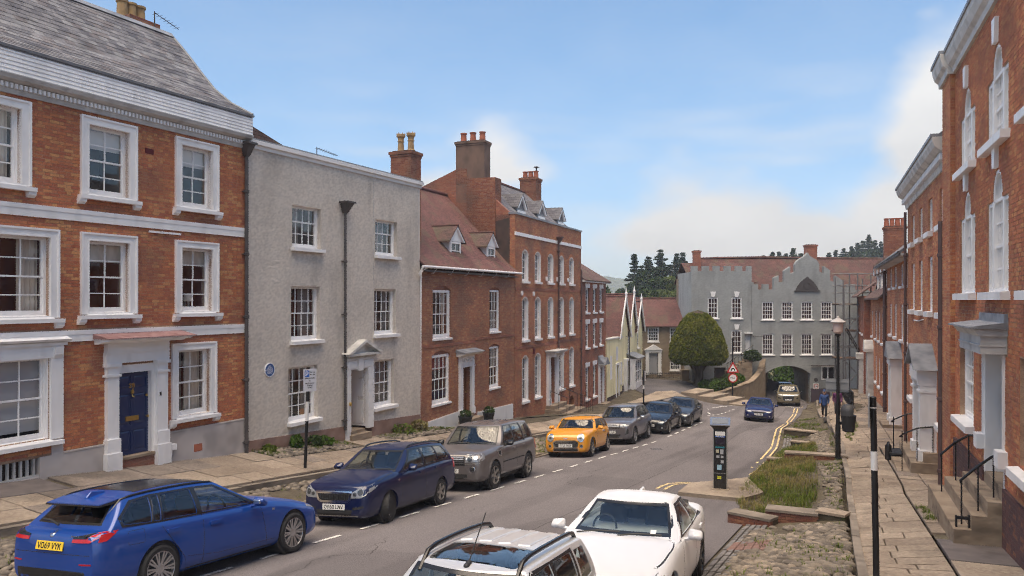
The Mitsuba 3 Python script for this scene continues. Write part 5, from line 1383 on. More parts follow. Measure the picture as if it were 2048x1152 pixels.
# 5: dark red house behind the scaffold
he = thing('town_house', 'dark red brick house partly behind the scaffolding beside the grey gatehouse', 'house', 'houses along the right side')
FE = Frame(*R(0, 2.75), 21.3, -1)
ce = [(66.3, 67.3), (69.2, 70.2), (72.2, 73.2)]
WE = [(a, b, z0, z1) for a, b in ce for z0, z1 in ((-2.6, -.9), (-5.6, -3.8))]
wall(he, FE, sbox(64.45, -10, 76, .3), [sbox(a, c, b, d) for a, b, c, d in WE], 'wall_red', .3)
for (a, b, c, d) in WE:
    sash(he, FE, a, b, c, d, 2, (2, 2), .05, fw=.12, sill=(.06, .1, .12), bar=.035)
put('side_wall', MB(FE).box(64.45, 64.75, -6, -.3, -10, .3), 'wall_red', he)
roof_plane(he, FE, 64.4, 76, [(.5, .3), (-3, 3.0), (-6.5, .3)], 'tile_dark', .08)
put('doorcase', MB(FE).box(65.0, 65.3, 0, .3, -8, -4.4).box(65.9, 66.2, 0, .3, -8, -4.4).box(64.9, 66.3, 0, .5, -4.4, -4.0), 'stone_white', he)

# ---------------------------------------------------------------- foot of the street
# cream gabled cottages
F6 = Frame(*F5(np.array([7.04, 0, 0]))[:2], 20.5, 1)
hk = thing('cream_cottage', 'cream rendered cottage range with three white-bargeboarded gables left of the side lane', 'house', 'houses along the left side')
gab = [(5.76, 2.15, .10, -2.85), (8.94, 1.40, .30, -2.0), (12.0, 1.75, -.30, -2.60)]
wall(hk, F6, Polygon([(4.0, -9), (4.0, -2.95)] + [(5.76, -.1), (7.8, -2.9), (8.94, .25), (10.25, -2.2), (12.0, -.35), (13.5, -2.5), (13.5, -9)]), [sbox(7.35, -4.9, 8.1, -2.6), sbox(11.2, -4.2, 12.0, -2.6), sbox(7.0, -7.3, 9.5, -5.0)], 'render_cream', .3)
wall(hk, F6, sbox(-.3, -9, 4.7, -2.98), [sbox(2.55, -7.6, 3.35, -5.05)], 'render_cream', .3, v=.12)
put('parapet', MB(F6).box(-.35, 4.75, -.3, .2, -2.98, -2.88), 'stone_white', hk)
put('side_wall', MB(F6).box(13.2, 13.5, -6, -.3, -9, -2.5), 'render_cream', hk)
put('plinth', MB(F6).box(4.7, 13.5, -.02, .04, -9, -6.9).box(-.3, 4.72, .1, .15, -9, -7.25), 'soot_wall', hk)
put('shutter_panel', MB(F6).box(.6, 1.3, .1, .125, -6.0, -4.2).box(2.55, 3.3, .1, .125, -4.7, -3.6), 'white_wall', hk)
for c, hw, za, zf in gab:
    kb = put('bargeboard', MB(F6).poly(Polygon([(c - hw - .15, zf - .25), (c, za + .35), (c, za - .05), (c - hw + .15, zf - .25)]), .18, .26), 'white_paint', hk)
    put('bargeboard', MB(F6).poly(Polygon([(c + hw + .15, zf - .25), (c, za + .35), (c, za - .05), (c + hw - .15, zf - .25)]), .18, .26), 'white_paint', hk)
    put('finial', MB(F6).lathe(c, .22, za + .1, [(.09, 0), (.09, .3), (.14, .34), (.07, .42), (.02, .8)], 8), 'white_paint', kb)
    for s in (-1, 1):
        e = c + s * (hw + .1)
        put('roof', MB(F6).hexa(np.array([[e, -6, zf - .2], [e, -6, zf - .12], [e, .22, zf - .2], [e, .22, zf - .12], [c, -6, za + .12], [c, -6, za + .2], [c, .22, za + .12], [c, .22, za + .2]])), 'tile_red', hk)
    put('ridge', MB(F6).tube([(c, .2, za + .2), (c, -6, za + .2)], .08, 6), 'tile_red', hk)
sash(hk, F6, 7.35, 8.1, -4.9, -2.6, 2, (2, 2), .06, fw=.1, bar=.04); sash(hk, F6, 11.2, 12.0, -4.2, -2.6, 2, (2, 2), .06, fw=.1, bar=.04)
mb = MB(F6).box(7.0, 9.6, 0, .75, -7.4, -6.8).box(6.95, 9.65, 0, .85, -5.0, -4.85)
for u in (7.05, 7.9, 8.7, 9.5):
    mb.box(u - .06, u + .06, .62, .72, -6.8, -5.0)
mb.box(7.0, 7.1, 0, .7, -6.8, -5).box(9.5, 9.6, 0, .7, -6.8, -5).box(7, 9.6, .63, .70, -5.95, -5.88)
bay = put('bay_window', mb, 'white_paint', hk)
put('pane', MB(F6).box(7.05, 9.55, .64, .66, -6.8, -5.0).box(7.04, 7.06, .05, .65, -6.8, -5).box(9.54, 9.56, .05, .65, -6.8, -5), 'dark_glass', bay)
put('bay_roof', MB(F6).side([(0, -4.5), (1.0, -4.84), (1.0, -4.78), (0, -4.4)], 6.8, 9.8), 'lead', bay)
put('door', MB(F6).box(2.6, 3.3, .0, .03, -7.6, -5.1), 'blind_grey', hk)
put('doorcase', MB(F6).box(2.4, 2.58, .1, .2, -7.6, -5.0).box(3.32, 3.5, .1, .2, -7.6, -5.0).box(2.4, 3.5, .1, .2, -5.05, -4.9).box(5.7, 5.95, 0, .3, -7.4, -4.9).box(6.75, 6.95, 0, .3, -7.4, -4.9).box(5.7, 6.95, 0, .3, -4.95, -4.8).box(4.0, 4.5, .1, .18, -6.7, -4.9), 'white_wall', hk)
downpipe(hk, F6, 6.6, -7, -2.6, .3, .05, head=False, m='iron')
chimney(hk, F6, 6.9, 7.9, -5.2, -4.2, -1, .75, 0, m='chimney_brick')

# stone house with pedimented door
FS = Frame(0, 74, 90, 1)
hs = thing('stone_house', 'low brown stone house with white pedimented door behind railings, beside the clipped yew', 'house')
WS = [(12.55, 13.6, -3.84, -2.52), (14.6, 15.6, -3.84, -2.52), (14.6, 15.62, -6.5, -5.7)]
wall(hs, FS, sbox(11.6, -8.5, 17.4, -2.35), [sbox(a, c, b, d) for a, b, c, d in WS] + [sbox(12.66, -6.9, 13.5, -4.9)], 'stone_coarse', .4)
for (a, b, c, d) in WS:
    sash(hs, FS, a, b, c, d, 4, (2, 2) if d > -3 else (1, 1), .06, fw=.12, sill=(.06, .08, .1), bar=.05)
roof_plane(hs, FS, 11.4, 17.3, [(.35, -2.4), (-3.6, .12), (-7.5, -2.4)], 'tile_red')
put('ridge', MB(FS).tube([(11.4, -3.6, .16), (17.3, -3.6, .16)], .1, 6), 'tile_red', hs)
put('gable_wall', MB(FS).side([(.3, -8), (.3, -2.2), (-3.6, .7), (-7.5, -2.2), (-7.5, -8)], 17.2, 17.75), 'wall_red', hs)
ds_ = panel_door(hs, FS, 12.68, 13.48, -6.85, -4.92, -.1, 'blind_grey')
put('doorcase', MB(FS).box(12.35, 12.66, 0, .15, -6.9, -4.8).box(13.5, 13.8, 0, .15, -6.9, -4.8).box(12.3, 13.85, 0, .2, -4.84, -4.62).poly(Polygon([(12.2, -4.62), (13.95, -4.62), (13.08, -4.1)]), 0, .3), 'white_paint', ds_)
rl = thing('railing', 'low iron railing in front of the brown stone house', 'railing')
put('rails', MB(FS).box(11.9, 15.3, 2.18, 2.21, -6.62, -6.58).box(11.9, 15.3, 2.18, 2.21, -7.02, -6.98), 'black_iron', rl)
for i in range(22):
    put('bar', MB(FS).box(11.92 + i * .16, 11.945 + i * .16, 2.185, 2.21, -7.15, -6.5), 'iron', rl)
gp_ = thing('gate_pier', 'squat rough stone pier at the end of the iron railing', 'pier')
put('shaft', MB(FS).box(15.15, 15.8, 2.0, 2.6, -7.6, -6.35), 'stone_coarse', gp_); put('cap', MB(FS).box(15.1, 15.85, 1.95, 2.65, -6.35, -6.25), 'step_stone', gp_)

# gatehouse: left wing and the block over the arch
FG = Frame(0, 71, 90, 1)
hg = thing('gatehouse', 'grey rendered gatehouse with battlements, curved gable and road arch at the foot of the street', 'gatehouse')
K8 = lambda x, y: (round((1360 + x / 2.8795 - 1024) * .044375, 2), round((600 - 460 - y / 2.8795) * .044375, 2))
prof = [(415, 312), (450, 312), (450, 342), (478, 342), (478, 312), (512, 312), (512, 342), (540, 342), (540, 274), (570, 262), (570, 300), (600, 298), (600, 234), (635, 210), (635, 252), (663, 240), (663, 198), (672, 182), (690, 166), (712, 156), (724, 146), (735, 130), (746, 146), (758, 156),
        (780, 166), (796, 182), (803, 198), (803, 238), (830, 252), (830, 208), (865, 232), (865, 290), (895, 302), (897, 262), (936, 290), (936, 330), (965, 335), (965, 312), (1010, 312), (1010, 345)]
prof = [K8(*p) for p in prof]
arch_o = arch(22.45, 26.5, -12, -6.55, -5.84, 16)
WG = [(a, b, z0, z1) for a, b in ((22.2, 23.2), (23.92, 24.92), (25.67, 26.67), (27.42, 28.42)) for z0, z1 in ((-1.75, -.17), (-4.86, -3.02))]
body = Polygon([(21.3, -11)] + prof + [(prof[-1][0] + 1.2, prof[-1][1]), (prof[-1][0] + 1.2, -11)])
shop = sbox(27.5, -7.05, 28.6, -5.95)
wall(hg, FG, body, [arch_o, shop] + [sbox(a, c, b, d) for a, b, c, d in WG], 'render_grey', .5)
for (a, b, c, d) in WG:
    sash(hg, FG, a, b, c, d, 4, (2, 2), .07, fw=.10, sill=(.14, .1, .1), bar=.045, glassm='dark_glass_warm')
rel = arch(25.16, 27.2, .85, .9, 2.05)
tri = Polygon([(25.16, .85), (27.2, .85), (27.05, 1.2), (26.75, 1.6), (26.2, 2.08), (25.6, 1.6), (25.3, 1.2)])
put('relief_panel', MB(FG).poly(tri, 0, .06), 'slate_relief', hg); put('relief_ring', MB(FG).poly(Point(26.18, 1.3).buffer(.33).difference(Point(26.18, 1.3).buffer(.24)), .06, .1).box(25.05, 27.3, .0, .14, .76, .85), 'slate_relief', hg)
put('lower_band', MB(FG).poly(sbox(26.52, -10, 28.2, -7.85), -.1, .03), 'plinth_purple', hg)
put('shop_window', MB(FG).box(27.45, 28.65, -.1, .04, -7.1, -7.0).box(27.45, 27.53, -.1, .04, -7.05, -5.9).box(28.0, 28.06, -.1, .04, -7.05, -5.9).box(27.45, 28.65, -.1, .04, -5.96, -5.88), 'white_paint', hg)
put('shop_pane', MB(FG).box(27.5, 28.6, -.2, -.15, -7.05, -5.95), 'dark_glass', hg)
put('sign_bar', MB(FG).box(26.5, 28.8, .1, .3, -5.85, -5.78), 'iron', hg)
put('tunnel_wall', MB().hexa(np.array([[22.0, 71.2, -12], [22.0, 71.2, -5], [24.0, 76.5, -12], [24.0, 76.5, -5], [22.46, 71.2, -12], [22.46, 71.2, -5], [24.47, 76.5, -12], [24.47, 76.5, -5]])), 'stone_coarse', hg)
put('tunnel_wall', MB().hexa(np.array([[26.49, 71.2, -12], [26.49, 71.2, -5], [27.28, 76.5, -12], [27.28, 76.5, -5], [27.2, 71.2, -12], [27.2, 71.2, -5], [28, 76.5, -12], [28, 76.5, -5]])), 'stone_coarse', hg)
ring0, ring1 = np.array(arch(22.45, 26.5, -6.6, -6.55, -5.84, 14).exterior.coords)[2:-1], np.array(arch(24.46, 27.29, -7.2, -7.1, -6.0, 14).exterior.coords)[2:-1]
n_ = len(ring0)
V_ = np.vstack([np.column_stack([ring0[:, 0], np.full(n_, 71.2), ring0[:, 1]]), np.column_stack([ring1[:, 0], np.full(n_, 76.5), ring1[:, 1]])])
put('vault', (V_, np.vstack([[[i, i + 1, n_ + i + 1], [i, n_ + i + 1, n_ + i]] for i in range(n_ - 1)])), 'stone_coarse', hg)
put('rear_wall', MB(Frame(0, 77, 90, 1)).poly(Polygon([(15.9, -12), (15.9, 2), (36, 2), (36, -12)]).difference(arch(24.46, 27.29, -13, -7.1, -6.0, 14)), -.4, .4), 'stone_coarse', hg)
put('side_wall', MB(FG).box(21.3, 21.6, -6, -.5, -10, 1.6).box(32, 32.3, -6, -.4, -10, .8), 'render_grey', hg)
rg = put('roof', MB().hexa(np.array([[17.2, 71.6, .5], [17.2, 71.6, .62], [17.9, 77, 3.85], [17.9, 77, 3.97], [36.5, 71.6, .5], [36.5, 71.6, .62], [36, 77, 3.85], [36, 77, 3.97]])).hexa(np.array([[17.9, 77, 3.85], [17.9, 77, 3.97], [17.2, 82, .5], [17.2, 82, .62], [36, 77, 3.85], [36, 77, 3.97], [36.5, 82, .5], [36.5, 82, .62]])), 'tile_gate', hg)
put('ridge', MB().tube([(17.5, 77, 3.95), (20, 77, 4.03), (24, 77, 4.1), (30, 77, 4.0), (36, 77, 3.95)], .14, 6), 'tile_gate', rg)
chimney(hg, FG, 28.3, 29.3, -6.6, -5.8, 3.2, 5.3, 0, m='wall_red')
put('bracket', MB(FG).tube([(21.4, 0, -3.2), (22.1, .6, -3.2)], .03, 5).tube([(22.1, .6, -3.2), (22.1, .6, -3.7)], .02, 5), 'iron', hg)
hw_ = thing('wing_house', 'grey battlemented house with tall sash windows adjoining the gatehouse, above the yew', 'house')
WL = [(17.38, 18.3, -1.62, .22), (19.48, 20.4, -1.62, .22), (19.48, 20.4, -4.7, -2.68)]
mer = [(15.94, 16.5), (16.92, 17.5), (17.9, 18.45), (18.88, 19.44), (19.87, 20.44), (20.88, 21.28)]
wp = unary_union([sbox(15.94, -9.5, 21.28, 2.57)] + [sbox(a, 2.5, b, 3.02) for a, b in mer])
wall(hw_, FG, wp, [sbox(a, c, b, d) for a, b, c, d in WL] + [sbox(20.72, -4.7, 21.2, -3.0), sbox(17.95, -7.3, 19.0, -6.0)], 'render_grey', .45, v=-.02)
put('side_wall', MB(FG).box(15.94, 16.3, -6, -.4, -9.5, 2.5), 'render_grey', hw_)
for (a, b, c, d) in WL:
    k = sash(hw_, FG, a, b, c, d, 3, (2, 2), .07, fw=.10, sill=(.12, .1, .1), bar=.045, glassm='dark_glass_warm')
    put('keystone', MB(FG).poly(Polygon([((a + b) / 2 - .13, d + .05), ((a + b) / 2 + .13, d + .05), ((a + b) / 2 + .24, d + .52), ((a + b) / 2 - .24, d + .52)]), -.03, .05), 'white_paint', k)
panel_door(hw_, FG, 20.72, 21.2, -4.7, -3.0, -.2, 'white_wall')
put('hood', MB(FG).box(20.6, 21.28, 0, .3, -2.98, -2.88), 'white_wall', hw_)
put('cellar_void', MB(FG).box(17.9, 19.1, -.6, -.4, -7.4, -5.9), 'soot_wall', hw_)
roof_plane(hw_, FG, 16.0, 22, [(-.6, 1.6), (-4.6, 3.5), (-8, 1.6)], 'tile_gate')
chimney(hw_, FG, 17.0, 17.6, -4.4, -3.6, 2.5, 4.6, 0, m='wall_red')
put('steps', MB().add(*cat_meshes([(BOXV * [.30, 1.1, .2 * (k + 1) + 2] + [20.9 - .3 * (7 - k), 69.6, -6.4 - 2 - .2 * 0 + .0], BOXF) for k in range(7)])), 'step_stone', hw_)
mb = MB().tube([(18.6, 69.55, -5.6), (21.0, 69.55, -3.9)], .03, 5)
for k in range(8):
    mb.tube([(18.7 + .32 * k, 69.55, -6.4 + .2 * k), (18.7 + .32 * k, 69.55, -5.52 + .225 * k)], .02, 4)
put('stair_railing', mb, 'black_iron', hw_)

# curved retaining wall with a flower bed
rw = thing('retaining_wall', 'curved rubble stone retaining wall rising to the gatehouse arch', 'wall')
pts = [(15.4, 66.8, -7.85), (16.2, 65.6, -7.72), (17.2, 65.2, -7.46), (18.2, 65.6, -7.2), (19.3, 66.7, -7.05), (20.3, 68.0, -6.95), (21.2, 69.4, -6.6), (21.9, 70.5, -6.2), (22.3, 71.0, -5.3)]
vs, cs = [], []
for i, (x, y, z) in enumerate(pts):
    a, b = np.array(pts[max(0, i - 1)][:2]), np.array(pts[min(len(pts) - 1, i + 1)][:2]); d = (b - a) / np.linalg.norm(b - a); n = np.array([-d[1], d[0]]) * .2
    vs += [[x + n[0], y + n[1], -10], [x + n[0], y + n[1], z], [x - n[0], y - n[1], z], [x - n[0], y - n[1], -10]]
    n = n * 1.25; cs += [[x + n[0], y + n[1], z], [x + n[0], y + n[1], z + .09], [x - n[0], y - n[1], z + .09], [x - n[0], y - n[1], z]]
fs = []
for i in range(len(pts) - 1):
    for k in range(4):
        a, b = 4 * i + k, 4 * i + (k + 1) % 4
        fs += [[a, b, b + 4], [a, b + 4, a + 4]]
put('masonry', (np.array(vs), np.array(fs)), 'stone_coarse', rw); put('coping', (np.array(cs), np.array(fs)), 'step_stone', rw)
sk = newkey('stone_steps'); tag(sk, 'shallow pale stone steps curving beside the lane at the foot of the retaining wall', 'steps')
for k in range(4):
    x0, y0 = 13.3 + 1.0 * k, 63.0 - .75 * k
    put('tread', MB().hexa(np.array([[x0, y0, -9], [x0, y0, -7.25 - .2 * k], [x0 + 1.9, y0 + 2.6 - .2 * k, -9], [x0 + 1.9, y0 + 2.6 - .2 * k, -7.2 - .2 * k], [x0 + 1.0, y0 - .75, -9], [x0 + 1.0, y0 - .75, -7.28 - .2 * k], [x0 + 2.9, y0 + 1.75 - .2 * k, -9], [x0 + 2.9, y0 + 1.75 - .2 * k, -7.23 - .2 * k]])), 'flag_far', sk)
    put('riser', MB().hexa(np.array([[x0 + 1.0, y0 - .75, -9], [x0 + 1.0, y0 - .75, -7.25 - .2 * k], [x0 + 2.9, y0 + 1.75 - .2 * k, -9], [x0 + 2.9, y0 + 1.75 - .2 * k, -7.2 - .2 * k], [x0 + 1.12, y0 - .85, -9], [x0 + 1.12, y0 - .85, -7.25 - .2 * k], [x0 + 3.02, y0 + 1.65 - .2 * k, -9], [x0 + 3.02, y0 + 1.65 - .2 * k, -7.2 - .2 * k]])), 'kerb_stone', sk)

# scaffolding
sc = thing('scaffolding', 'steel tube scaffolding against the right side of the grey gatehouse', 'scaffolding')
mt = 'scaffold_steel'
zs, xs, ys = (-4.9, -2.6, -.4, 1.2), (27.4, 28.6, 29.7), (66.2, 67.8)
for x in xs:
    for y in ys:
        put('standard', MB().tube([(x, y, -7.5), (x, y, 1.7 + rng.uniform(-.2, .6))], .055, 6), mt, sc)
for z in zs:
    for y in ys:
        put('ledger', MB().tube([(27.1, y, z), (30.0, y, z)], .05, 6), mt, sc); put('ledger', MB().tube([(27.1, y, z + 1.0), (30.0, y, z + 1.0)], .035, 6), mt, sc)
    for x in xs:
        put('transom', MB().tube([(x, 65.9, z), (x, 68.1, z)], .04, 6), mt, sc)
    if z < 1:
        for k in range(4):
            put('deck_board', MB().box(27.1, 30.0, 66.3 + .38 * k, 66.66 + .38 * k, z + .05, z + .10), 'scaffold_board', sc)
for (a, b) in (((27.4, 66.2, -7.3), (29.7, 66.2, -4.9)), ((29.7, 66.2, -7.3), (27.4, 66.2, -4.9)), ((27.4, 66.2, -2.6), (29.7, 66.2, -.4)), ((27.4, 66.2, -4.9), (28.6, 66.2, -2.6)), ((27.4, 66.0, 1.0), (27.2, 65.2, -7.6))):
    put('brace', MB().tube([a, b], .035, 6), mt, sc)
lad = put('ladder', MB().tube([(27.6, 66.0, -2.3), (29.4, 66.6, -5.0)], .05, 5).tube([(27.6, 66.4, -2.3), (29.4, 67.0, -5.0)], .05, 5), 'iron', sc)

# ---------------------------------------------------------------- cars
def paint_coat(name, c, metal=0.25, rough=0.14):
    return plain(name, c, rough, metallic=metal * .5, clearcoat=1.0, clearcoat_gloss=0.97, specular=.75)


paint_coat('paint_blue', (.007, .050, .26), .3); paint_coat('paint_navy', (.004, .009, .052), .3); paint_coat('paint_grey', (.135, .122, .122), .45); paint_coat('paint_orange', (.66, .28, .015), .2)
paint_coat('paint_steel', (.13, .125, .14), .45); paint_coat('paint_black', (.008, .008, .010), .1); paint_coat('paint_graphite', (.035, .037, .042), .4); paint_coat('paint_seat', (.006, .009, .07), .35); paint_coat('paint_bronze', (.16, .135, .085), .5)
paint_coat('paint_white', (.60, .60, .61), .0, .2); paint_coat('paint_silver', (.50, .50, .51), .45); paint_coat('paint_pale_blue', (.25, .36, .5), .3)
plain('trim_black', (.012, .012, .013), .22, clearcoat=.5); plain('trim_matt', (.022, .022, .023), .6); plain('tyre', (.022, .021, .021), .75); plain('alloy', (.55, .55, .56), .28, metallic=.9); plain('alloy_dull', (.42, .40, .37), .4, metallic=.8)
plain('chrome', (.75, .75, .76), .12, metallic=1.0); plain('lamp_clear', (.33, .345, .36), .2, metallic=.4, clearcoat=.6); plain('lamp_inner', (.10, .105, .11), .1, metallic=.6); plain('lamp_red', (.42, .008, .012), .12, clearcoat=1.0); plain('lamp_amber', (.6, .2, .02), .15)
plain('plate_white', (.72, .72, .70), .4); plain('plate_yellow', (.75, .50, .02), .4); plain('plate_black', (.01, .01, .01), .5); plain('seat_dark', (.035, .033, .033), .8); plain('cabin', (.05, .048, .047), .85)
scene['car_glass'] = {'type': 'thindielectric', 'int_ior': 1.5, 'specular_transmittance': {'type': 'rgb', 'value': [.62, .68, .66]}}
scene['tinted_glass'] = {'type': 'thindielectric', 'int_ior': 1.52, 'specular_transmittance': {'type': 'rgb', 'value': [.16, .165, .17]}}
scene['head_light_on'] = {'type': 'principled', 'base_color': {'type': 'rgb', 'value': [.9, .9, .9]}}


def pchip(x, y, q):
    from scipy.interpolate import PchipInterpolator
    return PchipInterpolator(x, y)(q)


def resample(p, n, closed=False):
    p = np.asarray(p, float)
    d = np.r_[0, np.cumsum(np.linalg.norm(np.diff(p, axis=0), axis=1))]
    q = np.linspace(0, d[-1], n)
    return np.stack([pchip(d, p[:, i], q) for i in range(p.shape[1])], 1)


def loft(rings):
    """A closed body through equal rings of points."""
    k, n = len(rings), len(rings[0])
    v = np.vstack(rings + [rings[0].mean(0, keepdims=True), rings[-1].mean(0, keepdims=True)])
    i, j = np.meshgrid(np.arange(k - 1), np.arange(n), indexing='ij'); i, j = i.ravel(), j.ravel(); s = (j + 1) % n
    f = np.vstack([np.stack([i * n + j, i * n + s, (i + 1) * n + s], 1), np.stack([i * n + j, (i + 1) * n + s, (i + 1) * n + j], 1)])
    q = np.arange(n); r = (q + 1) % n; l = (k - 1) * n; m = k * n
    f = np.vstack([f, np.stack([q * 0 + m, r, q], 1), np.stack([q * 0 + m + 1, l + q, l + r], 1)])
    t = trimesh.Trimesh(v, f, process=False)
    if t.volume < 0:
        f = f[:, ::-1]
    return v, f


def man(vf):
    return m3.Manifold(m3.Mesh(vert_properties=np.ascontiguousarray(vf[0], np.float32), tri_verts=np.ascontiguousarray(vf[1], np.uint32)))


def arr(m):
    q = m.to_mesh()
    return np.array(q.vert_properties[:, :3], float), np.array(q.tri_verts, int)


def prism_y(poly, a, b):
    v, f = extrude_poly(poly, a, b)          # polygon in (x, z), swept along y
    t = trimesh.Trimesh(v, f, process=True)
    return man((t.vertices, t.faces if t.volume > 0 else t.faces[:, ::-1]))


def prism_x(poly, a, b):
    v, f = extrude_poly(poly, a, b)          # polygon in (y, z), swept along x
    v = v[:, [1, 0, 2]]
    t = trimesh.Trimesh(v, f, process=True)
    return man((t.vertices, t.faces if t.volume > 0 else t.faces[:, ::-1]))


def first_hit(tri, p2, axis, sign):
    """Farthest point of the surface along sign*axis over each 2-D point."""
    o = [i for i in range(3) if i != axis]
    lo, hi = p2.min(0) - 1e-4, p2.max(0) + 1e-4
    q = tri[:, :, o]; n = np.cross(tri[:, 1] - tri[:, 0], tri[:, 2] - tri[:, 0])[:, axis] * sign
    tri = tri[(q.min(1) <= hi).all(1) & (q.max(1) >= lo).all(1) & (n > 1e-9)]
    if not len(tri):
        return np.zeros(len(p2))
    a, b, c = tri[:, 0][:, o], tri[:, 1][:, o], tri[:, 2][:, o]
    det = (b[:, 0] - a[:, 0]) * (c[:, 1] - a[:, 1]) - (c[:, 0] - a[:, 0]) * (b[:, 1] - a[:, 1])
    P_, t = p2[:, None], tri[:, :, axis]
    w1 = ((P_[..., 0] - a[:, 0]) * (c[:, 1] - a[:, 1]) - (c[:, 0] - a[:, 0]) * (P_[..., 1] - a[:, 1])) / det
    w2 = ((b[:, 0] - a[:, 0]) * (P_[..., 1] - a[:, 1]) - (P_[..., 0] - a[:, 0]) * (b[:, 1] - a[:, 1])) / det
    h = (w1 >= -1e-6) & (w2 >= -1e-6) & (w1 + w2 <= 1 + 1e-6)
    z = np.where(h, sign * (t[:, 0] * (1 - w1 - w2) + t[:, 1] * w1 + t[:, 2] * w2), -np.inf).max(1)
    g = np.isfinite(z); out = np.zeros(len(p2)); out[g] = sign * z[g]
    for i in np.nonzero(~g)[0] if g.any() else ():
        out[i] = out[g][np.argmin(((p2[g] - p2[i]) ** 2).sum(1))]
    return out


def patch(tri, poly, axis, sign, off=.004, deep=.02, edge=.09):
    """A panel laid on a body: a polygon seen along an axis, pressed onto the surface, with thickness."""
    out = []
    for g in getattr(poly, 'geoms', [poly]):
        g = Polygon(LineString(g.exterior.coords).segmentize(edge).coords, [LineString(h.coords).segmentize(edge).coords for h in g.interiors])
        v, f = trimesh.creation.triangulate_polygon(g, engine='earcut')
        v, f = trimesh.remesh.subdivide_to_size(np.column_stack([v, 0 * v[:, 0]]), f, edge * 1.6, max_iter=8)[:2]
        t = trimesh.Trimesh(v, f); t.merge_vertices(digits_vertex=5); v, f = np.array(t.vertices)[:, :2], np.array(t.faces)
        h = first_hit(tri, v, axis, sign)
        def lift(d):
            return np.insert(v, axis, h + sign * d, axis=1)
        e = f[:, [0, 1, 1, 2, 2, 0]].reshape(-1, 2); u, inv, cnt = np.unique(np.sort(e, 1), axis=0, return_inverse=True, return_counts=True)
        b = e[cnt[inv.ravel()] == 1]; m = len(v)
        V = np.vstack([lift(off), lift(-deep)])
        F = np.vstack([f, np.stack([b[:, 1], b[:, 0], b[:, 0] + m], 1), np.stack([b[:, 1], b[:, 0] + m, b[:, 1] + m], 1)])
        n = np.cross(V[f[:, 1]] - V[f[:, 0]], V[f[:, 2]] - V[f[:, 0]])[:, axis].sum() * sign
        out.append((V, F if n > 0 else F[:, ::-1]))
    return cat_meshes(out)


def stroke(pts, w):
    return LineString(pts).buffer(w / 2, cap_style=2, join_style=1)


def mirror_y(poly):
    return affinity.scale(poly, -1, 1, origin=(0, 0))


def blob(spheres):
    """A rounded solid: the hull of spheres (x, y, z, r)."""
    s = [m3.Manifold.sphere(r, 16).translate((x, y, z)) for x, y, z, r in spheres]
    return arr(m3.Manifold.batch_hull(s))


def wheel(parent, mb_at, r, w, spokes, rim_m, steer=0.0, double=False, rr=.70):
    """Tyre, rim, spokes and hub; mb_at places local points (x forward, y outwards, z up) from the hub."""
    def place(v):
        c, s = math.cos(steer), math.sin(steer)
        return mb_at(np.stack([v[:, 0] * c - v[:, 1] * s, v[:, 0] * s + v[:, 1] * c, v[:, 2]], 1))
    rot = lambda v: np.stack([v[:, 0], v[:, 2], v[:, 1]], 1)
    R_ = r * rr
    tv, tf = lathe_mesh([(R_ - .01, -w * .46), (R_ + .02, -w * .5), (r - .035, -w * .5), (r - .008, -w * .40), (r, -w * .2), (r, w * .2), (r - .008, w * .40), (r - .035, w * .5), (R_ + .02, w * .5), (R_ - .01, w * .46), (R_ - .012, -.3 * w), (R_ - .01, -w * .46)], 36, False)
    k = put('wheel', (place(rot(tv)), tf[:, ::-1]), 'tyre', parent, smooth=35)
    rv, rf = lathe_mesh([(R_ * .99, w * .47), (R_ * .955, w * .48), (R_ * .93, w * .43), (R_ * .92, -w * .2)], 36, False)
    rv2, rf2 = lathe_mesh([(R_ * .94, -w * .05), (.04, -w * .05), (.04, -w * .06)], 24)
    put('rim', (place(rot(rv)), rf[:, ::-1]), rim_m, k, smooth=35)
    put('brake', (place(rot(rv2)), rf2[:, ::-1]), 'trim_matt', k)
    for i in range(spokes):
        a0 = 2 * PI * i / spokes
        pr = ((-.11, .028), (.11, .028)) if double else ((0, .062 if spokes < 8 else .04),)
        for da, hw in pr:
            q = []
            for rad, wd, y in ((.045, hw * .75, w * .30), (R_ * .95, hw, w * .40)):
                a = a0 + da * (1 if rad > .1 else .9)
                c, s = math.cos(a), math.sin(a)
                for side in (-1, 1):
                    for yy in (y - .03, y + .018):
                        q.append([rad * c - side * wd / 2 * s, yy, rad * s + side * wd / 2 * c])
            put('spoke', (place(np.array(q)), BOXF), rim_m, k)
    hv, hf = lathe_mesh([(.07, w * .25), (.075, w * .36), (.05, w * .40), (.0, w * .40)], 16)
    put('hub_cap', (place(rot(hv)), hf[:, ::-1]), rim_m, k, smooth=35)
    return k


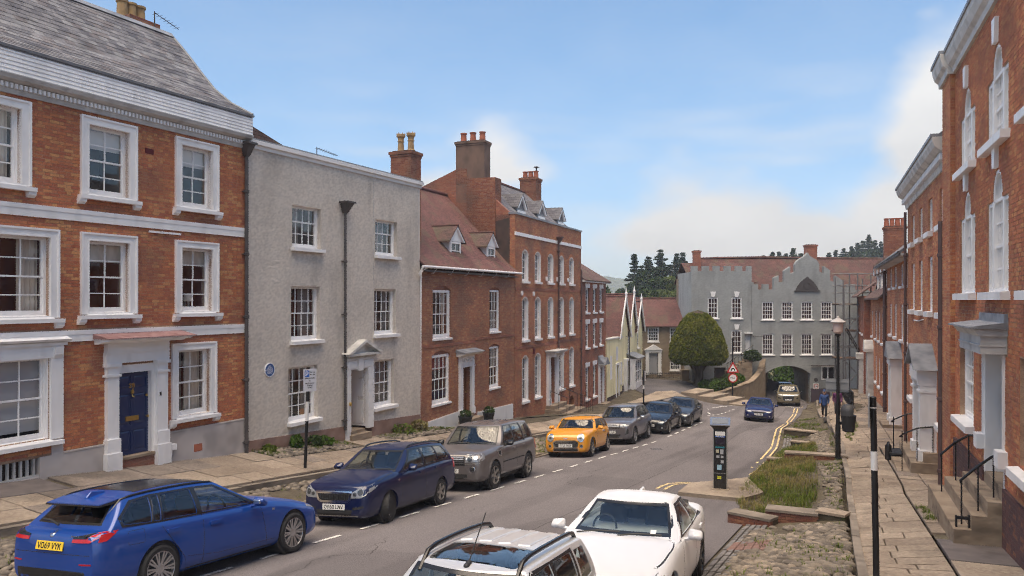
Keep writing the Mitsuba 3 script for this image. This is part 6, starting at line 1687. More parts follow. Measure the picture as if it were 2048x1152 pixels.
def make_car(name, label, cat, spec, pos, heading, group=None, steer=0.0, scale=1.0, detail=2):
    """pos: the plan point midway between the axles; heading: degrees from straight ahead of the street camera, clockwise."""
    S = spec; Lc, wb, fo, r = S['L'], S['wb'], S['fo'], S['r']; x0 = fo + wb / 2
    key = thing(name, label, cat, group)
    a = math.radians(heading); fw, lf = np.array([math.sin(a), math.cos(a)]), np.array([-math.cos(a), math.sin(a)])
    tw = S['W'] / 2 - .12
    c4 = {(i, j): np.array(pos) + fw * i * wb / 2 * scale + lf * j * tw * scale for i in (1, -1) for j in (1, -1)}
    z4 = {k: float(G(*p)) + .004 for k, p in c4.items()}
    zc = sum(z4.values()) / 4; pz = (z4[1, 1] + z4[1, -1] - z4[-1, 1] - z4[-1, -1]) / 2 / (wb * scale); rz = (z4[1, 1] + z4[-1, 1] - z4[1, -1] - z4[-1, -1]) / 2 / (2 * tw * scale)
    X = np.array([*fw, pz]); X /= np.linalg.norm(X); Y = np.array([*lf, rz]); Y -= X * (X @ Y); Y /= np.linalg.norm(Y); Z = np.cross(X, Y)
    M = np.stack([X, Y, Z], 1) * scale; o = np.array([*pos, zc])
    W = lambda v: np.asarray(v, float) @ M.T + o

    def add(n_, vf, m, parent=key, smooth=False, **k):
        return put(n_, (W(vf[0]), vf[1]), m, parent, smooth=smooth, **k)
    fx = lambda xs: x0 - xs
    # lower body
    st = np.array(S['body']); st[:, 0] *= Lc / st[-1, 0]; q = np.unique(np.r_[np.linspace(0, .4, 12), np.linspace(.4, Lc - .4, 44), np.linspace(Lc - .4, Lc, 12)])
    w_, zb, zs, zt = (pchip(st[:, 0], st[:, i], q) for i in (1, 2, 3, 4))
    bulge = S.get('bulge', .45)
    rings = []
    for i in range(len(q)):
        w, b, s, t = w_[i], zb[i], zs[i], zt[i]; h = s - b
        half = [(0, b), (w * .80, b), (w * .93, b + .05), (w * .985, b + .22 * h), (w, b + bulge * h), (w * .992, b + .72 * h), (w * .972, b + .90 * h), (w * .94, s - .004), (w * .885, s + (t - s) * .25 + .004), (w * .55, s + (t - s) * .82), (0, t)]
        half = resample(half, 26)
        ring = np.vstack([half, (half * [-1, 1])[1:-1][::-1]])
        rings.append(np.column_stack([np.full(len(ring), fx(q[i])), ring[:, 0], ring[:, 1]]))
    lower0 = loft(rings)
    lower = man(lower0)
    # glasshouse
    g = S['gh']; n = 132; lev = []
    def outline(xf, xr, w, rc, bow, rbow):
        p = []
        for y in np.linspace(-1, 1, 15):
            p.append((xf + bow * y * y, y * (w - rc)))
        for t in np.linspace(0, PI / 2, 6)[1:-1]:
            p.append((xf + bow + rc * (1 - math.cos(t)), w - rc + rc * math.sin(t)))
        for t in np.linspace(0, 1, 22):
            x = xf + bow + rc + t * (xr - rbow - 2 * rc - xf - bow)
            p.append((x, w * (1 - S.get('taper', .06) * max(0, t - .35) ** 2 - .03 * max(0, .25 - t))))
        wr = p[-1][1]
        for t in np.linspace(0, PI / 2, 6)[1:-1]:
            p.append((xr - rbow - rc + rc * math.sin(t), wr - rc + rc * math.cos(t)))
        for y in np.linspace(1, -1, 15):
            p.append((xr - rbow * y * y, y * (wr - rc)))
        k = len(p)
        back = [(x, -y) for x, y in p[15:15 + 4 + 22 + 4][::-1]]
        return np.array(p + back)
    z0, z1 = g['z0'], g['z1']; crown = g.get('crown', .06)
    for s in np.linspace(0, 1, 11):
        e = s ** g.get('we', 1.7)
        lev.append((g['xf0'] + (g['xf1'] - g['xf0']) * s ** g.get('fe', .92), g['xr0'] + (g['xr1'] - g['xr0']) * s ** g.get('re', 1.25), g['w0'] + (g['w1'] - g['w0']) * e, z0 + (z1 - z0) * s, .05 + .03 * s))
    rings = []
    for xf, xr, w, z, rc in lev:
        p = outline(xf, xr, w, rc, g.get('bow', .13), g.get('rbow', .08)); rings.append(np.column_stack([fx(p[:, 0]), p[:, 1], np.full(len(p), z)]))
    top = rings[-1]; cx = top.mean(0)
    for ins, up in ((.035, .22), (.10, .42), (.22, .62), (.45, .84), (.72, .96)):
        e = top.copy(); d = np.abs(top[:, 1]); m_ = cx[None] - top
        e[:, :2] = top[:, :2] + np.column_stack([np.clip(m_[:, 0], -1, 1) * ins * .8, m_[:, 1] * ins]); e[:, 2] = z1 + crown * up
        rings.append(e)
    half_len = (top[:, 0].max() - top[:, 0].min()) / 2; xm = (top[:, 0].max() + top[:, 0].min()) / 2 + g.get('peak', .15)
    drop = g.get('arch', .055)
    for e in rings:
        s = np.clip((e[:, 2] - z0) / (z1 - z0), 0, 1.3)
        e[:, 2] -= drop * s * np.clip(np.abs((e[:, 0] - xm) / half_len), 0, 1.4) ** 2
    O = loft(rings)
    def shrink(d):
        t = trimesh.Trimesh(*O, process=False); return (O[0] - np.array(t.vertex_normals) * d, O[1])
    gh_o, gh_i, gh_g = man(O), man(shrink(.014)), shrink(.006)
    cut = m3.Manifold()
    side = [Polygon([(fx(x), z) for x, z in p]) for p in S['side_win']]
    for p in side:
        cut = cut + prism_y(p.buffer(.025).buffer(-.025) if p.area > .03 else p, -2, 2)
    ws, rw = Polygon([(y, z) for y, z in S['screen']] + [(-y, z) for y, z in S['screen'][::-1]]).buffer(.04).buffer(-.04), Polygon([(y, z) for y, z in S['rear_win']] + [(-y, z) for y, z in S['rear_win'][::-1]]).buffer(.04).buffer(-.04)
    xm_ = fx((g['xf1'] + g['xr1']) / 2)
    cut = cut + prism_x(ws, xm_, 6) + prism_x(rw, -6, xm_)
    if 'roof_glass' in S:
        a_, b_, hw = S['roof_glass']; v_, f_ = extrude_poly(sbox(fx(b_), -hw, fx(a_), hw).buffer(.05), z1 - .10, z1 + .5); v_ = v_[:, [0, 2, 1]]
        t_ = trimesh.Trimesh(v_, f_); cut = cut + man((t_.vertices, t_.faces if t_.volume > 0 else t_.faces[:, ::-1]))
    shell = (gh_o - gh_i) - cut
    cab = gh_i.scale((1, .97, 1)) + gh_i.translate((0, 0, z0 - .45 - z0 + .0))
    wells = m3.Manifold()
    for xa in (fo, fo + wb):
        c = m3.Manifold.cylinder(1.2, r + S.get('gap', .05), r + S.get('gap', .05), 48).rotate((90, 0, 0))
        for s in (-1, 1):
            wells = wells + c.translate((fx(xa), s * (tw - .16) + (1.2 if s > 0 else 0), r + .01))
    lower = lower - wells - cab
    tri = np.vstack([lower0[0][lower0[1]], O[0][O[1]]]); pn = S['paint']
    tri_l = lower0[0][lower0[1]]
    bk = add('body', arr(lower), pn, smooth=32)
    add('cabin_shell', arr(shell), pn, smooth=32)
    # wells and floor
    mb = MB()
    for xa in (fo, fo + wb):
        for s in (-1, 1):
            v_, f_ = lathe_mesh([(r + .06, 0), (r + .06, .30), (.05, .30), (.05, .305)], 24); v_ = np.stack([v_[:, 0] + fx(xa), s * (tw + .06 - v_[:, 2] * 1.0), v_[:, 1] + r + .01], 1)
            mb.add(v_, f_)
    add('underside', cat_meshes([p for p in mb.parts] + [(BOXV * [Lc - .7, 2 * tw - .1, .1] + [fx(Lc - .35), -tw + .05, .20], BOXF)]), 'trim_matt')
    # panes
    gt = trimesh.Trimesh(*gh_g, process=False); cen = gt.triangles_center; nor = gt.face_normals
    def pane(nm, mask, m):
        f = gt.faces[mask]
        if len(f):
            add(nm, (np.array(gt.vertices), f), m, smooth=True)
    for p in side:
        for s in (1, -1):
            b = p.buffer(.018)
            mk = shapely.contains_xy(b, cen[:, 0], cen[:, 2]) & (cen[:, 1] * s > .25) & (np.abs(nor[:, 1]) > .5)
            pane('side_window', mk, 'tinted_glass' if (S.get('privacy') and p.centroid.x < fx(fo + wb * .60)) else 'car_glass')
    pane('windscreen', shapely.contains_xy(ws.buffer(.02), cen[:, 1], cen[:, 2]) & (nor[:, 0] > .25), 'car_glass')
    pane('rear_window', shapely.contains_xy(rw.buffer(.02), cen[:, 1], cen[:, 2]) & (nor[:, 0] < -.25), 'tinted_glass' if S.get('privacy') else 'car_glass')
    if 'roof_glass' in S:
        a_, b_, hw = S['roof_glass']
        pane('roof_window', (cen[:, 0] < fx(a_) + .02) & (cen[:, 0] > fx(b_) - .02) & (np.abs(cen[:, 1]) < hw + .02) & (nor[:, 2] > .7), 'tinted_glass')
    # black borders of the glass: side frames, screen edges
    if 'dlo' in S:
        d = Polygon([(fx(x), z) for x, z in S['dlo']]).buffer(.02).buffer(-.02)
        ring = d.difference(unary_union([p.buffer(.004) for p in side]))
        for s in (1, -1):
            add('window_trim', patch(tri, ring, 1, s, .004, .012, .1), 'trim_black', smooth=30)
    rim_ = ws.buffer(.03).difference(ws.buffer(-.035))
    add('screen_edge', patch(O[0][O[1]], rim_, 0, 1, -.003, .012, .1), 'trim_black', smooth=30)
    rim_ = rw.buffer(.02).difference(rw.buffer(-.03))
    add('rear_window_edge', patch(O[0][O[1]], rim_, 0, -1, -.003, .012, .1), 'trim_black', smooth=30)
    # cabin: floor, dash, seats, steering wheel
    if detail > 0:
        zb_ = z0 - .42
        mb = [blob([(fx(g['xf0'] + .42 + e), y, z0 - .06 - e * .1, .08) for e in (0, .25) for y in (-.6, .6)] + [(fx(g['xf0'] + .5), y, z0 - .3, .08) for y in (-.6, .6)])]
        add('dashboard', cat_meshes(mb), 'seat_dark', smooth=40)
        for xs, ys in ((g['xf0'] + 1.15, (-.37, .37)), (min(g['xf0'] + 2.0, g['xr1'] - .42), (-.42, 0, .42))):
            for y in ys:
                h = z0 - .32
                add('seat', cat_meshes([blob([(fx(xs - .42), y + d, h, .09) for d in (-.17, .17)] + [(fx(xs), y + d, h - .04, .09) for d in (-.17, .17)]), blob([(fx(xs + .02), y + d, h + .02, .08) for d in (-.17, .17)] + [(fx(xs + .20), y + d, h + .52, .07) for d in (-.15, .15)]), blob([(fx(xs + .21), y + d, h + .70, .06) for d in (-.08, .08)] + [(fx(xs + .20), y + d, h + .62, .05) for d in (-.08, .08)])]), 'seat_dark', smooth=40)
        t = np.linspace(0, 2 * PI, 21); c0 = np.array([fx(g['xf0'] + .72), -.37, z0 + .02])
        add('steering_wheel', tube_mesh(np.stack([c0[0] - .06 * np.sin(t), c0[1] + .18 * np.cos(t), c0[2] + .18 * np.sin(t)], 1), .017, 6), 'trim_matt', smooth=40)
        add('cabin_floor', (BOXV * [2.9, 1.3, .06] + [fx(g['xf0'] + 3.1), -.65, zb_ - .05], BOXF), 'cabin')
        add('mirror_inside', (BOXV * [.03, .22, .07] + [fx(g['xf1'] + .02), -.11, z1 - .13], BOXF), 'trim_matt')
    # wheels
    for i, xa in ((1, fo), (-1, fo + wb)):
        for s in (1, -1):
            at = lambda v, xa=xa, s=s: W(np.stack([v[:, 0] + fx(xa), s * (v[:, 1] + tw + S.get('out', .0)), v[:, 2] + r], 1))
            wheel(key, at, r, S.get('tw', .21), S['spokes'], S.get('rim', 'alloy'), s * steer if i > 0 else 0.0, S.get('double', False), S.get('rr', .70))
    # mirrors
    mx, mz = S['mirror']
    for s in (1, -1):
        yb = np.interp(mx, st[:, 0], st[:, 1])
        add('door_mirror', cat_meshes([blob([(fx(mx), s * (yb + .06), mz + .02, .055), (fx(mx - .03), s * (yb + .17), mz + .02, .05), (fx(mx + .03), s * (yb + .06), mz + .07, .05), (fx(mx + .02), s * (yb + .17), mz + .06, .045), (fx(mx - .06), s * (yb + .11), mz + .03, .04)]), tube_mesh([(fx(mx + .02), s * (yb - .08), mz - .04), (fx(mx), s * (yb + .08), mz)], .028, 6)]), S.get('mirror_paint', pn), smooth=40)
        add('mirror_glass', blob([(fx(mx + .085), s * (yb + .07), mz + .03, .02), (fx(mx + .075), s * (yb + .16), mz + .035, .02), (fx(mx + .085), s * (yb + .07), mz + .07, .02), (fx(mx + .075), s * (yb + .16), mz + .065, .02)]), 'chrome')
    # panels laid on the body
    AX = {'f': (0, 1), 'r': (0, -1), 'l': (1, 1), 'R': (1, -1)}
    for nm, view, m, poly, *opt in S['panels']:
        o_ = opt[0] if opt else {}
        t_ = tri_l if o_.get('low') else tri
        if view in 'fr':
            ps = [poly] + ([mirror_y(poly)] if o_.get('pair') else [])
            for p in ps:
                add(nm, patch(t_, p, *AX[view], o_.get('off', .004), o_.get('deep', .02), o_.get('edge', .07)), m, smooth=30)
        else:
            pp = affinity.affine_transform(poly, [-1, 0, 0, 1, x0, 0])
            for s in (1, -1):
                add(nm, patch(t_, pp, 1, s, o_.get('off', .003), o_.get('deep', .02), o_.get('edge', .09)), m, smooth=30)
    for view, text, z, col in S['plates']:
        sg = 1 if view == 'f' else -1
        xh = float(first_hit(tri_l, np.array([[0, z]]), 0, sg)[0]) + sg * .006
        lean = S.get('plate_lean', 0.0) if view == 'r' else 0.0
        sh = lambda v: v + np.column_stack([(v[:, 2] - z) * lean, 0 * v[:, 0], 0 * v[:, 0]])
        pk = add('number_plate', (sh(BOXV * [.012 * sg, .52, .112] + [xh, -.26, z - .056]), BOXF), col)
        m_ = meshkit.text_mesh(text, .072, .003, True); p = np.array(m_.vertices); p[:, 0] -= p[:, 0].min(); p[:, 0] = (p[:, 0] / p[:, 0].max() - .5) * .45
        t_ = np.stack([xh + sg * (.012 + p[:, 2]), sg * p[:, 0], z - .036 + p[:, 1]], 1)
        add('lettering', (sh(t_), np.array(m_.faces)), 'plate_black', pk)
    top_z = lambda xs, y: float(first_hit(O[0][O[1]], np.array([[fx(xs), y]]), 2, 1)[0])
    for nm, m, vf in S.get('extras', lambda fx, tz: [])(fx, top_z):
        add(nm, vf, m, smooth=40)
    return key


def roof_rails(xa, xb, y, h=.04, r=.02, m='trim_black'):
    def f(fx, tz):
        out = []
        for s in (1, -1):
            q = [(x, y * (1 - .03 * abs(2 * (x - xa) / (xb - xa) - 1))) for x in np.linspace(xa, xb, 12)]
            up = np.r_[-.02, h * .75, [h] * 8, h * .75, -.02]
            out.append(('roof_rail', m, tube_mesh([(fx(x), s * yy, tz(x, s * yy) + u) for (x, yy), u in zip(q, up)], r, 7)))
        return out
    return f


def wipers(x, z, m='trim_matt'):
    return lambda fx, tz: [('wiper', m, tube_mesh([(fx(x), a, z), (fx(x + .08), a + .28, z + .03), (fx(x + .10), a + .62, z + .035)], .012, 5)) for a in (-.62, -.02)]


def both(*fs):
    return lambda fx, tz: [e for f in fs for e in f(fx, tz)]


def seams(xs_list, z0, z1, w=.008, lean=0.0):
    return [('door_seam', 'l', 'trim_matt', stroke([(x, z0), (x + lean * .5, (z0 + z1) / 2), (x + lean, z1)], w), {'off': .0015, 'deep': .004}) for x in xs_list]


def handles(ps, m):
    return [('door_handle', 'l', m, sbox(x, z, x + .21, z + .035).buffer(.012), {'off': .026, 'deep': .01}) for x, z in ps]


def arches(S, m, t=.055):
    c = lambda xa: Point(xa, S['r'] + .01).buffer(S['r'] + .05 + t, 24).difference(Point(xa, S['r'] + .01).buffer(S['r'] + .045, 24)).intersection(sbox(-1, .22, 9, 3))
    return [('arch_trim', 'l', m, c(S['fo']), {'off': .008, 'low': 1}), ('arch_trim', 'l', m, c(S['fo'] + S['wb']), {'off': .008, 'low': 1})]

PL = 'cars parked along the left kerb'
# long blue estate
B = dict(L=4.71, wb=2.851, fo=.83, r=.335, W=1.83, paint='paint_blue', spokes=10, double=True, rr=.74, privacy=True, tw=.235,
         body=[(0, .60, .30, .55, .60), (.03, .72, .24, .60, .66), (.12, .81, .20, .66, .73), (.35, .875, .18, .72, .82), (.83, .905, .18, .83, .92), (1.35, .912, .18, .92, .985), (1.6, .914, .18, .94, 1.0), (2.4, .915, .18, .955, .97), (3.2, .915, .18, .972, .985), (3.7, .912, .19, .985, 1.0), (4.2, .895, .21, .99, 1.01), (4.5, .85, .26, .985, 1.0), (4.64, .79, .30, .95, .97), (4.70, .72, .34, .90, .92), (4.71, .62, .38, .86, .88)],
         gh=dict(xf0=1.38, xr0=4.60, xf1=2.22, xr1=4.22, w0=.85, w1=.60, z0=.93, z1=1.385, crown=.055, arch=.05, peak=.1, re=1.1),
         side_win=[[(1.86, .985), (2.48, 1.315), (2.86, 1.335), (2.88, .995)], [(2.98, .995), (2.96, 1.335), (3.50, 1.33), (3.60, 1.0)], [(3.64, 1.0), (3.55, 1.33), (3.66, 1.325), (3.76, 1.005)], [(3.80, 1.005), (3.71, 1.322), (3.98, 1.29), (4.24, 1.12), (4.24, 1.03)]],
         dlo=[(1.72, .965), (2.46, 1.345), (2.9, 1.362), (3.7, 1.352), (4.02, 1.315), (4.30, 1.12), (4.28, 1.0), (3.7, .972)],
         screen=[(.70, .98), (.55, 1.345)], rear_win=[(.62, 1.04), (.50, 1.315)], mirror=(1.82, .96), plate_lean=.22,
         plates=[('r', 'VO69 VYK', .80, 'plate_yellow')],
         panels=[('tail_lamp', 'r', 'lamp_red', Polygon([(.42, .86), (.72, .865), (.80, .93), (.83, .985), (.73, .985), (.66, .91), (.42, .90)]), {'pair': 1, 'off': .012}), ('tail_lamp_dark', 'r', 'trim_black', Polygon([(.42, .905), (.66, .915), (.72, .985), (.55, .95), (.42, .93)]), {'pair': 1, 'off': .010}),
                 ('tail_lamp_side', 'l', 'lamp_red', Polygon([(4.34, .985), (4.52, .87), (4.62, .86), (4.56, .985)]), {'off': .006}),
                 ('bumper_insert', 'r', 'trim_black', sbox(-.62, .33, .62, .46).buffer(.03), {'off': .004, 'low': 1}), ('reflector', 'r', 'lamp_red', sbox(.56, .575, .74, .592), {'pair': 1, 'off': .006}), ('tailgate_seam', 'r', 'trim_matt', stroke([(-.72, .70), (.72, .70)], .008), {'off': .001, 'deep': .003}),
                 ('badge', 'r', 'chrome', Point(0, .945).buffer(.038), {'off': .008}), ('fuel_flap', 'l', 'trim_matt', Polygon([(3.98, .78), (4.2, .78), (4.2, .92), (3.98, .92)]).buffer(.02).exterior.buffer(.003), {'off': .001, 'deep': .003}),
                 ('headlamp', 'f', 'lamp_clear', Polygon([(.46, .60), (.80, .66), (.83, .72), (.5, .68)]), {'pair': 1}), ('headlamp_side', 'l', 'lamp_clear', Polygon([(.10, .64), (.40, .72), (.38, .76), (.1, .70)]), {'off': .006}), ('grille', 'f', 'trim_black', sbox(.03, .42, .40, .60).buffer(.03), {'pair': 1}), ('sill_line', 'l', 'trim_matt', stroke([(1.3, .235), (3.2, .235)], .03), {'off': .002}),
                 ('body_crease', 'l', 'trim_matt', stroke([(1.3, .33), (2.6, .35), (3.2, .42)], .006), {'off': .001, 'deep': .003}), ('side_badge', 'l', 'chrome', sbox(1.32, .80, 1.38, .83), {'off': .004})]
         + seams([1.50], .28, .95, lean=.16) + seams([2.90], .26, .975, lean=.0) + [('door_seam', 'l', 'trim_matt', stroke([(3.22, .30), (3.26, .42), (3.62, .86), (3.70, .99)], .008), {'off': .0015, 'deep': .004})] + handles([(2.55, .80), (3.36, .815)], 'paint_blue'))
B['extras'] = both(roof_rails(2.30, 4.30, .585, .014, .016), lambda fx, tz: [('roof_fin', 'paint_blue', blob([(fx(3.92), 0, tz(3.92, 0), .03), (fx(4.12), 0, tz(4.12, 0) + .055, .018), (fx(4.18), 0, tz(4.18, 0), .03)])),
    ('roof_spoiler', 'trim_black', (np.array([[fx(4.14), s_ * .57, tz(4.1, .5) - .05 + .035 * q_] if x_ == 0 else [fx(4.41), s_ * .53, tz(4.1, .4) - .085 + .02 * q_] for x_ in (0, 1) for s_ in (-1, 1) for q_ in (0, 1)]), BOXF)),
    ('spoiler_top', 'paint_blue', (np.array([[fx(4.12), s_ * .55, tz(4.1, .5) - .01 + .012 * q_] if x_ == 0 else [fx(4.40), s_ * .52, tz(4.1, .4) - .064 + .012 * q_] for x_ in (0, 1) for s_ in (-1, 1) for q_ in (0, 1)]), BOXF)),
    ('roof_panel', 'trim_black', (lambda g_: (np.array([[fx(x_), y_, tz(x_, y_) + .004] for x_ in np.linspace(2.45, 3.80, 10) for y_ in np.linspace(-.46, .46, 8)]), np.array([[i * 8 + j, i * 8 + j + 1, (i + 1) * 8 + j + 1] for i in range(9) for j in range(7)] + [[i * 8 + j, (i + 1) * 8 + j + 1, (i + 1) * 8 + j] for i in range(9) for j in range(7)])))(0)),
    ('rear_wiper', 'trim_matt', tube_mesh([(fx(4.60), 0, 1.05), (fx(4.575), .18, 1.10), (fx(4.56), .36, 1.105)], .016, 6)), ('model_badge', 'chrome', (lambda m: (np.stack([fx(4.685) - m.vertices[:, 2], -.36 - m.vertices[:, 0], .895 + m.vertices[:, 1]], 1), np.array(m.faces)))(meshkit.text_mesh('320d', .045, .006, True)))])
H25 = lambda h: np.array([math.cos(math.radians(h)), -math.sin(math.radians(h))])
make_car('estate_car', 'bright blue estate car with yellow rear plate and black roof rails at bottom left', 'car', B, np.array([-4.59, 12.92]) - .80 * H25(24), 24.0, PL, scale=1.03)

# navy small estate
F = dict(L=4.24, wb=2.451, fo=.85, r=.30, W=1.642, paint='paint_navy', spokes=5, rr=.66, rim='alloy_dull', tw=.19,
         body=[(0, .56, .28, .66, .71), (.03, .67, .22, .74, .79), (.12, .75, .18, .80, .86), (.35, .79, .17, .86, .93), (.85, .815, .17, .92, 1.0), (1.2, .82, .17, .95, 1.03), (1.6, .822, .17, .96, 1.0), (2.4, .822, .17, .975, .99), (3.3, .82, .18, 1.0, 1.01), (3.8, .80, .22, 1.01, 1.02), (4.1, .77, .26, 1.0, 1.01), (4.2, .72, .30, .95, .97), (4.24, .62, .36, .88, .9)],
         gh=dict(xf0=1.12, xr0=4.12, xf1=1.86, xr1=3.92, w0=.765, w1=.58, z0=.95, z1=1.42, crown=.055, arch=.05, peak=.1, we=1.9),
         side_win=[[(1.60, 1.0), (2.06, 1.36), (2.46, 1.375), (2.48, 1.01)], [(2.57, 1.01), (2.55, 1.375), (3.16, 1.36), (3.24, 1.03)], [(3.30, 1.035), (3.22, 1.355), (3.62, 1.33), (3.80, 1.12), (3.74, 1.06)]],
         dlo=[(1.48, .985), (2.02, 1.39), (2.5, 1.405), (3.2, 1.388), (3.66, 1.355), (3.87, 1.12), (3.78, 1.03), (3.2, 1.0)], screen=[(.66, .99), (.53, 1.38)], rear_win=[(.56, 1.06), (.46, 1.36)], mirror=(1.62, 1.0), mirror_paint='paint_navy',
         plates=[('f', 'OY60 LNV', .41, 'plate_white')],
         panels=[('headlamp', 'f', 'lamp_clear', Polygon([(.40, .60), (.44, .69), (.60, .79), (.72, .83), (.745, .78), (.70, .66), (.62, .61)]).buffer(.015), {'pair': 1, 'off': .008}), ('headlamp_inner', 'f', 'lamp_inner', Point(.60, .70).buffer(.055), {'pair': 1, 'off': .011}), ('headlamp_inner', 'f', 'lamp_inner', Point(.49, .665).buffer(.04), {'pair': 1, 'off': .011}), ('headlamp_side', 'l', 'lamp_clear', Polygon([(.06, .66), (.42, .80), (.36, .86), (.08, .80)]), {'off': .005}),
                 ('grille_frame', 'f', 'chrome', Polygon([(-.40, .70), (.40, .70), (.36, .56), (.30, .52), (-.30, .52), (-.36, .56)]).buffer(.025), {'off': .010}), ('grille', 'f', 'trim_matt', Polygon([(-.38, .675), (.38, .675), (.34, .565), (.29, .54), (-.29, .54), (-.34, .565)]), {'off': .014}),
                 ('lower_grille', 'f', 'trim_matt', Polygon([(-.40, .34), (.40, .34), (.36, .25), (-.36, .25)]).buffer(.02), {'low': 1}), ('bumper_slot', 'f', 'trim_matt', Polygon([(.42, .40), (.66, .44), (.68, .40), (.45, .35)]), {'pair': 1, 'low': 1}), ('front_lip', 'f', 'alloy_dull', sbox(-.55, .222, .55, .24), {'low': 1, 'off': .01}),
                 ('tail_lamp', 'l', 'lamp_red', Polygon([(4.0, .80), (4.14, .80), (4.15, 1.04), (4.05, 1.02)]), {'off': .006}), ('bonnet_seam', 'l', 'trim_matt', stroke([(.45, .87), (.9, .95), (1.35, 1.0)], .008), {'off': .002, 'deep': .004}), ('indicator', 'l', 'chrome', sbox(1.22, .80, 1.28, .835), {'off': .004})]
         + [('grille_bar', 'f', 'chrome' if 0 else 'trim_black', sbox(x - .008, .545, x + .008, .67), {'off': .02}) for x in np.arange(-.32, .33, .04)] + seams([1.32], .28, .98, lean=.12) + seams([2.50], .24, 1.0) + [('door_seam', 'l', 'trim_matt', stroke([(2.95, .28), (3.0, .45), (3.22, .80), (3.27, 1.02)], .008), {'off': .0015, 'deep': .004})] + handles([(2.2, .86), (2.98, .88)], 'paint_navy') + [('sill_strip', 'l', 'trim_matt', sbox(1.2, .185, 2.95, .24), {'low': 1})])
F['extras'] = both(roof_rails(1.98, 3.85, .55, .05), wipers(1.14, 1.0), lambda fx, tz: [('badge', 'chrome', (np.array([[fx(-.005) + 0 * 1, .05 * math.cos(a) * (i > 0), .70 + .045 * math.sin(a) * (i > 0)] for i, a in enumerate([0] + list(np.linspace(0, 2 * PI, 13)))]), np.array([[0, i, i + 1] for i in range(1, 13)])))])
make_car('estate_car', 'navy blue small estate with chrome grille and plate OY60 LNV, front wheel turned', 'car', F, np.array([-2.25, 18.3]) - .72 * H25(20.5), 201.0, PL, steer=math.radians(26), scale=1.03)


def suv(paint, **k):
    S = dict(L=4.5, wb=2.66, fo=.89, r=.365, W=1.91, paint=paint, spokes=5, rr=.66, rim='alloy_dull', tw=.235, gap=.06,
             body=[(0, .70, .36, .80, .84), (.03, .82, .30, .86, .92), (.12, .90, .27, .93, 1.0), (.35, .94, .25, 1.0, 1.06), (.89, .955, .25, 1.05, 1.11), (1.3, .955, .25, 1.09, 1.14), (1.7, .955, .25, 1.10, 1.12), (2.6, .955, .25, 1.12, 1.13), (3.5, .955, .26, 1.14, 1.15), (4.1, .94, .30, 1.15, 1.16), (4.38, .90, .34, 1.12, 1.13), (4.47, .84, .38, 1.05, 1.06), (4.5, .72, .42, .98, 1.0)],
             gh=dict(xf0=1.28, xr0=4.40, xf1=1.88, xr1=4.20, w0=.875, w1=.70, z0=1.08, z1=1.655, crown=.055, arch=.035, peak=-.1, we=1.8),
             side_win=[[(1.72, 1.13), (2.08, 1.58), (2.52, 1.60), (2.54, 1.13)], [(2.64, 1.13), (2.62, 1.60), (3.26, 1.60), (3.34, 1.14)], [(3.50, 1.15), (3.42, 1.60), (3.98, 1.585), (4.12, 1.22), (4.10, 1.17)]],
             dlo=[(1.62, 1.11), (2.04, 1.61), (3.34, 1.63), (3.40, 1.11)], screen=[(.76, 1.12), (.65, 1.60)], rear_win=[(.66, 1.18), (.58, 1.58)], mirror=(1.72, 1.12), mirror_paint='trim_black', plates=[('f', 'VX09 RTV', .55, 'plate_white')])
    S.update(k)
    return S


C = suv('paint_grey')
C['panels'] = [('headlamp', 'f', 'lamp_clear', Polygon([(.47, .78), (.47, .96), (.80, .99), (.86, .95), (.83, .80)]).buffer(.01), {'pair': 1, 'off': .008}), ('headlamp_inner', 'f', 'lamp_inner', Point(.58, .86).buffer(.07), {'pair': 1, 'off': .011}), ('headlamp_inner', 'f', 'chrome', Point(.74, .89).buffer(.05), {'pair': 1, 'off': .012}), ('headlamp_side', 'l', 'lamp_clear', Polygon([(.03, .80), (.24, .84), (.26, .96), (.05, .96)]), {'off': .005}),
               ('grille', 'f', 'trim_matt', sbox(-.42, .70, .42, .92).buffer(.01), {'off': .006}), ('fog_lamp', 'f', 'chrome', Point(.66, .60).buffer(.07).difference(Point(.66, .60).buffer(.05)), {'pair': 1, 'off': .006}), ('fog_lamp', 'f', 'lamp_inner', Point(.66, .60).buffer(.05), {'pair': 1, 'off': .004}), ('lower_grille', 'f', 'trim_matt', sbox(-.5, .34, .5, .47), {'low': 1}), ('bumper_step', 'f', 'alloy_dull', stroke([(.44, .72), (.85, .75)], .02), {'pair': 1, 'off': .006}),
               ('side_vent', 'l', 'alloy', Polygon([(1.10, .98), (1.36, 1.0), (1.34, .84), (1.18, .86)]).exterior.buffer(.014), {'off': .006}), ('side_vent', 'l', 'trim_matt', Polygon([(1.13, .97), (1.33, .985), (1.31, .86), (1.2, .875)]), {'off': .003}), ('sill', 'l', 'trim_matt', sbox(1.32, .255, 3.08, .33), {'low': 1, 'off': .006}), ('rub_strip', 'l', 'trim_matt', stroke([(1.45, .66), (3.3, .68)], .03), {'off': .006}), ('tail_lamp', 'l', 'lamp_red', sbox(4.28, .80, 4.44, 1.1), {'off': .006})] + [('grille_bar', 'f', 'alloy', sbox(-.40, z, .40, z + .022), {'off': .014}) for z in (.735, .79, .845, .895)] + arches(C, 'paint_grey') + seams([1.46], .36, 1.1, lean=.1) + seams([2.58], .34, 1.12) + seams([3.36], .70, 1.12, lean=.06) + handles([(2.28, .95), (3.1, .97)], 'paint_grey')
C['extras'] = both(wipers(1.30, 1.14), lambda fx, tz: [('roof_rib', 'trim_matt', tube_mesh([(fx(x_), y, tz(x_, y) + .002) for x_ in (2.05, 2.5, 3.1, 3.6, 4.1)], .008, 4)) for y in (-.45, -.22, 0, .22, .45)])
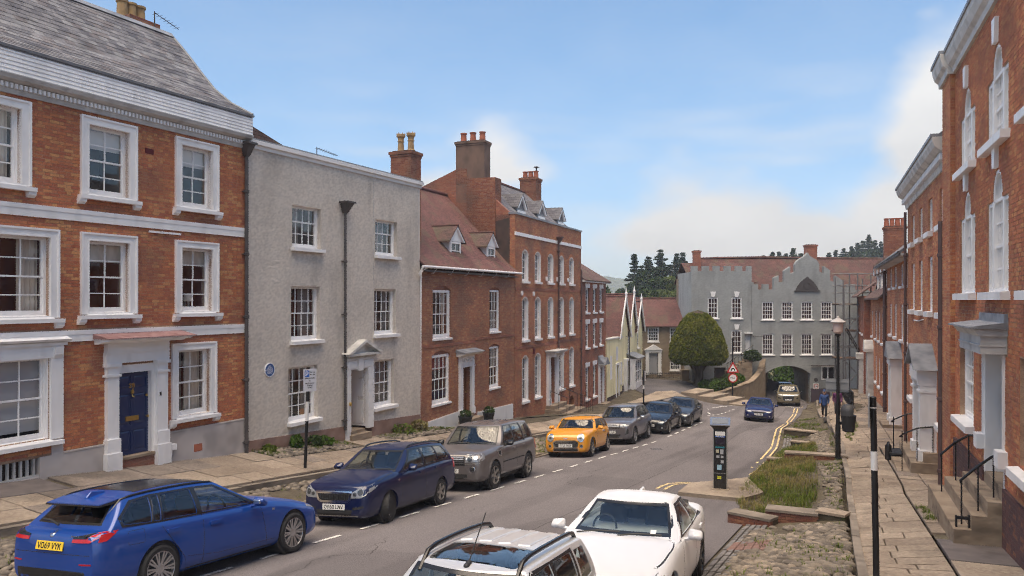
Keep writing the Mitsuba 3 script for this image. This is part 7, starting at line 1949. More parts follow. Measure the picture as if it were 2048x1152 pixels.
make_car('suv', 'dark grey boxy off-road car with silver side vent, behind the navy estate', 'car', C, np.array([-.1, 23.35]) - .83 * H25(21), 200.5, PL, scale=1.03, steer=math.radians(-4))

M = dict(L=3.82, wb=2.495, fo=.76, r=.315, W=1.727, paint='paint_orange', spokes=5, rr=.68, rim='alloy_dull', tw=.20, gap=.045,
         body=[(0, .60, .30, .62, .66), (.03, .72, .24, .70, .76), (.12, .80, .20, .80, .86), (.35, .84, .19, .89, .96), (.76, .86, .19, .95, 1.01), (1.1, .864, .19, .97, 1.03), (1.5, .864, .19, .975, 1.0), (2.4, .864, .19, .98, .99), (3.1, .86, .20, .985, .99), (3.5, .83, .25, .97, .98), (3.74, .76, .30, .92, .93), (3.82, .62, .36, .84, .86)],
         gh=dict(xf0=1.18, xr0=3.66, xf1=1.62, xr1=3.40, w0=.80, w1=.66, z0=.96, z1=1.355, crown=.05, arch=.03, peak=-.05, we=1.6, bow=.2),
         side_win=[[(1.62, 1.0), (1.86, 1.31), (2.60, 1.32), (2.64, 1.0)], [(2.70, 1.0), (2.66, 1.32), (3.24, 1.30), (3.34, 1.02)]], dlo=[(1.5, .985), (1.78, 1.335), (3.3, 1.32), (3.42, .99)], screen=[(.70, 1.0), (.60, 1.32)], rear_win=[(.6, 1.04), (.54, 1.30)], mirror=(1.52, .99), plates=[('f', 'YE15 DKW', .45, 'plate_white')])
M['panels'] = [('headlamp_ring', 'f', 'chrome', affinity.scale(Point(.58, .73).buffer(.135), .95, 1.1), {'pair': 1, 'off': .012}), ('headlamp', 'f', 'lamp_clear', affinity.scale(Point(.58, .73).buffer(.108), .95, 1.1), {'pair': 1, 'off': .020}), ('headlamp_inner', 'f', 'lamp_inner', Point(.58, .73).buffer(.05), {'pair': 1, 'off': .023}),
               ('grille_frame', 'f', 'chrome', Polygon([(-.36, .62), (.36, .62), (.47, .55), (.44, .42), (.34, .38), (-.34, .38), (-.44, .42), (-.47, .55)]).buffer(.025), {'off': .010}), ('grille', 'f', 'trim_matt', Polygon([(-.35, .61), (.35, .61), (.45, .545), (.42, .43), (.33, .395), (-.33, .395), (-.42, .43), (-.45, .545)]), {'off': .015}),
               ('lower_grille', 'f', 'trim_matt', sbox(-.44, .275, .44, .33).buffer(.02), {'low': 1, 'off': .008}), ('lower_trim', 'f', 'chrome', sbox(-.46, .255, .46, .35).buffer(.02).exterior.buffer(.010), {'low': 1, 'off': .010}), ('fog_lamp', 'f', 'chrome', Point(.60, .43).buffer(.065).difference(Point(.6, .43).buffer(.045)), {'pair': 1, 'off': .008}), ('fog_lamp', 'f', 'lamp_inner', Point(.60, .43).buffer(.045), {'pair': 1, 'off': .006}), ('badge', 'f', 'chrome', Polygon([(-.10, .715), (.10, .715), (.06, .69), (-.06, .69)]), {'off': .012}),
               ('sill', 'l', 'trim_matt', sbox(1.12, .19, 2.9, .27), {'low': 1, 'off': .008}), ('indicator', 'l', 'trim_black', Polygon([(1.20, .80), (1.30, .82), (1.25, .88)]), {'off': .005})] + [('grille_bar', 'f', 'chrome', sbox(-.40, z, .40, z + .016), {'off': .022}) for z in (.53, .56, .59)] + arches(M, 'trim_matt', .04) + seams([1.42, 2.72], .28, .97) + handles([(2.38, .84)], 'chrome')
M['extras'] = wipers(1.22, 1.03)
make_car('hatchback', 'orange hatchback with round headlamps and chrome oval grille', 'car', M, np.array([3.48, 32.0]) - .78 * H25(20), 200.0, PL, scale=1.03)

D = suv('paint_steel', L=4.6, wb=2.741, fo=.87, W=1.90, rim='alloy', plates=[('f', 'VK70 YJC', .60, 'plate_white')],
        gh=dict(xf0=1.30, xr0=4.45, xf1=2.0, xr1=4.15, w0=.865, w1=.66, z0=1.06, z1=1.63, crown=.055, arch=.045, peak=.0, we=1.8),
        side_win=[[(1.82, 1.12), (2.24, 1.55), (2.62, 1.57), (2.64, 1.13)], [(2.74, 1.13), (2.72, 1.57), (3.3, 1.565), (3.4, 1.15)], [(3.62, 1.17), (3.44, 1.56), (3.9, 1.54), (4.1, 1.24)]], dlo=[(1.68, 1.10), (2.2, 1.58), (2.7, 1.60), (3.95, 1.57), (4.2, 1.22), (3.5, 1.12)], mirror=(1.82, 1.10), mirror_paint='alloy')
D['panels'] = [('headlamp', 'f', 'lamp_clear', Polygon([(.46, .82), (.50, .93), (.86, .97), (.84, .88), (.66, .82)]), {'pair': 1, 'off': .008}), ('headlamp_inner', 'f', 'lamp_inner', Point(.62, .87).buffer(.035), {'pair': 1, 'off': .011}), ('headlamp_side', 'l', 'lamp_clear', Polygon([(.05, .88), (.32, .94), (.30, .98), (.06, .96)]), {'off': .005}), ('grille', 'f', 'trim_matt', sbox(-.45, .77, .45, .93).buffer(.01), {'off': .006}), ('lower_grille', 'f', 'trim_matt', Polygon([(-.5, .50), (.5, .50), (.40, .36), (-.40, .36)]), {'low': 1, 'off': .008}), ('skid_plate', 'f', 'alloy_dull', sbox(-.55, .30, .55, .35), {'low': 1, 'off': .01}),
               ('air_curtain', 'f', 'trim_matt', Polygon([(.68, .48), (.84, .52), (.84, .72), (.78, .72)]), {'pair': 1, 'low': 1, 'off': .006}), ('side_trim', 'l', 'alloy', stroke([(1.75, 1.02), (2.3, 1.04)], .02), {'off': .008}), ('sill', 'l', 'trim_matt', sbox(1.32, .25, 3.15, .33), {'low': 1, 'off': .006})] + [('grille_bar', 'f', 'alloy', sbox(-.43, z, .43, z + .02), {'off': .014}) for z in (.79, .85, .905)] + arches(D, 'trim_matt', .035) + seams([1.5], .36, 1.08, lean=.1) + seams([2.68, 3.42], .36, 1.12) + handles([(2.4, .93), (3.2, .95)], 'paint_steel')
D['extras'] = wipers(1.32, 1.13)
make_car('suv', 'steel grey off-road car with mesh grille, behind the orange hatchback', 'car', D, np.array([6.05, 37.6]) - .84 * H25(22), 202.5, PL)


def small(paint, L=4.33, wb=2.69, fo=.80, W=1.78, saloon=False, plate='VU19 XCB', **k):
    e = L - 4.33
    S = dict(L=L, wb=wb, fo=fo, r=.325, W=W, paint=paint, spokes=5, double=True, rr=.72, rim='alloy_dull', tw=.215, privacy=False,
             body=[(0, .60, .28, .54, .60), (.03, .72, .22, .60, .67), (.12, .80, .19, .67, .75), (.35, .855, .17, .74, .83), (.82, .882, .17, .84, .92), (1.3, .888, .17, .91, .98), (1.7, .89, .17, .93, .97), (2.5, .89, .17, .955, .97), (3.2, .888, .18, .985, .99), (3.7 + e, .87, .22, 1.0, 1.03), (4.05 + e, .83, .27, .99, 1.04), (4.25 + e, .75, .32, .94, .98), (4.33 + e, .62, .38, .86, .9)],
             gh=dict(xf0=1.25, xr0=(4.05 if not saloon else 3.95) + e, xf1=2.05, xr1=(3.62 if not saloon else 3.1) + e, w0=.83, w1=.60, z0=.93, z1=1.385, crown=.05, arch=.05, peak=.15, re=1.0),
             side_win=[[(1.74, .98), (2.30, 1.31), (2.62, 1.33), (2.64, .99)], [(2.72, .99), (2.70, 1.33), (3.10, 1.31), (3.36, 1.10), (3.36, 1.02)]], dlo=[(1.58, .96), (2.26, 1.335), (2.7, 1.355), (3.15, 1.335), (3.5, 1.10), (3.45, .98)], screen=[(.69, .98), (.55, 1.345)], rear_win=[(.58, 1.06), (.46, 1.30)], mirror=(1.72, .95), plates=[('f', plate, .47, 'plate_white')])
    S['panels'] = [('headlamp', 'f', 'lamp_clear', Polygon([(.44, .60), (.48, .66), (.80, .73), (.80, .67), (.62, .60)]), {'pair': 1, 'off': .007}), ('headlamp_side', 'l', 'lamp_clear', Polygon([(.08, .66), (.40, .74), (.38, .78), (.1, .73)]), {'off': .005}), ('grille', 'f', 'trim_matt', Polygon([(-.40, .64), (.40, .64), (.30, .54), (-.30, .54)]), {'off': .005}), ('lower_grille', 'f', 'trim_matt', Polygon([(-.50, .36), (.50, .36), (.40, .24), (-.40, .24)]), {'low': 1, 'off': .005}), ('fog_lamp', 'f', 'lamp_clear', Point(.64, .38).buffer(.045), {'pair': 1, 'off': .008}), ('tail_lamp', 'l', 'lamp_red', Polygon([(4.0 + e, .82), (4.2 + e, .84), (4.16 + e, .97), (4.0 + e, .99)]), {'off': .005})] + seams([1.45], .27, .94, lean=.12) + seams([2.67], .25, .97) + handles([(2.4, .82), (3.2, .84)], paint)
    S['extras'] = wipers(1.27, .985)
    S.update(k)
    return S


make_car('hatchback', 'black hatchback parked in front of the dark grey saloon', 'car', small('paint_black', plate='GX19 VWK'), np.array([8.46, 41.84]) - .80 * H25(22), 203.0, PL)
make_car('saloon_car', 'dark graphite saloon, farthest of the cars parked along the left kerb', 'car', small('paint_graphite', L=4.64, wb=2.70, saloon=True, plate='VU68 KNB'), np.array([10.4, 45.5]) - .80 * H25(22), 203.0, PL)
make_car('hatchback', 'royal blue hatchback driving up the middle of the road', 'car', small('paint_seat', plate='DK21 HNL'), np.array([16.7, 51.3]) - .80 * H25(20), 199.0)
K = suv('paint_bronze', L=4.53, wb=2.69, fo=.9, W=1.84, plates=[('f', 'WR64 OBG', .52, 'plate_white')], r=.345)
K['panels'] = [('headlamp', 'f', 'lamp_clear', Polygon([(.44, .86), (.5, .96), (.82, 1.0), (.82, .92)]), {'pair': 1, 'off': .008}), ('grille', 'f', 'chrome', sbox(-.42, .88, .42, .92), {'off': .008}), ('lower_grille', 'f', 'trim_matt', Polygon([(-.46, .78), (.46, .78), (.36, .42), (-.36, .42)]), {'off': .004}), ('fog_recess', 'f', 'trim_matt', Polygon([(.56, .56), (.78, .62), (.8, .74), (.66, .7)]), {'pair': 1, 'off': .004})] + arches(K, 'trim_matt', .04)
make_car('suv', 'bronze off-road car coming up through the gatehouse arch', 'car', K, np.array([24.35, 68.0]) - .80 * H25(20), 199.0)
make_car('hatchback', 'pale blue car behind the bronze one, deep under the arch', 'car', small('paint_pale_blue'), (24.9, 83.5), 200.0, detail=0)
V = suv('paint_silver', L=4.9, wb=3.0, r=.33, plates=[]); V['panels'] = []
make_car('van', 'pale silver van queuing behind the bronze car below the arch', 'van', V, (26.7, 78.6), 199.0, detail=0)

# white saloon in the right-hand bay
Wh = small('paint_white', L=4.71, wb=2.851, fo=.80, W=1.83, saloon=True, rim='trim_black', r=.335,
           body=[(0, .62, .28, .55, .60), (.03, .74, .22, .61, .68), (.12, .82, .19, .68, .76), (.35, .88, .18, .75, .84), (.82, .905, .18, .85, .925), (1.4, .912, .18, .93, .99), (1.8, .914, .18, .945, .98), (2.6, .915, .18, .97, .98), (3.4, .912, .18, 1.0, 1.01), (3.9, .90, .22, 1.02, 1.06), (4.35, .86, .27, 1.02, 1.09), (4.6, .80, .32, .99, 1.06), (4.71, .66, .38, .9, .94)],
           gh=dict(xf0=1.42, xr0=4.22, xf1=2.28, xr1=3.42, w0=.85, w1=.60, z0=.94, z1=1.375, crown=.055, arch=.06, peak=.05, re=1.0),
           side_win=[[(1.92, .99), (2.50, 1.30), (2.84, 1.32), (2.86, 1.0)], [(2.95, 1.0), (2.93, 1.32), (3.36, 1.29), (3.52, 1.19), (3.56, 1.02)], [(3.61, 1.03), (3.57, 1.16), (3.86, 1.06), (3.84, 1.04)]], dlo=[(1.76, .965), (2.46, 1.33), (2.9, 1.352), (3.42, 1.318), (3.96, 1.06), (3.9, 1.0)], screen=[(.71, .985), (.56, 1.34)], rear_win=[(.60, 1.12), (.48, 1.30)], mirror=(1.88, .965), plates=[('f', 'BV19 KTO', .42, 'plate_white')])
Wh['panels'] = [('headlamp', 'f', 'trim_black', Polygon([(.42, .59), (.48, .68), (.82, .74), (.82, .66), (.6, .59)]), {'pair': 1, 'off': .006}), ('headlamp_inner', 'f', 'lamp_clear', Point(.58, .635).buffer(.035), {'pair': 1, 'off': .010}), ('headlamp_inner', 'f', 'lamp_clear', Point(.70, .665).buffer(.035), {'pair': 1, 'off': .010}), ('headlamp_side', 'l', 'trim_black', Polygon([(.10, .66), (.42, .75), (.38, .79), (.1, .73)]), {'off': .005}), ('grille_frame', 'f', 'chrome', sbox(.03, .46, .37, .66).buffer(.03), {'pair': 1, 'off': .008}), ('grille', 'f', 'trim_matt', sbox(.035, .47, .36, .65).buffer(.015), {'pair': 1, 'off': .014}), ('lower_grille', 'f', 'trim_matt', sbox(-.5, .24, .5, .36), {'low': 1}), ('bonnet_seam', 'l', 'trim_matt', stroke([(.45, .82), (1.0, .90), (1.55, .965)], .007), {'off': .002, 'deep': .004}), ('reversing', 'l', 'trim_matt', stroke([(1.3, .24), (3.3, .24)], .03), {'off': .002})] + seams([1.58], .27, .96, lean=.12) + seams([2.9], .25, .985) + [('door_seam', 'l', 'trim_matt', stroke([(3.25, .30), (3.3, .45), (3.62, .85), (3.66, 1.02)], .008), {'off': .0015, 'deep': .004})] + handles([(2.58, .82), (3.38, .84)], 'paint_white')
Wh['extras'] = both(wipers(1.44, .995), lambda fx, tz: [('roof_fin', 'paint_white', blob([(fx(3.1), 0, tz(3.1, 0), .03), (fx(3.28), 0, tz(3.28, 0) + .06, .018), (fx(3.32), 0, tz(3.3, 0), .03)])), ('tax_disc', 'plate_white', (np.array([[fx(1.62), .42, 1.02], [fx(1.62), .5, 1.02], [fx(1.70), .5, 1.06], [fx(1.70), .42, 1.06]]), np.array([[0, 1, 2], [0, 2, 3]])))])
RB = 'cars in the right-hand parking bay'
make_car('saloon_car', 'white saloon car with black-framed windows in the right-hand bay', 'car', Wh, np.array([1.78, 12.1]), 200.5, RB)
# silver car in the foreground
N = dict(L=3.58, wb=2.30, fo=.72, r=.29, W=1.62, paint='paint_silver', spokes=5, rr=.66, tw=.18, roof_glass=(1.64, 2.16, .42),
         body=[(0, .55, .32, .72, .76), (.04, .68, .25, .80, .86), (.14, .75, .22, .88, .95), (.4, .79, .20, .95, 1.02), (.72, .805, .20, 1.0, 1.06), (1.0, .81, .20, 1.03, 1.09), (2.0, .81, .20, 1.04, 1.05), (3.0, .81, .22, 1.05, 1.06), (3.4, .79, .28, 1.04, 1.05), (3.54, .74, .32, .98, 1.0), (3.58, .62, .38, .92, .94)],
         gh=dict(xf0=.98, xr0=3.50, xf1=1.46, xr1=3.36, w0=.745, w1=.60, z0=1.02, z1=1.50, crown=.05, arch=.035, peak=.0, we=1.9), side_win=[[(1.32, 1.07), (1.66, 1.43), (2.08, 1.45), (2.10, 1.08)], [(2.19, 1.08), (2.17, 1.45), (2.70, 1.44), (2.74, 1.09)], [(2.86, 1.10), (2.82, 1.44), (3.14, 1.43), (3.22, 1.14)]], dlo=[(1.22, 1.05), (1.62, 1.47), (2.76, 1.475), (2.80, 1.06)],
         screen=[(.66, 1.07), (.57, 1.45)], rear_win=[(.58, 1.10), (.52, 1.42)], mirror=(1.3, 1.06), plates=[], panels=seams([1.1, 2.14, 2.8], .3, 1.04))
N['extras'] = both(roof_rails(1.50, 3.3, .52, .06, .024), lambda fx, tz: [('roof_rib', 'paint_silver', blob([(fx(a_), b_, tz(a_, b_) - .010, .022) for a_, b_ in ((2.3, y), (2.34, y + .10), (2.6, y), (2.6, y + .1))])) for y in (-.45, -.23, -.01, .21)] + [('roof_rib', 'paint_silver', blob([(fx(a_), b_, tz(a_, b_) - .010, .022) for a_, b_ in ((2.6, y), (2.6, y + .1), (2.9, y), (2.9, y + .1))])) for y in (-.45, -.23, -.01, .21)] + [('roof_rib', 'paint_silver', blob([(fx(a_), b_, tz(a_, b_) - .010, .022) for a_, b_ in ((2.9, y), (2.9, y + .1), (3.2, y), (3.16, y + .1))])) for y in (-.45, -.23, -.01, .21)] + [('aerial_base', 'trim_matt', blob([(fx(1.50), 0, tz(1.5, 0), .03), (fx(1.56), 0, tz(1.56, 0) + .012, .025)])), ('aerial', 'trim_matt', tube_mesh([(fx(1.53), 0, tz(1.53, 0)), (fx(1.95), -.02, tz(1.53, 0) + .42)], .006, 5))])
make_car('roof_rail_car', 'silver car seen from above with black roof rails, roof window and aerial, bottom centre', 'car', N, np.array([-.33, 7.84]), 203.0, RB)

# ---------------------------------------------------------------- street furniture
def post(name, label, cat, x, y, h, r=.044, bands=(), lean=(0, 0), m='black_iron', group=None, base=True):
    k = thing(name, label, cat, group); z = float(G(x, y))
    p = lambda t: (x + lean[0] * t / h, y + lean[1] * t / h, z + t)
    put('pole', MB().tube([p(-.2), p(h * .5), p(h)], r, 12).lathe(*p(h), [(r, -.001), (r * .8, .015), (.004, .02)], 12), m, k, smooth=40)
    for a, b in bands:
        put('white_band', MB().tube([p(a), p((a + b) / 2), p(b)], r + .003, 12), 'white_wall', k, smooth=40)
    return k, p


k, p = post('sign_post', 'black post with white band carrying a blue P parking sign on the left pavement', 'sign post', -5.78, 22.35, 2.72, bands=((1.32, 1.86),), lean=(.10, .0))
fsg = Frame(*p(2.45)[:2], 25 + 28, 1, p(2.45)[2])
put('sign_plate', MB(fsg).poly(sbox(-.15, -.28, .19, .30).buffer(.02), .05, .062), 'blind_light', k)
plain('sign_blue', (.02, .10, .42), .4); plain('sign_red', (.50, .015, .02), .4)
put('sign_symbol', MB(fsg).poly(sbox(-.13, .10, -.0, .28), .062, .064), 'sign_blue', k)
mb = MB(fsg).text('P', .12, -.065, .064, .13)
for i, (t, w, u) in enumerate((('Mon - Sat', .15, .09), ('8 am - 6 pm', .15, .09))):
    mb.text(t, .03, u, .063, .215 - .07 * i, width=w)
put('lettering', MB(fsg).text('P', .12, -.065, .064, .13), 'plate_white', k)
mb = MB(fsg)
for t, w, u, z in (('Mon - Sat', .15, .09, .215), ('8 am - 6 pm', .15, .09, .15), ('Permit holders', .29, .02, .05), ('or', .05, .02, -.02), ('Pay at machine', .26, .02, -.09), ('Display', .16, .02, -.15), ('ticket', .14, .02, -.21)):
    mb.text(t, .038, u, .062, z, width=w)
put('lettering', mb, 'plate_black', k)
k, p = post('sign_post', 'slim black post with white band and edge-on plate near the cream cottages', 'sign post', 8.88, 54.0, 2.4, r=.05, bands=((1.15, 1.4),))
put('sign_plate', MB().box(8.96, 8.99, 53.8, 54.2, p(0)[2] + 1.7, p(0)[2] + 2.35), 'blind_light', k)
k, p = post('sign_post', 'tall black post with one white band standing on the right-hand footpath, nearest the camera', 'sign post', 5.24, 11.5, 2.70, r=.044, bands=((1.66, 1.93), (2.55, 2.565)), lean=(-.05, 0))
put('sign_plate', MB(Frame(5.24, 11.5, 25, 1, p(0)[2])).box(-.22, .22, -.105, -.09, 2.30, 2.74).box(-.02, .02, -.1, 0, 2.4, 2.43), 'sign_back', k)

# lamp post, with the litter bin and the back of a sign fixed to it
x, y = 10.96, 26.9; z = float(G(x, y))
k = thing('lamp_post', 'black lamp post with a pale round lantern beside the right-hand footpath', 'lamp post')
put('column', MB().lathe(x, y, z, [(.085, -.3), (.085, 1.15), (.062, 1.25), (.055, 2.2), (.048, 4.15), (.09, 4.18), (.09, 4.24)], 14), 'black_iron', k, smooth=40)
plain('lantern_glass', (.60, .47, .42), .3); plain('lantern_cap', (.45, .42, .40), .4)
put('lantern', MB().lathe(x, y, z + 4.24, [(.08, 0), (.15, .06), (.165, .36), (.165, .38)], 16), 'lantern_glass', k, smooth=40)
put('lantern_cap', MB().lathe(x, y, z + 4.62, [(.24, -.01), (.25, .02), (.14, .10), (.05, .15), (.04, .2), (.005, .23)], 16), 'lantern_cap', k, smooth=40)
k = thing('litter_bin', 'black hooded litter bin fixed to the lamp post', 'litter bin')
bx_, by_ = x + .27, y - .2
put('bin', MB().lathe(bx_, by_, z + .98, [(.15, 0), (.19, .03), (.235, .5), (.25, .52), (.25, .55)], 20), 'trim_matt', k, smooth=40)
t = np.linspace(-.55 * PI, .55 * PI, 12)
hv, hf = lathe_mesh([(.25, 0), (.25, .14), (.22, .26), (.13, .35), (.01, .37)], 24)
hv = hv + [bx_, by_, z + 1.53]; cen = hv[hf].mean(1)
keep = ~((cen[:, 0] > bx_ + .05) & (cen[:, 1] < by_ + .12) & (cen[:, 2] > z + 1.55) & (cen[:, 2] < z + 1.78))
put('hood', (hv, hf[keep]), 'bin_grey', k, smooth=40)
put('bracket', MB().box(x, bx_ - .15, y - .12, y - .05, z + 1.2, z + 1.3), 'black_iron', k)
k = thing('sign_board', 'grey back of a rectangular sign strapped to the lamp post', 'sign')
put('plate', MB(Frame(x, y, 112, 1)).box(-.38, .34, -.09, -.07, z + 2.28, z + 2.72), 'sign_back', k)
put('rail', MB(Frame(x, y, 112, 1)).box(-.37, .33, -.07, -.04, z + 2.34, z + 2.38).box(-.37, .33, -.07, -.04, z + 2.60, z + 2.64), 'lead', k)

# ticket machine
x, y = 5.79, 22.25; z = float(G(x, y)) + .10
k = thing('ticket_machine', 'black pay and display ticket machine with tilted solar panel on the kerbed island', 'parking meter')
ft = Frame(x, y, 90 + 16, 1, z)
put('plinth', MB(ft).box(-.26, .24, -.16, .22, -.02, .03), 'flag_far', k)
put('cabinet', MB(ft).poly(sbox(-.165, .03, .165, 1.70), -.12, .13), 'trim_black', k)
put('side_strip', MB(ft).box(.166, .19, -.11, .12, .03, 1.68), 'alloy_dull', k); put('side_strip', MB(ft).box(-.19, -.166, -.11, .12, .03, 1.68), 'alloy_dull', k)
put('head', MB(ft).hexa(np.array([[-.17, -.13, 1.68], [-.27, -.20, 1.83], [-.17, .14, 1.68], [-.27, .20, 1.78], [.17, -.13, 1.68], [.27, -.20, 1.83], [.17, .14, 1.68], [.27, .20, 1.78]])), 'trim_black', k)
put('panel_frame', MB(ft).hexa(np.array([[-.27, -.20, 1.83], [-.27, -.20, 1.96], [-.27, .20, 1.78], [-.27, .20, 1.81], [.27, -.20, 1.83], [.27, -.20, 1.96], [.27, .20, 1.78], [.27, .20, 1.81]])), 'alloy', k)
put('solar_panel', MB(ft).hexa(np.array([[-.22, -.15, 1.935], [-.22, -.15, 1.945], [-.22, .15, 1.828], [-.22, .15, 1.838], [.22, -.15, 1.935], [.22, -.15, 1.945], [.22, .15, 1.828], [.22, .15, 1.838]])), 'solar', k)
plain('solar', (.17, .18, .19), .15, clearcoat=.6)
for nm, a, b, c, d, m in (('notice', -.135, .135, 1.50, 1.61, 'plate_white'), ('strip', -.135, .135, 1.455, 1.485, 'sign_blue'), ('screen', -.12, .12, 1.26, 1.41, 'screen_dark'), ('strip', -.13, .12, 1.155, 1.195, 'teal'), ('button', -.11, -.03, 1.02, 1.11, 'button_sand'), ('keypad', .0, .09, .99, 1.12, 'blind_grey'), ('button', -.10, -.02, .88, .95, 'blind_grey'), ('button', .02, .09, .88, .94, 'blind_grey'), ('button', .02, .10, .74, .82, 'blind_grey'), ('sticker', -.08, .04, .55, .69, 'pale_blue'), ('sticker', -.08, .03, .30, .38, 'yellow_label')):
    put(nm, MB(ft).box(a, b, .13, .136, c, d), m, k)
plain('screen_dark', (.02, .015, .03), .1); plain('teal', (.02, .16, .20), .4); plain('button_sand', (.45, .42, .3), .4); plain('pale_blue', (.30, .48, .60), .4); plain('yellow_label', (.62, .62, .05), .4)
put('lettering', MB(ft).text('PAY', .04, -.025, .136, .33), 'plate_black', k)
put('lettering', MB(ft).text('PAY HERE', .02, 0, .136, 1.46, width=.22), 'plate_white', k)
put('seam', MB(ft).box(-.165, .165, .129, .132, .455, .462), 'blind_grey', k)

# warning signs at the foot of the retaining wall
x, y = 17.85, 64.75; z = float(G(x, y))
k = thing('road_sign', 'red-bordered triangle above a round weight limit sign on a grey pole by the retaining wall', 'road sign')
put('pole', MB().tube([(x, y, z - .3), (x, y, z + 5.2)], .06, 8).tube([(x, y, z + 5.2), (x + .4, y, z + 5.25)], .04, 6), 'black_iron', k)
fr = Frame(x, y - .09, 90, 1, z)
tr = lambda s: Polygon([(-.46 * s, 2.45 + .26 * (1 - s)), (.46 * s, 2.45 + .26 * (1 - s)), (0, 2.45 + .26 * (1 - s) + .80 * s)]).buffer(.03)
put('triangle_border', MB(fr).poly(tr(1).difference(tr(.66)), 0, .02), 'sign_red', k); put('triangle_face', MB(fr).poly(tr(.66), .0, .014), 'plate_white', k)
put('symbol', MB(fr).poly(arch(-.17, .17, 2.56, 2.60, 2.80).difference(arch(-.10, .10, 2.5, 2.58, 2.70)), .014, .018), 'plate_black', k)
put('roundel_border', MB(fr).poly(Point(0, 1.98).buffer(.37).difference(Point(0, 1.98).buffer(.29)), 0, .02), 'sign_red', k); put('roundel_face', MB(fr).poly(Point(0, 1.98).buffer(.29), 0, .014), 'plate_white', k)
put('lettering', MB(fr).text('7.5 T', .14, 0, .014, 1.91, width=.40), 'plate_black', k)
k = thing('wall_sign', 'white square sign with red ring on the grey gatehouse wall right of the arch', 'road sign')
put('plate', MB(FG).box(26.72, 27.22, .03, .05, -7.9, -7.4), 'plate_white', k); put('ring', MB(FG).poly(Point(26.97, -7.65).buffer(.21).difference(Point(26.97, -7.65).buffer(.165)), .05, .06), 'sign_red', k)
put('lettering', MB(FG).text('2.8m', .10, 26.97, .05, -7.70, width=.24), 'plate_black', k)
k = thing('round_plate', 'small dark round plate on the gatehouse wall above the height sign', 'plaque'); put('disc', MB(FG).poly(Point(26.97, -7.08).buffer(.17), 0, .04), 'slate_relief', k)

# railing between the raised terrace and the lower path
k = thing('railing', 'long black railing along the edge of the raised terrace on the right', 'railing')
e0, e1 = np.array([18.25, 42.8]), np.array([27.0, 66.5]); n_ = 14
P0 = [np.array([*(e0 + (e1 - e0) * i / n_), float(np.interp(i / n_, [0, .36, .76, 1], [-6.0, -6.55, -7.0, -7.3]))]) for i in range(n_ + 1)]
put('top_rail', MB().tube([q + [0, 0, 1.05] for q in P0], .035, 6), 'black_iron', k); put('mid_rail', MB().tube([q + [0, 0, .55] for q in P0], .022, 6), 'black_iron', k); put('bottom_rail', MB().tube([q + [0, 0, .12] for q in P0], .022, 6), 'black_iron', k)
for i, q in enumerate(P0):
    put('post', MB().tube([q - [0, 0, .2], q + [0, 0, 1.06]], .035, 6), 'black_iron', k)
for i in range(n_):
    a, b = P0[i], P0[i + 1]; mb = MB()
    for t in np.linspace(.06, .94, 16):
        q = a + (b - a) * t; mb.tube([q + [0, 0, .1], q + [0, 0, 1.04]], .012, 4)
    put('bars', mb, 'black_iron', k, kind='stuff')

# pots, tub
for (u, v, r_, z_, lb) in ((3.05, .55, .30, -5.55, 'black round plant pot left of the step at the two storey brick house'), (5.75, .45, .27, -5.62, 'black plant pot right of the step at the two storey brick house')):
    k = thing('plant_pot', lb, 'plant pot'); q = F3(np.array([u, v, 0])); zz = float(G(q[0], q[1]))
    put('pot', MB().lathe(q[0], q[1], zz, [(r_ * .62, 0), (r_ * .72, .1), (r_, .46), (r_ * 1.06, .48), (r_ * 1.06, .52), (r_ * .9, .52), (r_ * .88, .47)], 16), 'trim_matt', k, smooth=40)
    put('soil', MB().lathe(q[0], q[1], zz, [(.001, .46), (r_ * .9, .465)], 12), 'earth', k)
q = R(27.9, 2.2); zz = float(G(*q))
k = thing('black_tub', 'low black tub with an upright can by the porch steps on the right', 'tub')
put('tub', MB(Frame(q[0], q[1], 21, -1, zz)).box(-.45, .45, -.25, .25, 0, .26).box(-.5, .5, -.3, .3, .22, .27), 'trim_matt', k)
put('can', MB(Frame(q[0], q[1], 21, -1, zz)).lathe(-.25, .32, .0, [(.10, 0), (.10, .45), (.04, .52), (.04, .58)], 10), 'trim_black', k, smooth=40)


# ---------------------------------------------------------------- people
plain('skin', (.50, .29, .21), .5); plain('jacket_blue', (.022, .06, .19), .7); plain('jacket_purple', (.10, .018, .085), .7); plain('trouser_black', (.018, .017, .019), .8); plain('shoe', (.02, .018, .018), .5); plain('hair_fair', (.36, .25, .16), .7); plain('hat_blue', (.05, .09, .20), .8); plain('coat_dark', (.015, .02, .05), .7); plain('hair_grey', (.30, .27, .25), .7)


def chain(bones, edge=.035, rounds=6):
    m = m3.Manifold()
    for (a, ra), (b, rb) in bones:
        m = m + m3.Manifold.batch_hull([m3.Manifold.sphere(ra, 14).translate(tuple(a)), m3.Manifold.sphere(rb, 14).translate(tuple(b))])
    v, f = arr(m.refine_to_length(edge)); t = trimesh.Trimesh(v, f); trimesh.smoothing.filter_taubin(t, iterations=rounds)
    return np.array(t.vertices), np.array(t.faces)


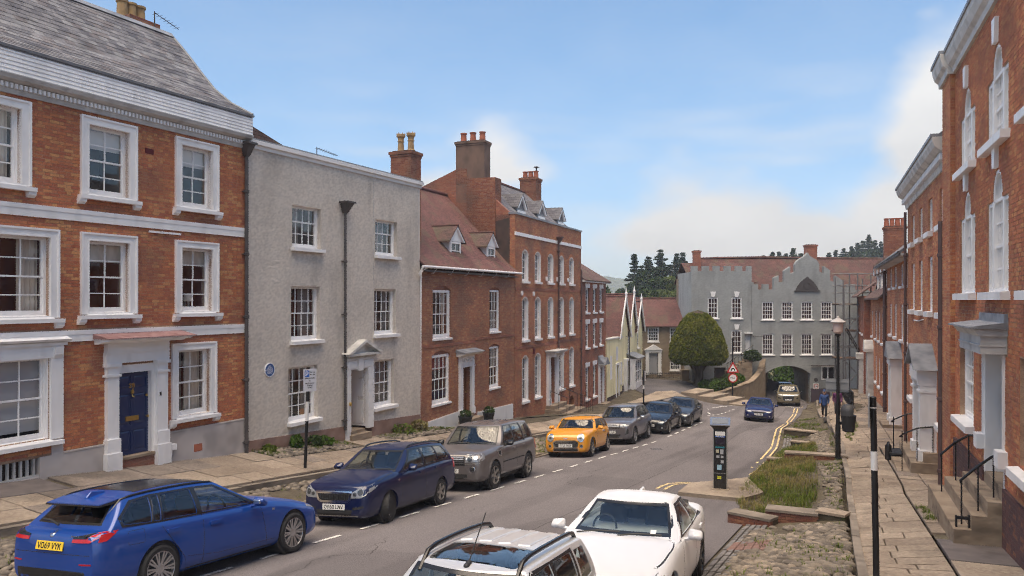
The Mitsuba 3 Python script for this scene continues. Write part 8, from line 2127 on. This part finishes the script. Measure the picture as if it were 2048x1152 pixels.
def person(label, pos, facing, h, jacket, trousers, hair, hat=None, stride=.5, group=None):
    k = thing('person', label, 'person', group); s = h / 1.72
    a = math.radians(facing); fwd, rt = np.array([math.sin(a), math.cos(a), 0]), np.array([math.cos(a), -math.sin(a), 0]); o = np.array([pos[0], pos[1], float(G(*pos)) + .005])
    W = lambda vf: (o + s * (vf[0][:, :1] * rt + vf[0][:, 1:2] * fwd + vf[0][:, 2:3] * np.array([0, 0, 1.0])), vf[1])
    st = stride * .28; V = lambda *q: np.array(q, float)
    hipc, chest, neck, head = V(0, 0, .90), V(0, .02, 1.28), V(0, .03, 1.46), V(0, .06, 1.60)
    J = {}
    for sd, ph in ((-1, 1), (1, -1)):
        J[sd] = dict(hip=V(sd * .09, 0, .88), knee=V(sd * .10, ph * st * .55 + .05, .48), ankle=V(sd * .10, ph * st * 1.0 - (.02 if ph > 0 else .10), .09 if ph > 0 else .14), toe=V(sd * .11, ph * st * 1.0 + (.15 if ph > 0 else .06), .045 if ph > 0 else .04),
                     sh=V(sd * .185, .02, 1.40), elb=V(sd * .245, -ph * st * .35 - .02, 1.12), wr=V(sd * .235, -ph * st * .55 + .14, .93))
    b = [((hipc, .13), (chest, .13)), ((chest, .13), (neck - [0, 0, .03], .06)), ((neck, .052), (head - [0, .02, .06], .056)), ((head, .088), (head + [0, .012, .055], .092)), ((head + [0, .05, -.06], .052), (head, .08)), ((head + [0, .088, .0], .014), (head + [0, .102, -.022], .016))]
    b += [((head + [sd * .085, -.005, .0], .016), (head + [sd * .088, -.01, .03], .018)) for sd in (-1, 1)]
    for sd in (-1, 1):
        j = J[sd]; pal = j['wr'] + [0, .03, -.075]
        b += [((chest + [sd * .08, 0, .08], .10), (j['sh'], .06)), ((j['sh'], .052), (j['elb'], .042)), ((j['elb'], .042), (j['wr'], .028)), ((j['wr'], .026), (pal, .034)), ((j['hip'], .085), (j['knee'], .058)), ((j['knee'], .058), (j['ankle'], .040)), ((j['ankle'], .04), (j['toe'], .03))]
        for i, (dx, ln) in enumerate(((-.026, .068), (-.009, .080), (.009, .074), (.026, .058))):
            kn = pal + [dx * .6, .016 + dx * .5, -.035]; b += [((pal + [dx * .5, dx * .4, -.02], .010), (kn, .0095)), ((kn, .0095), (kn + [-sd * .008, .016, -ln * .62], .008))]
        b += [((pal + [-sd * .02, .02, .01], .012), (pal + [-sd * .035, .045, -.025], .010))]
    put('body', W(chain(b, .03, 4)), 'skin', k, smooth=True)
    jb = [((hipc + [0, 0, -.04], .165), (hipc + [0, 0, .12], .165)), ((hipc + [0, 0, .12], .165), (chest, .165)), ((chest, .165), (neck - [0, 0, .07], .10))]
    for sd in (-1, 1):
        j = J[sd]; jb += [((chest + [sd * .10, 0, .06], .125), (j['sh'], .082)), ((j['sh'], .082), (j['elb'], .068)), ((j['elb'], .068), (j['wr'] + [0, -.01, .02], .052))]
    put('jacket', W(chain(jb, .045, 8)), jacket, k, smooth=True)
    tb = []
    for sd in (-1, 1):
        j = J[sd]; tb += [((hipc + [sd * .05, 0, -.02], .125), (j['hip'], .108)), ((j['hip'], .105), (j['knee'], .078)), ((j['knee'], .078), (j['ankle'] + [0, 0, .03], .058))]
        put('shoe', W(chain([((j['ankle'] - [0, .05, .045], .045), (j['toe'] - [0, .02, -.005], .042)), ((j['ankle'] - [0, .02, 0], .05), (j['ankle'] - [0, .0, .04], .05))], .03, 3)), 'shoe', k, smooth=True)
    put('trousers', W(chain(tb, .045, 8)), trousers, k, smooth=True)
    put('hair', W(chain([((head + [0, -.03, .06], .094), (head + [0, -.05, -.02], .085)), ((head + [0, .015, .075], .088), (head + [0, -.03, .06], .092))], .03, 3)), hair, k, smooth=True)
    for sd in (-1, 1):
        put('eye', W(chain([((head + [sd * .032, .089, .018], .010), (head + [sd * .034, .089, .018], .010))], .02, 0)), 'plate_black', k)
    if hat:
        put('hat', W(chain([((head + [0, -.02, .09], .100), (head + [0, .0, .11], .098)), ((head + [0, .06, .085], .06), (head + [0, .12, .075], .045))], .03, 3)), hat, k, smooth=True)
    return k


person('person in a blue hooded jacket, cap and black trousers walking up the right-hand footpath', (18.35, 47.0), 203, 1.60, 'jacket_blue', 'trouser_black', 'hair_grey', 'hat_blue', .7)
person('person in a purple coat walking half hidden behind the lamp post', (19.0, 46.7), 203, 1.58, 'jacket_purple', 'trouser_black', 'hair_fair', None, -.6)
person('person in dark clothes on foot below the gatehouse arch', (28.6, 82.5), 200, 1.7, 'coat_dark', 'trouser_black', 'hair_grey', None, .4)

# ---------------------------------------------------------------- plants
def leaves(pts, size, r, up=0.0, tri=False, asp=1.8):
    """Leaf-sized blades at points, turned at random."""
    n = len(pts); a = r.normal(size=(n, 3)); a[:, 2] += up; a /= np.linalg.norm(a, axis=1, keepdims=True)
    b = np.cross(a, r.normal(size=(n, 3))); b /= np.linalg.norm(b, axis=1, keepdims=True)
    s = np.broadcast_to(size, (n,)) * r.uniform(.6, 1.4, n)
    a, b = a * (s * asp / 2)[:, None], b * (s / 2)[:, None]
    if tri:
        v = np.stack([pts - b, pts + b, pts + a * 2], 1); f = np.arange(3 * n).reshape(-1, 3)
    else:
        v = np.stack([pts - a, pts - b, pts + a, pts + b], 1); i = 4 * np.arange(n)[:, None]; f = np.vstack([i + [0, 1, 2], i + [0, 2, 3]])
    return v.reshape(-1, 3), f


def tufts(pts, r, h, w=.012, lean=.5, per=5):
    """Grass: bent blades out of each point."""
    n = len(pts) * per; p = np.repeat(pts, per, 0) + np.column_stack([r.normal(0, .03, (n, 2)), np.zeros(n)])
    t = r.uniform(0, 2 * PI, n); hh = h * r.uniform(.5, 1.25, n); d = np.stack([np.cos(t), np.sin(t), 0 * t], 1); q = np.stack([-np.sin(t), np.cos(t), 0 * t], 1) * w / 2
    m = p + d * (hh * lean * .25)[:, None] + [0, 0, 1] * (hh * .6)[:, None]; e = p + d * (hh * lean * r.uniform(.5, 1.3, n))[:, None] + [0, 0, 1] * hh[:, None]
    v = np.stack([p - q, p + q, m + q * .8, m - q * .8, e], 1).reshape(-1, 3); i = 5 * np.arange(n)[:, None]
    return v, np.vstack([i + [0, 1, 2], i + [0, 2, 3], i + [3, 2, 4]])


def scatter(poly, n, r):
    x0, y0, x1, y1 = poly.bounds; p = np.column_stack([r.uniform(x0, x1, n * 3), r.uniform(y0, y1, n * 3)])
    p = p[shapely.contains_xy(poly, p[:, 0], p[:, 1])][:n]
    return np.column_stack([p, G(p[:, 0], p[:, 1])])


ORD = 'first second third fourth fifth sixth seventh eighth ninth tenth eleventh twelfth thirteenth fourteenth fifteenth sixteenth'.split()
r9 = np.random.default_rng(99)
gz = Polygon([(6.7, 18.2), (8.0, 20.9), (10.2, 27.0), (10.9, 28.6), (12.6, 33.2), (11.4, 33.6), (9.9, 30.2), (8.4, 27.0), (7.3, 24.6), (6.3, 22.1), (5.75, 20.4), (5.45, 18.9)])
p = scatter(gz, 5200, r9); den = meshkit.fbm(np.column_stack([p[:, :2] * .8, 0 * p[:, 0]]), 3, 2)
p = p[(r9.uniform(size=len(p)) < np.clip((den - .28) * 3.2, .12, 1))]; dry = meshkit.fbm(np.column_stack([p[:, :2] * 1.1 + 30, 0 * p[:, 0]]), 3, 4) + r9.normal(0, .08, len(p)) > .52
put('grass', tufts(p[~dry], r9, .19), 'grass_blade', kind='stuff', label='rough green grass on the right-hand bank'); put('dry_grass', tufts(p[dry], r9, .17), 'dry_blade', kind='stuff', label='yellowing dry grass among the green on the bank')
labels['grass']['category'] = 'grass'; labels['dry_grass']['category'] = 'grass'
weeds = []
for poly, n in ((Polygon([R(t, s) for t, s in ((10, .36), (24, .46), (38, .36), (38, .22), (24, .2), (10, .12))]), 420), (Polygon([R(t, s) for t, s in ((34, 1.0), (41, 1.5), (41, 1.2), (36, .75))]), 160), (cobA, 130), (cobB, 60), (bank_l, 230), (Polygon(P((18.2, -16.98), (18.2, -16.3), (22.3, -16.3), (22.3, -16.98))), 150),
                (Polygon(P((24.6, -16.9), (24.6, -16.3), (30, -16.2), (30, -16.5))), 190), (Polygon([R(t, s) for t, s in ((18, 1.9), (19.6, 1.9), (19.6, 2.1), (18, 2.1))]), 30), (Polygon([(12.4, 38), (14.6, 42), (17.2, 48.4), (18.6, 50), (15, 38)]), 420), (Polygon(P((28, -12.3), (33, -12.3), (33, -14), (28, -14))), 220)):
    q = scatter(poly, n * 2, r9); c = meshkit.fbm(np.column_stack([q[:, :2] * 1.6, 0 * q[:, 0]]), 2, 8); weeds.append(q[np.argsort(-c)[:n]])
put('weeds', tufts(np.vstack(weeds), r9, .09, .014, .9, 6), 'grass_blade', kind='stuff', label='short weeds and moss growing between cobbles and flagstones'); labels['weeds']['category'] = 'weeds'


def bush(name, label, cat, c, rad, n, m, size, m2=None, group=None, flat=.8):
    k = thing(name, label, cat, group); d = r9.normal(size=(n, 3)); d /= np.linalg.norm(d, axis=1, keepdims=True)
    p = d * (r9.uniform(.55, 1, n) ** .5)[:, None] * np.array(rad) * (1 + .35 * (meshkit.noise(d * 2.2 + c[0], 3) - .5))[:, None] + c
    p = p[p[:, 2] > c[2] - rad[2] * flat]; h = r9.uniform(size=len(p)) < (.35 if m2 else 0)
    put('foliage', leaves(p[~h], size, r9, .4), m, k)
    if m2:
        put('new_leaves', leaves(p[h], size, r9, .4), m2, k)
    put('stem', MB().tube([(c[0], c[1], c[2] - rad[2] - .2), (c[0] + .03, c[1], c[2])], .03, 5), 'bark', k)
    return k


# plants against the grey house, one by one
for i, (t, s, rx, rz, lb, cat, m) in enumerate(((19.9, -16.72, .22, .26, 'upright dark fern at the foot of the grey house, left of the parking sign', 'fern', 'green_leaf'), (21.2, -16.75, .40, .16, 'spreading green weed clump beside the grey house doorstep', 'weed', 'green_leaf'), (20.7, -16.7, .28, .20, 'leafy clump at the foot of the grey house under the ground floor window', 'weed', 'mid_leaf'),
                                          (18.7, -16.75, .22, .12, 'small weed clump at the corner of the grey house', 'weed', 'grass_blade'), (25.9, -16.7, .45, .22, 'weedy clump on the cobbles right of the grey house door', 'weed', 'grass_blade'), (27.0, -16.6, .35, .26, 'tall pale weeds at the corner of the two brick and grey houses', 'weed', 'dry_blade'))):
    x, y = L(t, s); bush('plant', lb, cat, np.array([x, y, float(G(x, y)) + rz * .7]), (rx, rx * .7, rz), 260, m, .075)
for i, (px_, lb) in enumerate(((0, 'green plant in the black pot left of the brick house step'), (1, 'green plant in the black pot right of the brick house step'))):
    q = F3(np.array([(3.05, .55, 0), (5.75, .45, 0)][i])); bush('potted_plant', lb, 'plant', np.array([q[0], q[1], float(G(q[0], q[1])) + .62]), (.26, .26, .18), 160, 'mid_leaf', .07)
# flower bed above the retaining wall
fb = Polygon([(15.7, 66.9), (16.4, 66.0), (17.2, 65.6), (18.1, 66.0), (19.0, 67.0), (19.9, 68.3), (19.0, 69.4), (17.2, 68.6), (16.0, 68.2)])
bv, bf_ = trimesh.creation.triangulate_polygon(fb, engine='earcut')
put('bed_soil', (np.column_stack([bv, np.interp(bv[:, 0], [15.5, 20], [-7.75, -7.0])]), bf_), 'earth')
tag('bed_soil', kind='structure')
fbp = scatter(fb, 40, r9)[:16]; fbp = fbp[np.argsort(fbp[:, 0] / fbp[:, 1])]
for i in range(16):
    a = fbp[i]; g_ = ('green_leaf', 'light_leaf', 'mid_leaf')[i % 3]
    zb_ = float(np.interp(a[0], [15.5, 20], [-7.5, -6.75]))
    bush('flower_bed_plant', ('bright green', 'pale yellow-green', 'deep green')[i % 3] + ' leafy plant, ' + ORD[i] + ' from the left in the flower bed', 'plant', np.array([a[0], a[1], zb_ + .1]), (.62, .62, .48), 520, g_, .13, None, 'plants in the flower bed')
bush('round_bush', 'round clipped green bush beside the gatehouse steps', 'bush', np.array([21.0, 70.0, -4.9]), (.78, .7, .55), 2200, 'mid_leaf', .09, 'dark_leaf')
# green gardens beyond the arch
for (x, y, z, rx, rz, m, lb) in ((26.2, 92, -9.0, 1.6, 1.5, 'green_leaf', 'bright green shrub seen through the gatehouse arch, left'), (28.0, 104, -9.5, 2.2, 2.4, 'light_leaf', 'pale green tree seen through the gatehouse arch'), (33.5, 96, -9.0, 2.0, 1.8, 'green_leaf', 'bright green shrub seen through the gatehouse arch, right'), (36, 110, -8.6, 3.0, 3.0, 'mid_leaf', 'green tree far beyond the gatehouse arch')):
    bush('garden_shrub', lb, 'shrub', np.array([x, y, z]), (rx, rx, rz), 1500, m, .28)
k = thing('far_house', 'pale cottage front beyond the gatehouse arch', 'house'); put('wall', MB(Frame(34.5, 92, 20, -1)).box(0, 22, -6, 0, -14, -5), 'render_cream', k); put('roof', MB(Frame(34.5, 92, 20, -1)).hexa(np.array([[0, -6, -5.1], [0, -3, -2.4], [0, .3, -5.1], [0, .3, -5.0], [22, -6, -5.1], [22, -3, -2.4], [22, .3, -5.1], [22, .3, -5.0]])), 'tile_dark', k)

# clipped yew: a big dome on a short trunk
ky = thing('yew_tree', 'large dome-shaped clipped yew tree in front of the grey house', 'tree')
yc = np.array([15.95, 68.6]); prof = np.array([(-5.45, 1.7), (-5.3, 2.2), (-4.9, 2.46), (-4.3, 2.44), (-3.4, 2.22), (-2.5, 1.85), (-1.7, 1.36), (-1.15, .80), (-.92, .02)])


def yew_at(n, deep):
    t = r9.uniform(0, 1, n) ** .8; z = -5.45 + 4.55 * (1 - t); a = r9.uniform(0, 2 * PI, n); rad = np.interp(z, prof[:, 0], prof[:, 1])
    q = np.stack([np.cos(a) * 1.7, np.sin(a) * 1.7, z * .9], 1); lump = 1 + .10 * (meshkit.fbm(q, 3, 7) - .5) + .06 * (meshkit.noise(q * 4, 2) - .5)
    return np.column_stack([yc[0] + np.cos(a) * rad * lump * deep - .12 * (z + 5) * 0, yc[1] + np.sin(a) * rad * lump * deep, z])


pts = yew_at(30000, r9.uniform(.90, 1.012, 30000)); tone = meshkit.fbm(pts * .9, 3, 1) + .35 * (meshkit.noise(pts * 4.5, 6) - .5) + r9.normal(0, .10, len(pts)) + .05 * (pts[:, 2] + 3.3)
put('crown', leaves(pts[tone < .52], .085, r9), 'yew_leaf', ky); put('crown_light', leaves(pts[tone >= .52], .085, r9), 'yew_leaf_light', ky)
put('core', MB().lathe(yc[0], yc[1], 0, [(max(.01, b * .86), a + .05) for a, b in prof], 24), 'soot_wall', ky, smooth=True)
under = np.column_stack([yc + (r9.uniform(-1, 1, (2500, 2)) * 1.9), r9.uniform(-5.5, -5.35, 2500)]); under = under[np.hypot(*(under[:, :2] - yc).T) < 2.05]
put('crown_under', leaves(under, .09, r9), 'yew_leaf', ky)
put('trunk', MB().tube([(yc[0], yc[1], -7.6), (yc[0] + .1, yc[1], -6.3), (yc[0], yc[1], -5.0)], [.42, .34, .3], 10).tube([(yc[0], yc[1], -6.6), (yc[0] - .7, yc[1] - .2, -5.4)], [.2, .14], 7).tube([(yc[0], yc[1], -6.5), (yc[0] + .8, yc[1] + .2, -5.4)], [.2, .12], 7), 'bark', ky, smooth=40)


def conifer(x, y, z0, h, w, m, label, group, seed, bare=.12):
    k = thing('conifer', label, 'tree', group); r = np.random.default_rng(seed)
    put('trunk', MB().tube([(x, y, z0), (x + r.normal(0, .1), y, z0 + h * .5), (x, y, z0 + h)], [h * .017, h * .011, .02], 6), 'bark', k)
    pts, limbs = [], MB(); n = int(h * 2.3)
    for i in range(n):
        t = bare + (1 - bare) * (i + r.uniform(0, .8)) / n; zz = z0 + h * t; ln = w * 1.45 * (1 - t) ** .8 * r.uniform(.35, 1.15) + .2
        for a in r.uniform(0, 2 * PI, 6):
            e = np.array([math.cos(a) * ln, math.sin(a) * ln, -ln * .28 + ln * .12]); q = np.linspace(.12, 1, max(6, int(ln * 9)))
            b = np.array([x, y, zz]) + e * q[:, None] + np.column_stack([0 * q, 0 * q, ln * .14 * q ** 3]); pts.append(np.repeat(b, 3, 0) + r.normal(0, .13, (3 * len(b), 3)) * [1, 1, .45])
            limbs.tube([(x, y, zz), tuple(np.array([x, y, zz]) + e)], [.05, .015], 3)
    put('branches', limbs, 'bark', k, kind='stuff')
    put('crown', leaves(np.vstack(pts), .30, r, asp=1.7), m, k)


def broadleaf(x, y, z0, h, w, m, label, group, seed, m2=None, n=5200, size=.5):
    k = thing('broadleaf_tree', label, 'tree', group); r = np.random.default_rng(seed)
    put('trunk', MB().tube([(x, y, z0), (x, y, z0 + h * .55)], [h * .03, h * .015], 6), 'bark', k)
    cs = r.normal(size=(16, 3)) * [w * .42, w * .42, h * .20] + [x, y, z0 + h * .62]; rs = r.uniform(.28, .45, 16) * w * .72
    mb = MB()
    for c in cs:
        mb.tube([(x, y, z0 + h * .4), tuple(c)], [.12, .04], 4)
    put('limbs', mb, 'bark', k, kind='stuff')
    i = r.integers(16, size=n); d = r.normal(size=(n, 3)); d /= np.linalg.norm(d, axis=1, keepdims=True)
    p = cs[i] + d * (rs[i] * r.uniform(.55, 1.03, n))[:, None] * [1, 1, .8]; p = p[p[:, 2] < z0 + h]
    l_ = meshkit.fbm(p * .35, 2, seed) + r.normal(0, .08, len(p)) > .52
    put('crown', leaves(p[~l_], size, r), m, k); put('crown_light', leaves(p[l_], size, r), m2 or m, k)


gt_ = 'trees behind the roofs at the foot of the street'
T8 = lambda px, py, Y: ((px - 1024) / 1600 * Y, Y, (600 - py) / 1600 * Y)
for i, (px, py, Y, w) in enumerate(((1269, 508, 150, 2.4), (1297, 514, 152, 2.6), (1321, 500, 150, 3.6), (1353, 508, 156, 2.6), (1365, 505, 158, 2.8), (1284, 532, 146, 2.4), (1340, 530, 148, 3.0))):
    x, y, z = T8(px, py, Y); conifer(x, y, -7, z + 7, w, 'dark_leaf', ORD[(0, 2, 3, 5, 6, 1, 4)[i]] + ' dark conifer from the left in the grove above the stone house roof', gt_, 200 + i)
for i, (px, py, Y, w, m, m2, lb) in enumerate(((1262, 545, 144, 4.2, 'dark_leaf', 'mid_leaf', 'dark rounded tree at the left edge of the grove'), (1290, 530, 142, 5.0, 'dark_leaf', 'mid_leaf', 'broad dark tree in the middle of the grove'), (1322, 538, 142, 4.6, 'dark_leaf', 'dark_leaf', 'dark tree below the tallest conifers'), (1355, 556, 126, 3.0, 'light_leaf', 'light_leaf', 'pale green spring tree in front of the dark grove'), (1378, 566, 128, 2.4, 'mid_leaf', 'light_leaf', 'small mid green tree next to the grey house wall'), (1305, 584, 118, 1.8, 'mid_leaf', 'light_leaf', 'low green shrub above the stone house ridge'))):
    x, y, z = T8(px, py, Y); broadleaf(x, y, -7, z + 7, w, m, lb, None, 300 + i, m2)
for i, (px, py, Y, w) in enumerate(((1434, 514, 170, 1.8), (1527, 512, 190, 1.8), (1545, 505, 190, 2.4), (1558, 503, 192, 2.2), (1572, 508, 190, 2.2), (1586, 496, 190, 3.0), (1601, 507, 192, 2.6))):
    x, y, z = T8(px, py, Y); conifer(x, y, -6, z + 6, w, 'dark_leaf', ORD[i] + ' conifer tip from the left along the gatehouse roof ridge', gt_, 230 + i, .3)
for i, (px, py, Y, w) in enumerate(((1658, 506, 230, 3.4), (1672, 500, 232, 3.4), (1688, 497, 236, 3.6), (1703, 492, 240, 3.4), (1716, 486, 240, 3.6), (1738, 470, 240, 4.2), (1726, 482, 238, 3.6), (1750, 480, 244, 3.8), (1762, 484, 246, 3.6), (1775, 478, 250, 4.0))):
    x, y, z = T8(px, py, Y); conifer(x, y, -3, z + 3, w, 'dark_leaf', ORD[(0, 1, 2, 3, 4, 6, 5, 7, 8, 9)[i]] + ' conifer from the left on the wooded rise behind the gatehouse', gt_, 260 + i, .2)
for i, (px, py, Y, w) in enumerate(((1665, 515, 225, 5), (1690, 510, 226, 5.5), (1715, 506, 228, 6), (1742, 500, 230, 6.5), (1768, 500, 232, 6))):
    x, y, z = T8(px, py, Y); broadleaf(x, y, -3, z + 3, w, 'dark_leaf', ('green', 'dark', 'deep green', 'bright', 'olive')[i] + ' broadleaf tree on the wooded rise at right', None, 330 + i, 'mid_leaf', 4500, .7)
# the far wooded ridge
gx, gy = np.meshgrid(np.linspace(60, 520, 120), np.linspace(1180, 1700, 40), indexing='ij')
zz = -20 + 66 * np.exp(-((gy - 1400) / 170) ** 2) * (.78 + .22 * np.sin(gx / 90 + 1)) + 9 * meshkit.fbm(np.stack([gx / 24, gy / 24, 0 * gx], -1), 4, 3)
i_, j_ = np.meshgrid(np.arange(119), np.arange(39), indexing='ij'); i_, j_ = i_.ravel(), j_.ravel()
struct('hill', (np.stack([gx, gy, zz], -1).reshape(-1, 3), np.vstack([np.stack([i_ * 40 + j_, (i_ + 1) * 40 + j_, (i_ + 1) * 40 + j_ + 1], 1), np.stack([i_ * 40 + j_, (i_ + 1) * 40 + j_ + 1, i_ * 40 + j_ + 1], 1)])), 'hill_wood', smooth=True)

families()
# the air: far things fade a little
scene['haze_air'] = {'type': 'homogeneous', 'albedo': {'type': 'rgb', 'value': [.95, .95, .95]}, 'sigma_t': {'type': 'rgb', 'value': [.00042, .00047, .00055]}}
scene['haze'] = {'type': 'cube', 'to_world': T().translate([100, 880, 17.5]).scale([820, 960, 42.5]), 'bsdf': {'type': 'null'}, 'interior': {'type': 'ref', 'id': 'haze_air'}}
labels['haze'] = {'kind': 'stuff', 'label': 'thin haze in the valley air', 'category': 'haze'}
scene['camera']['medium'] = {'type': 'ref', 'id': 'haze_air'}
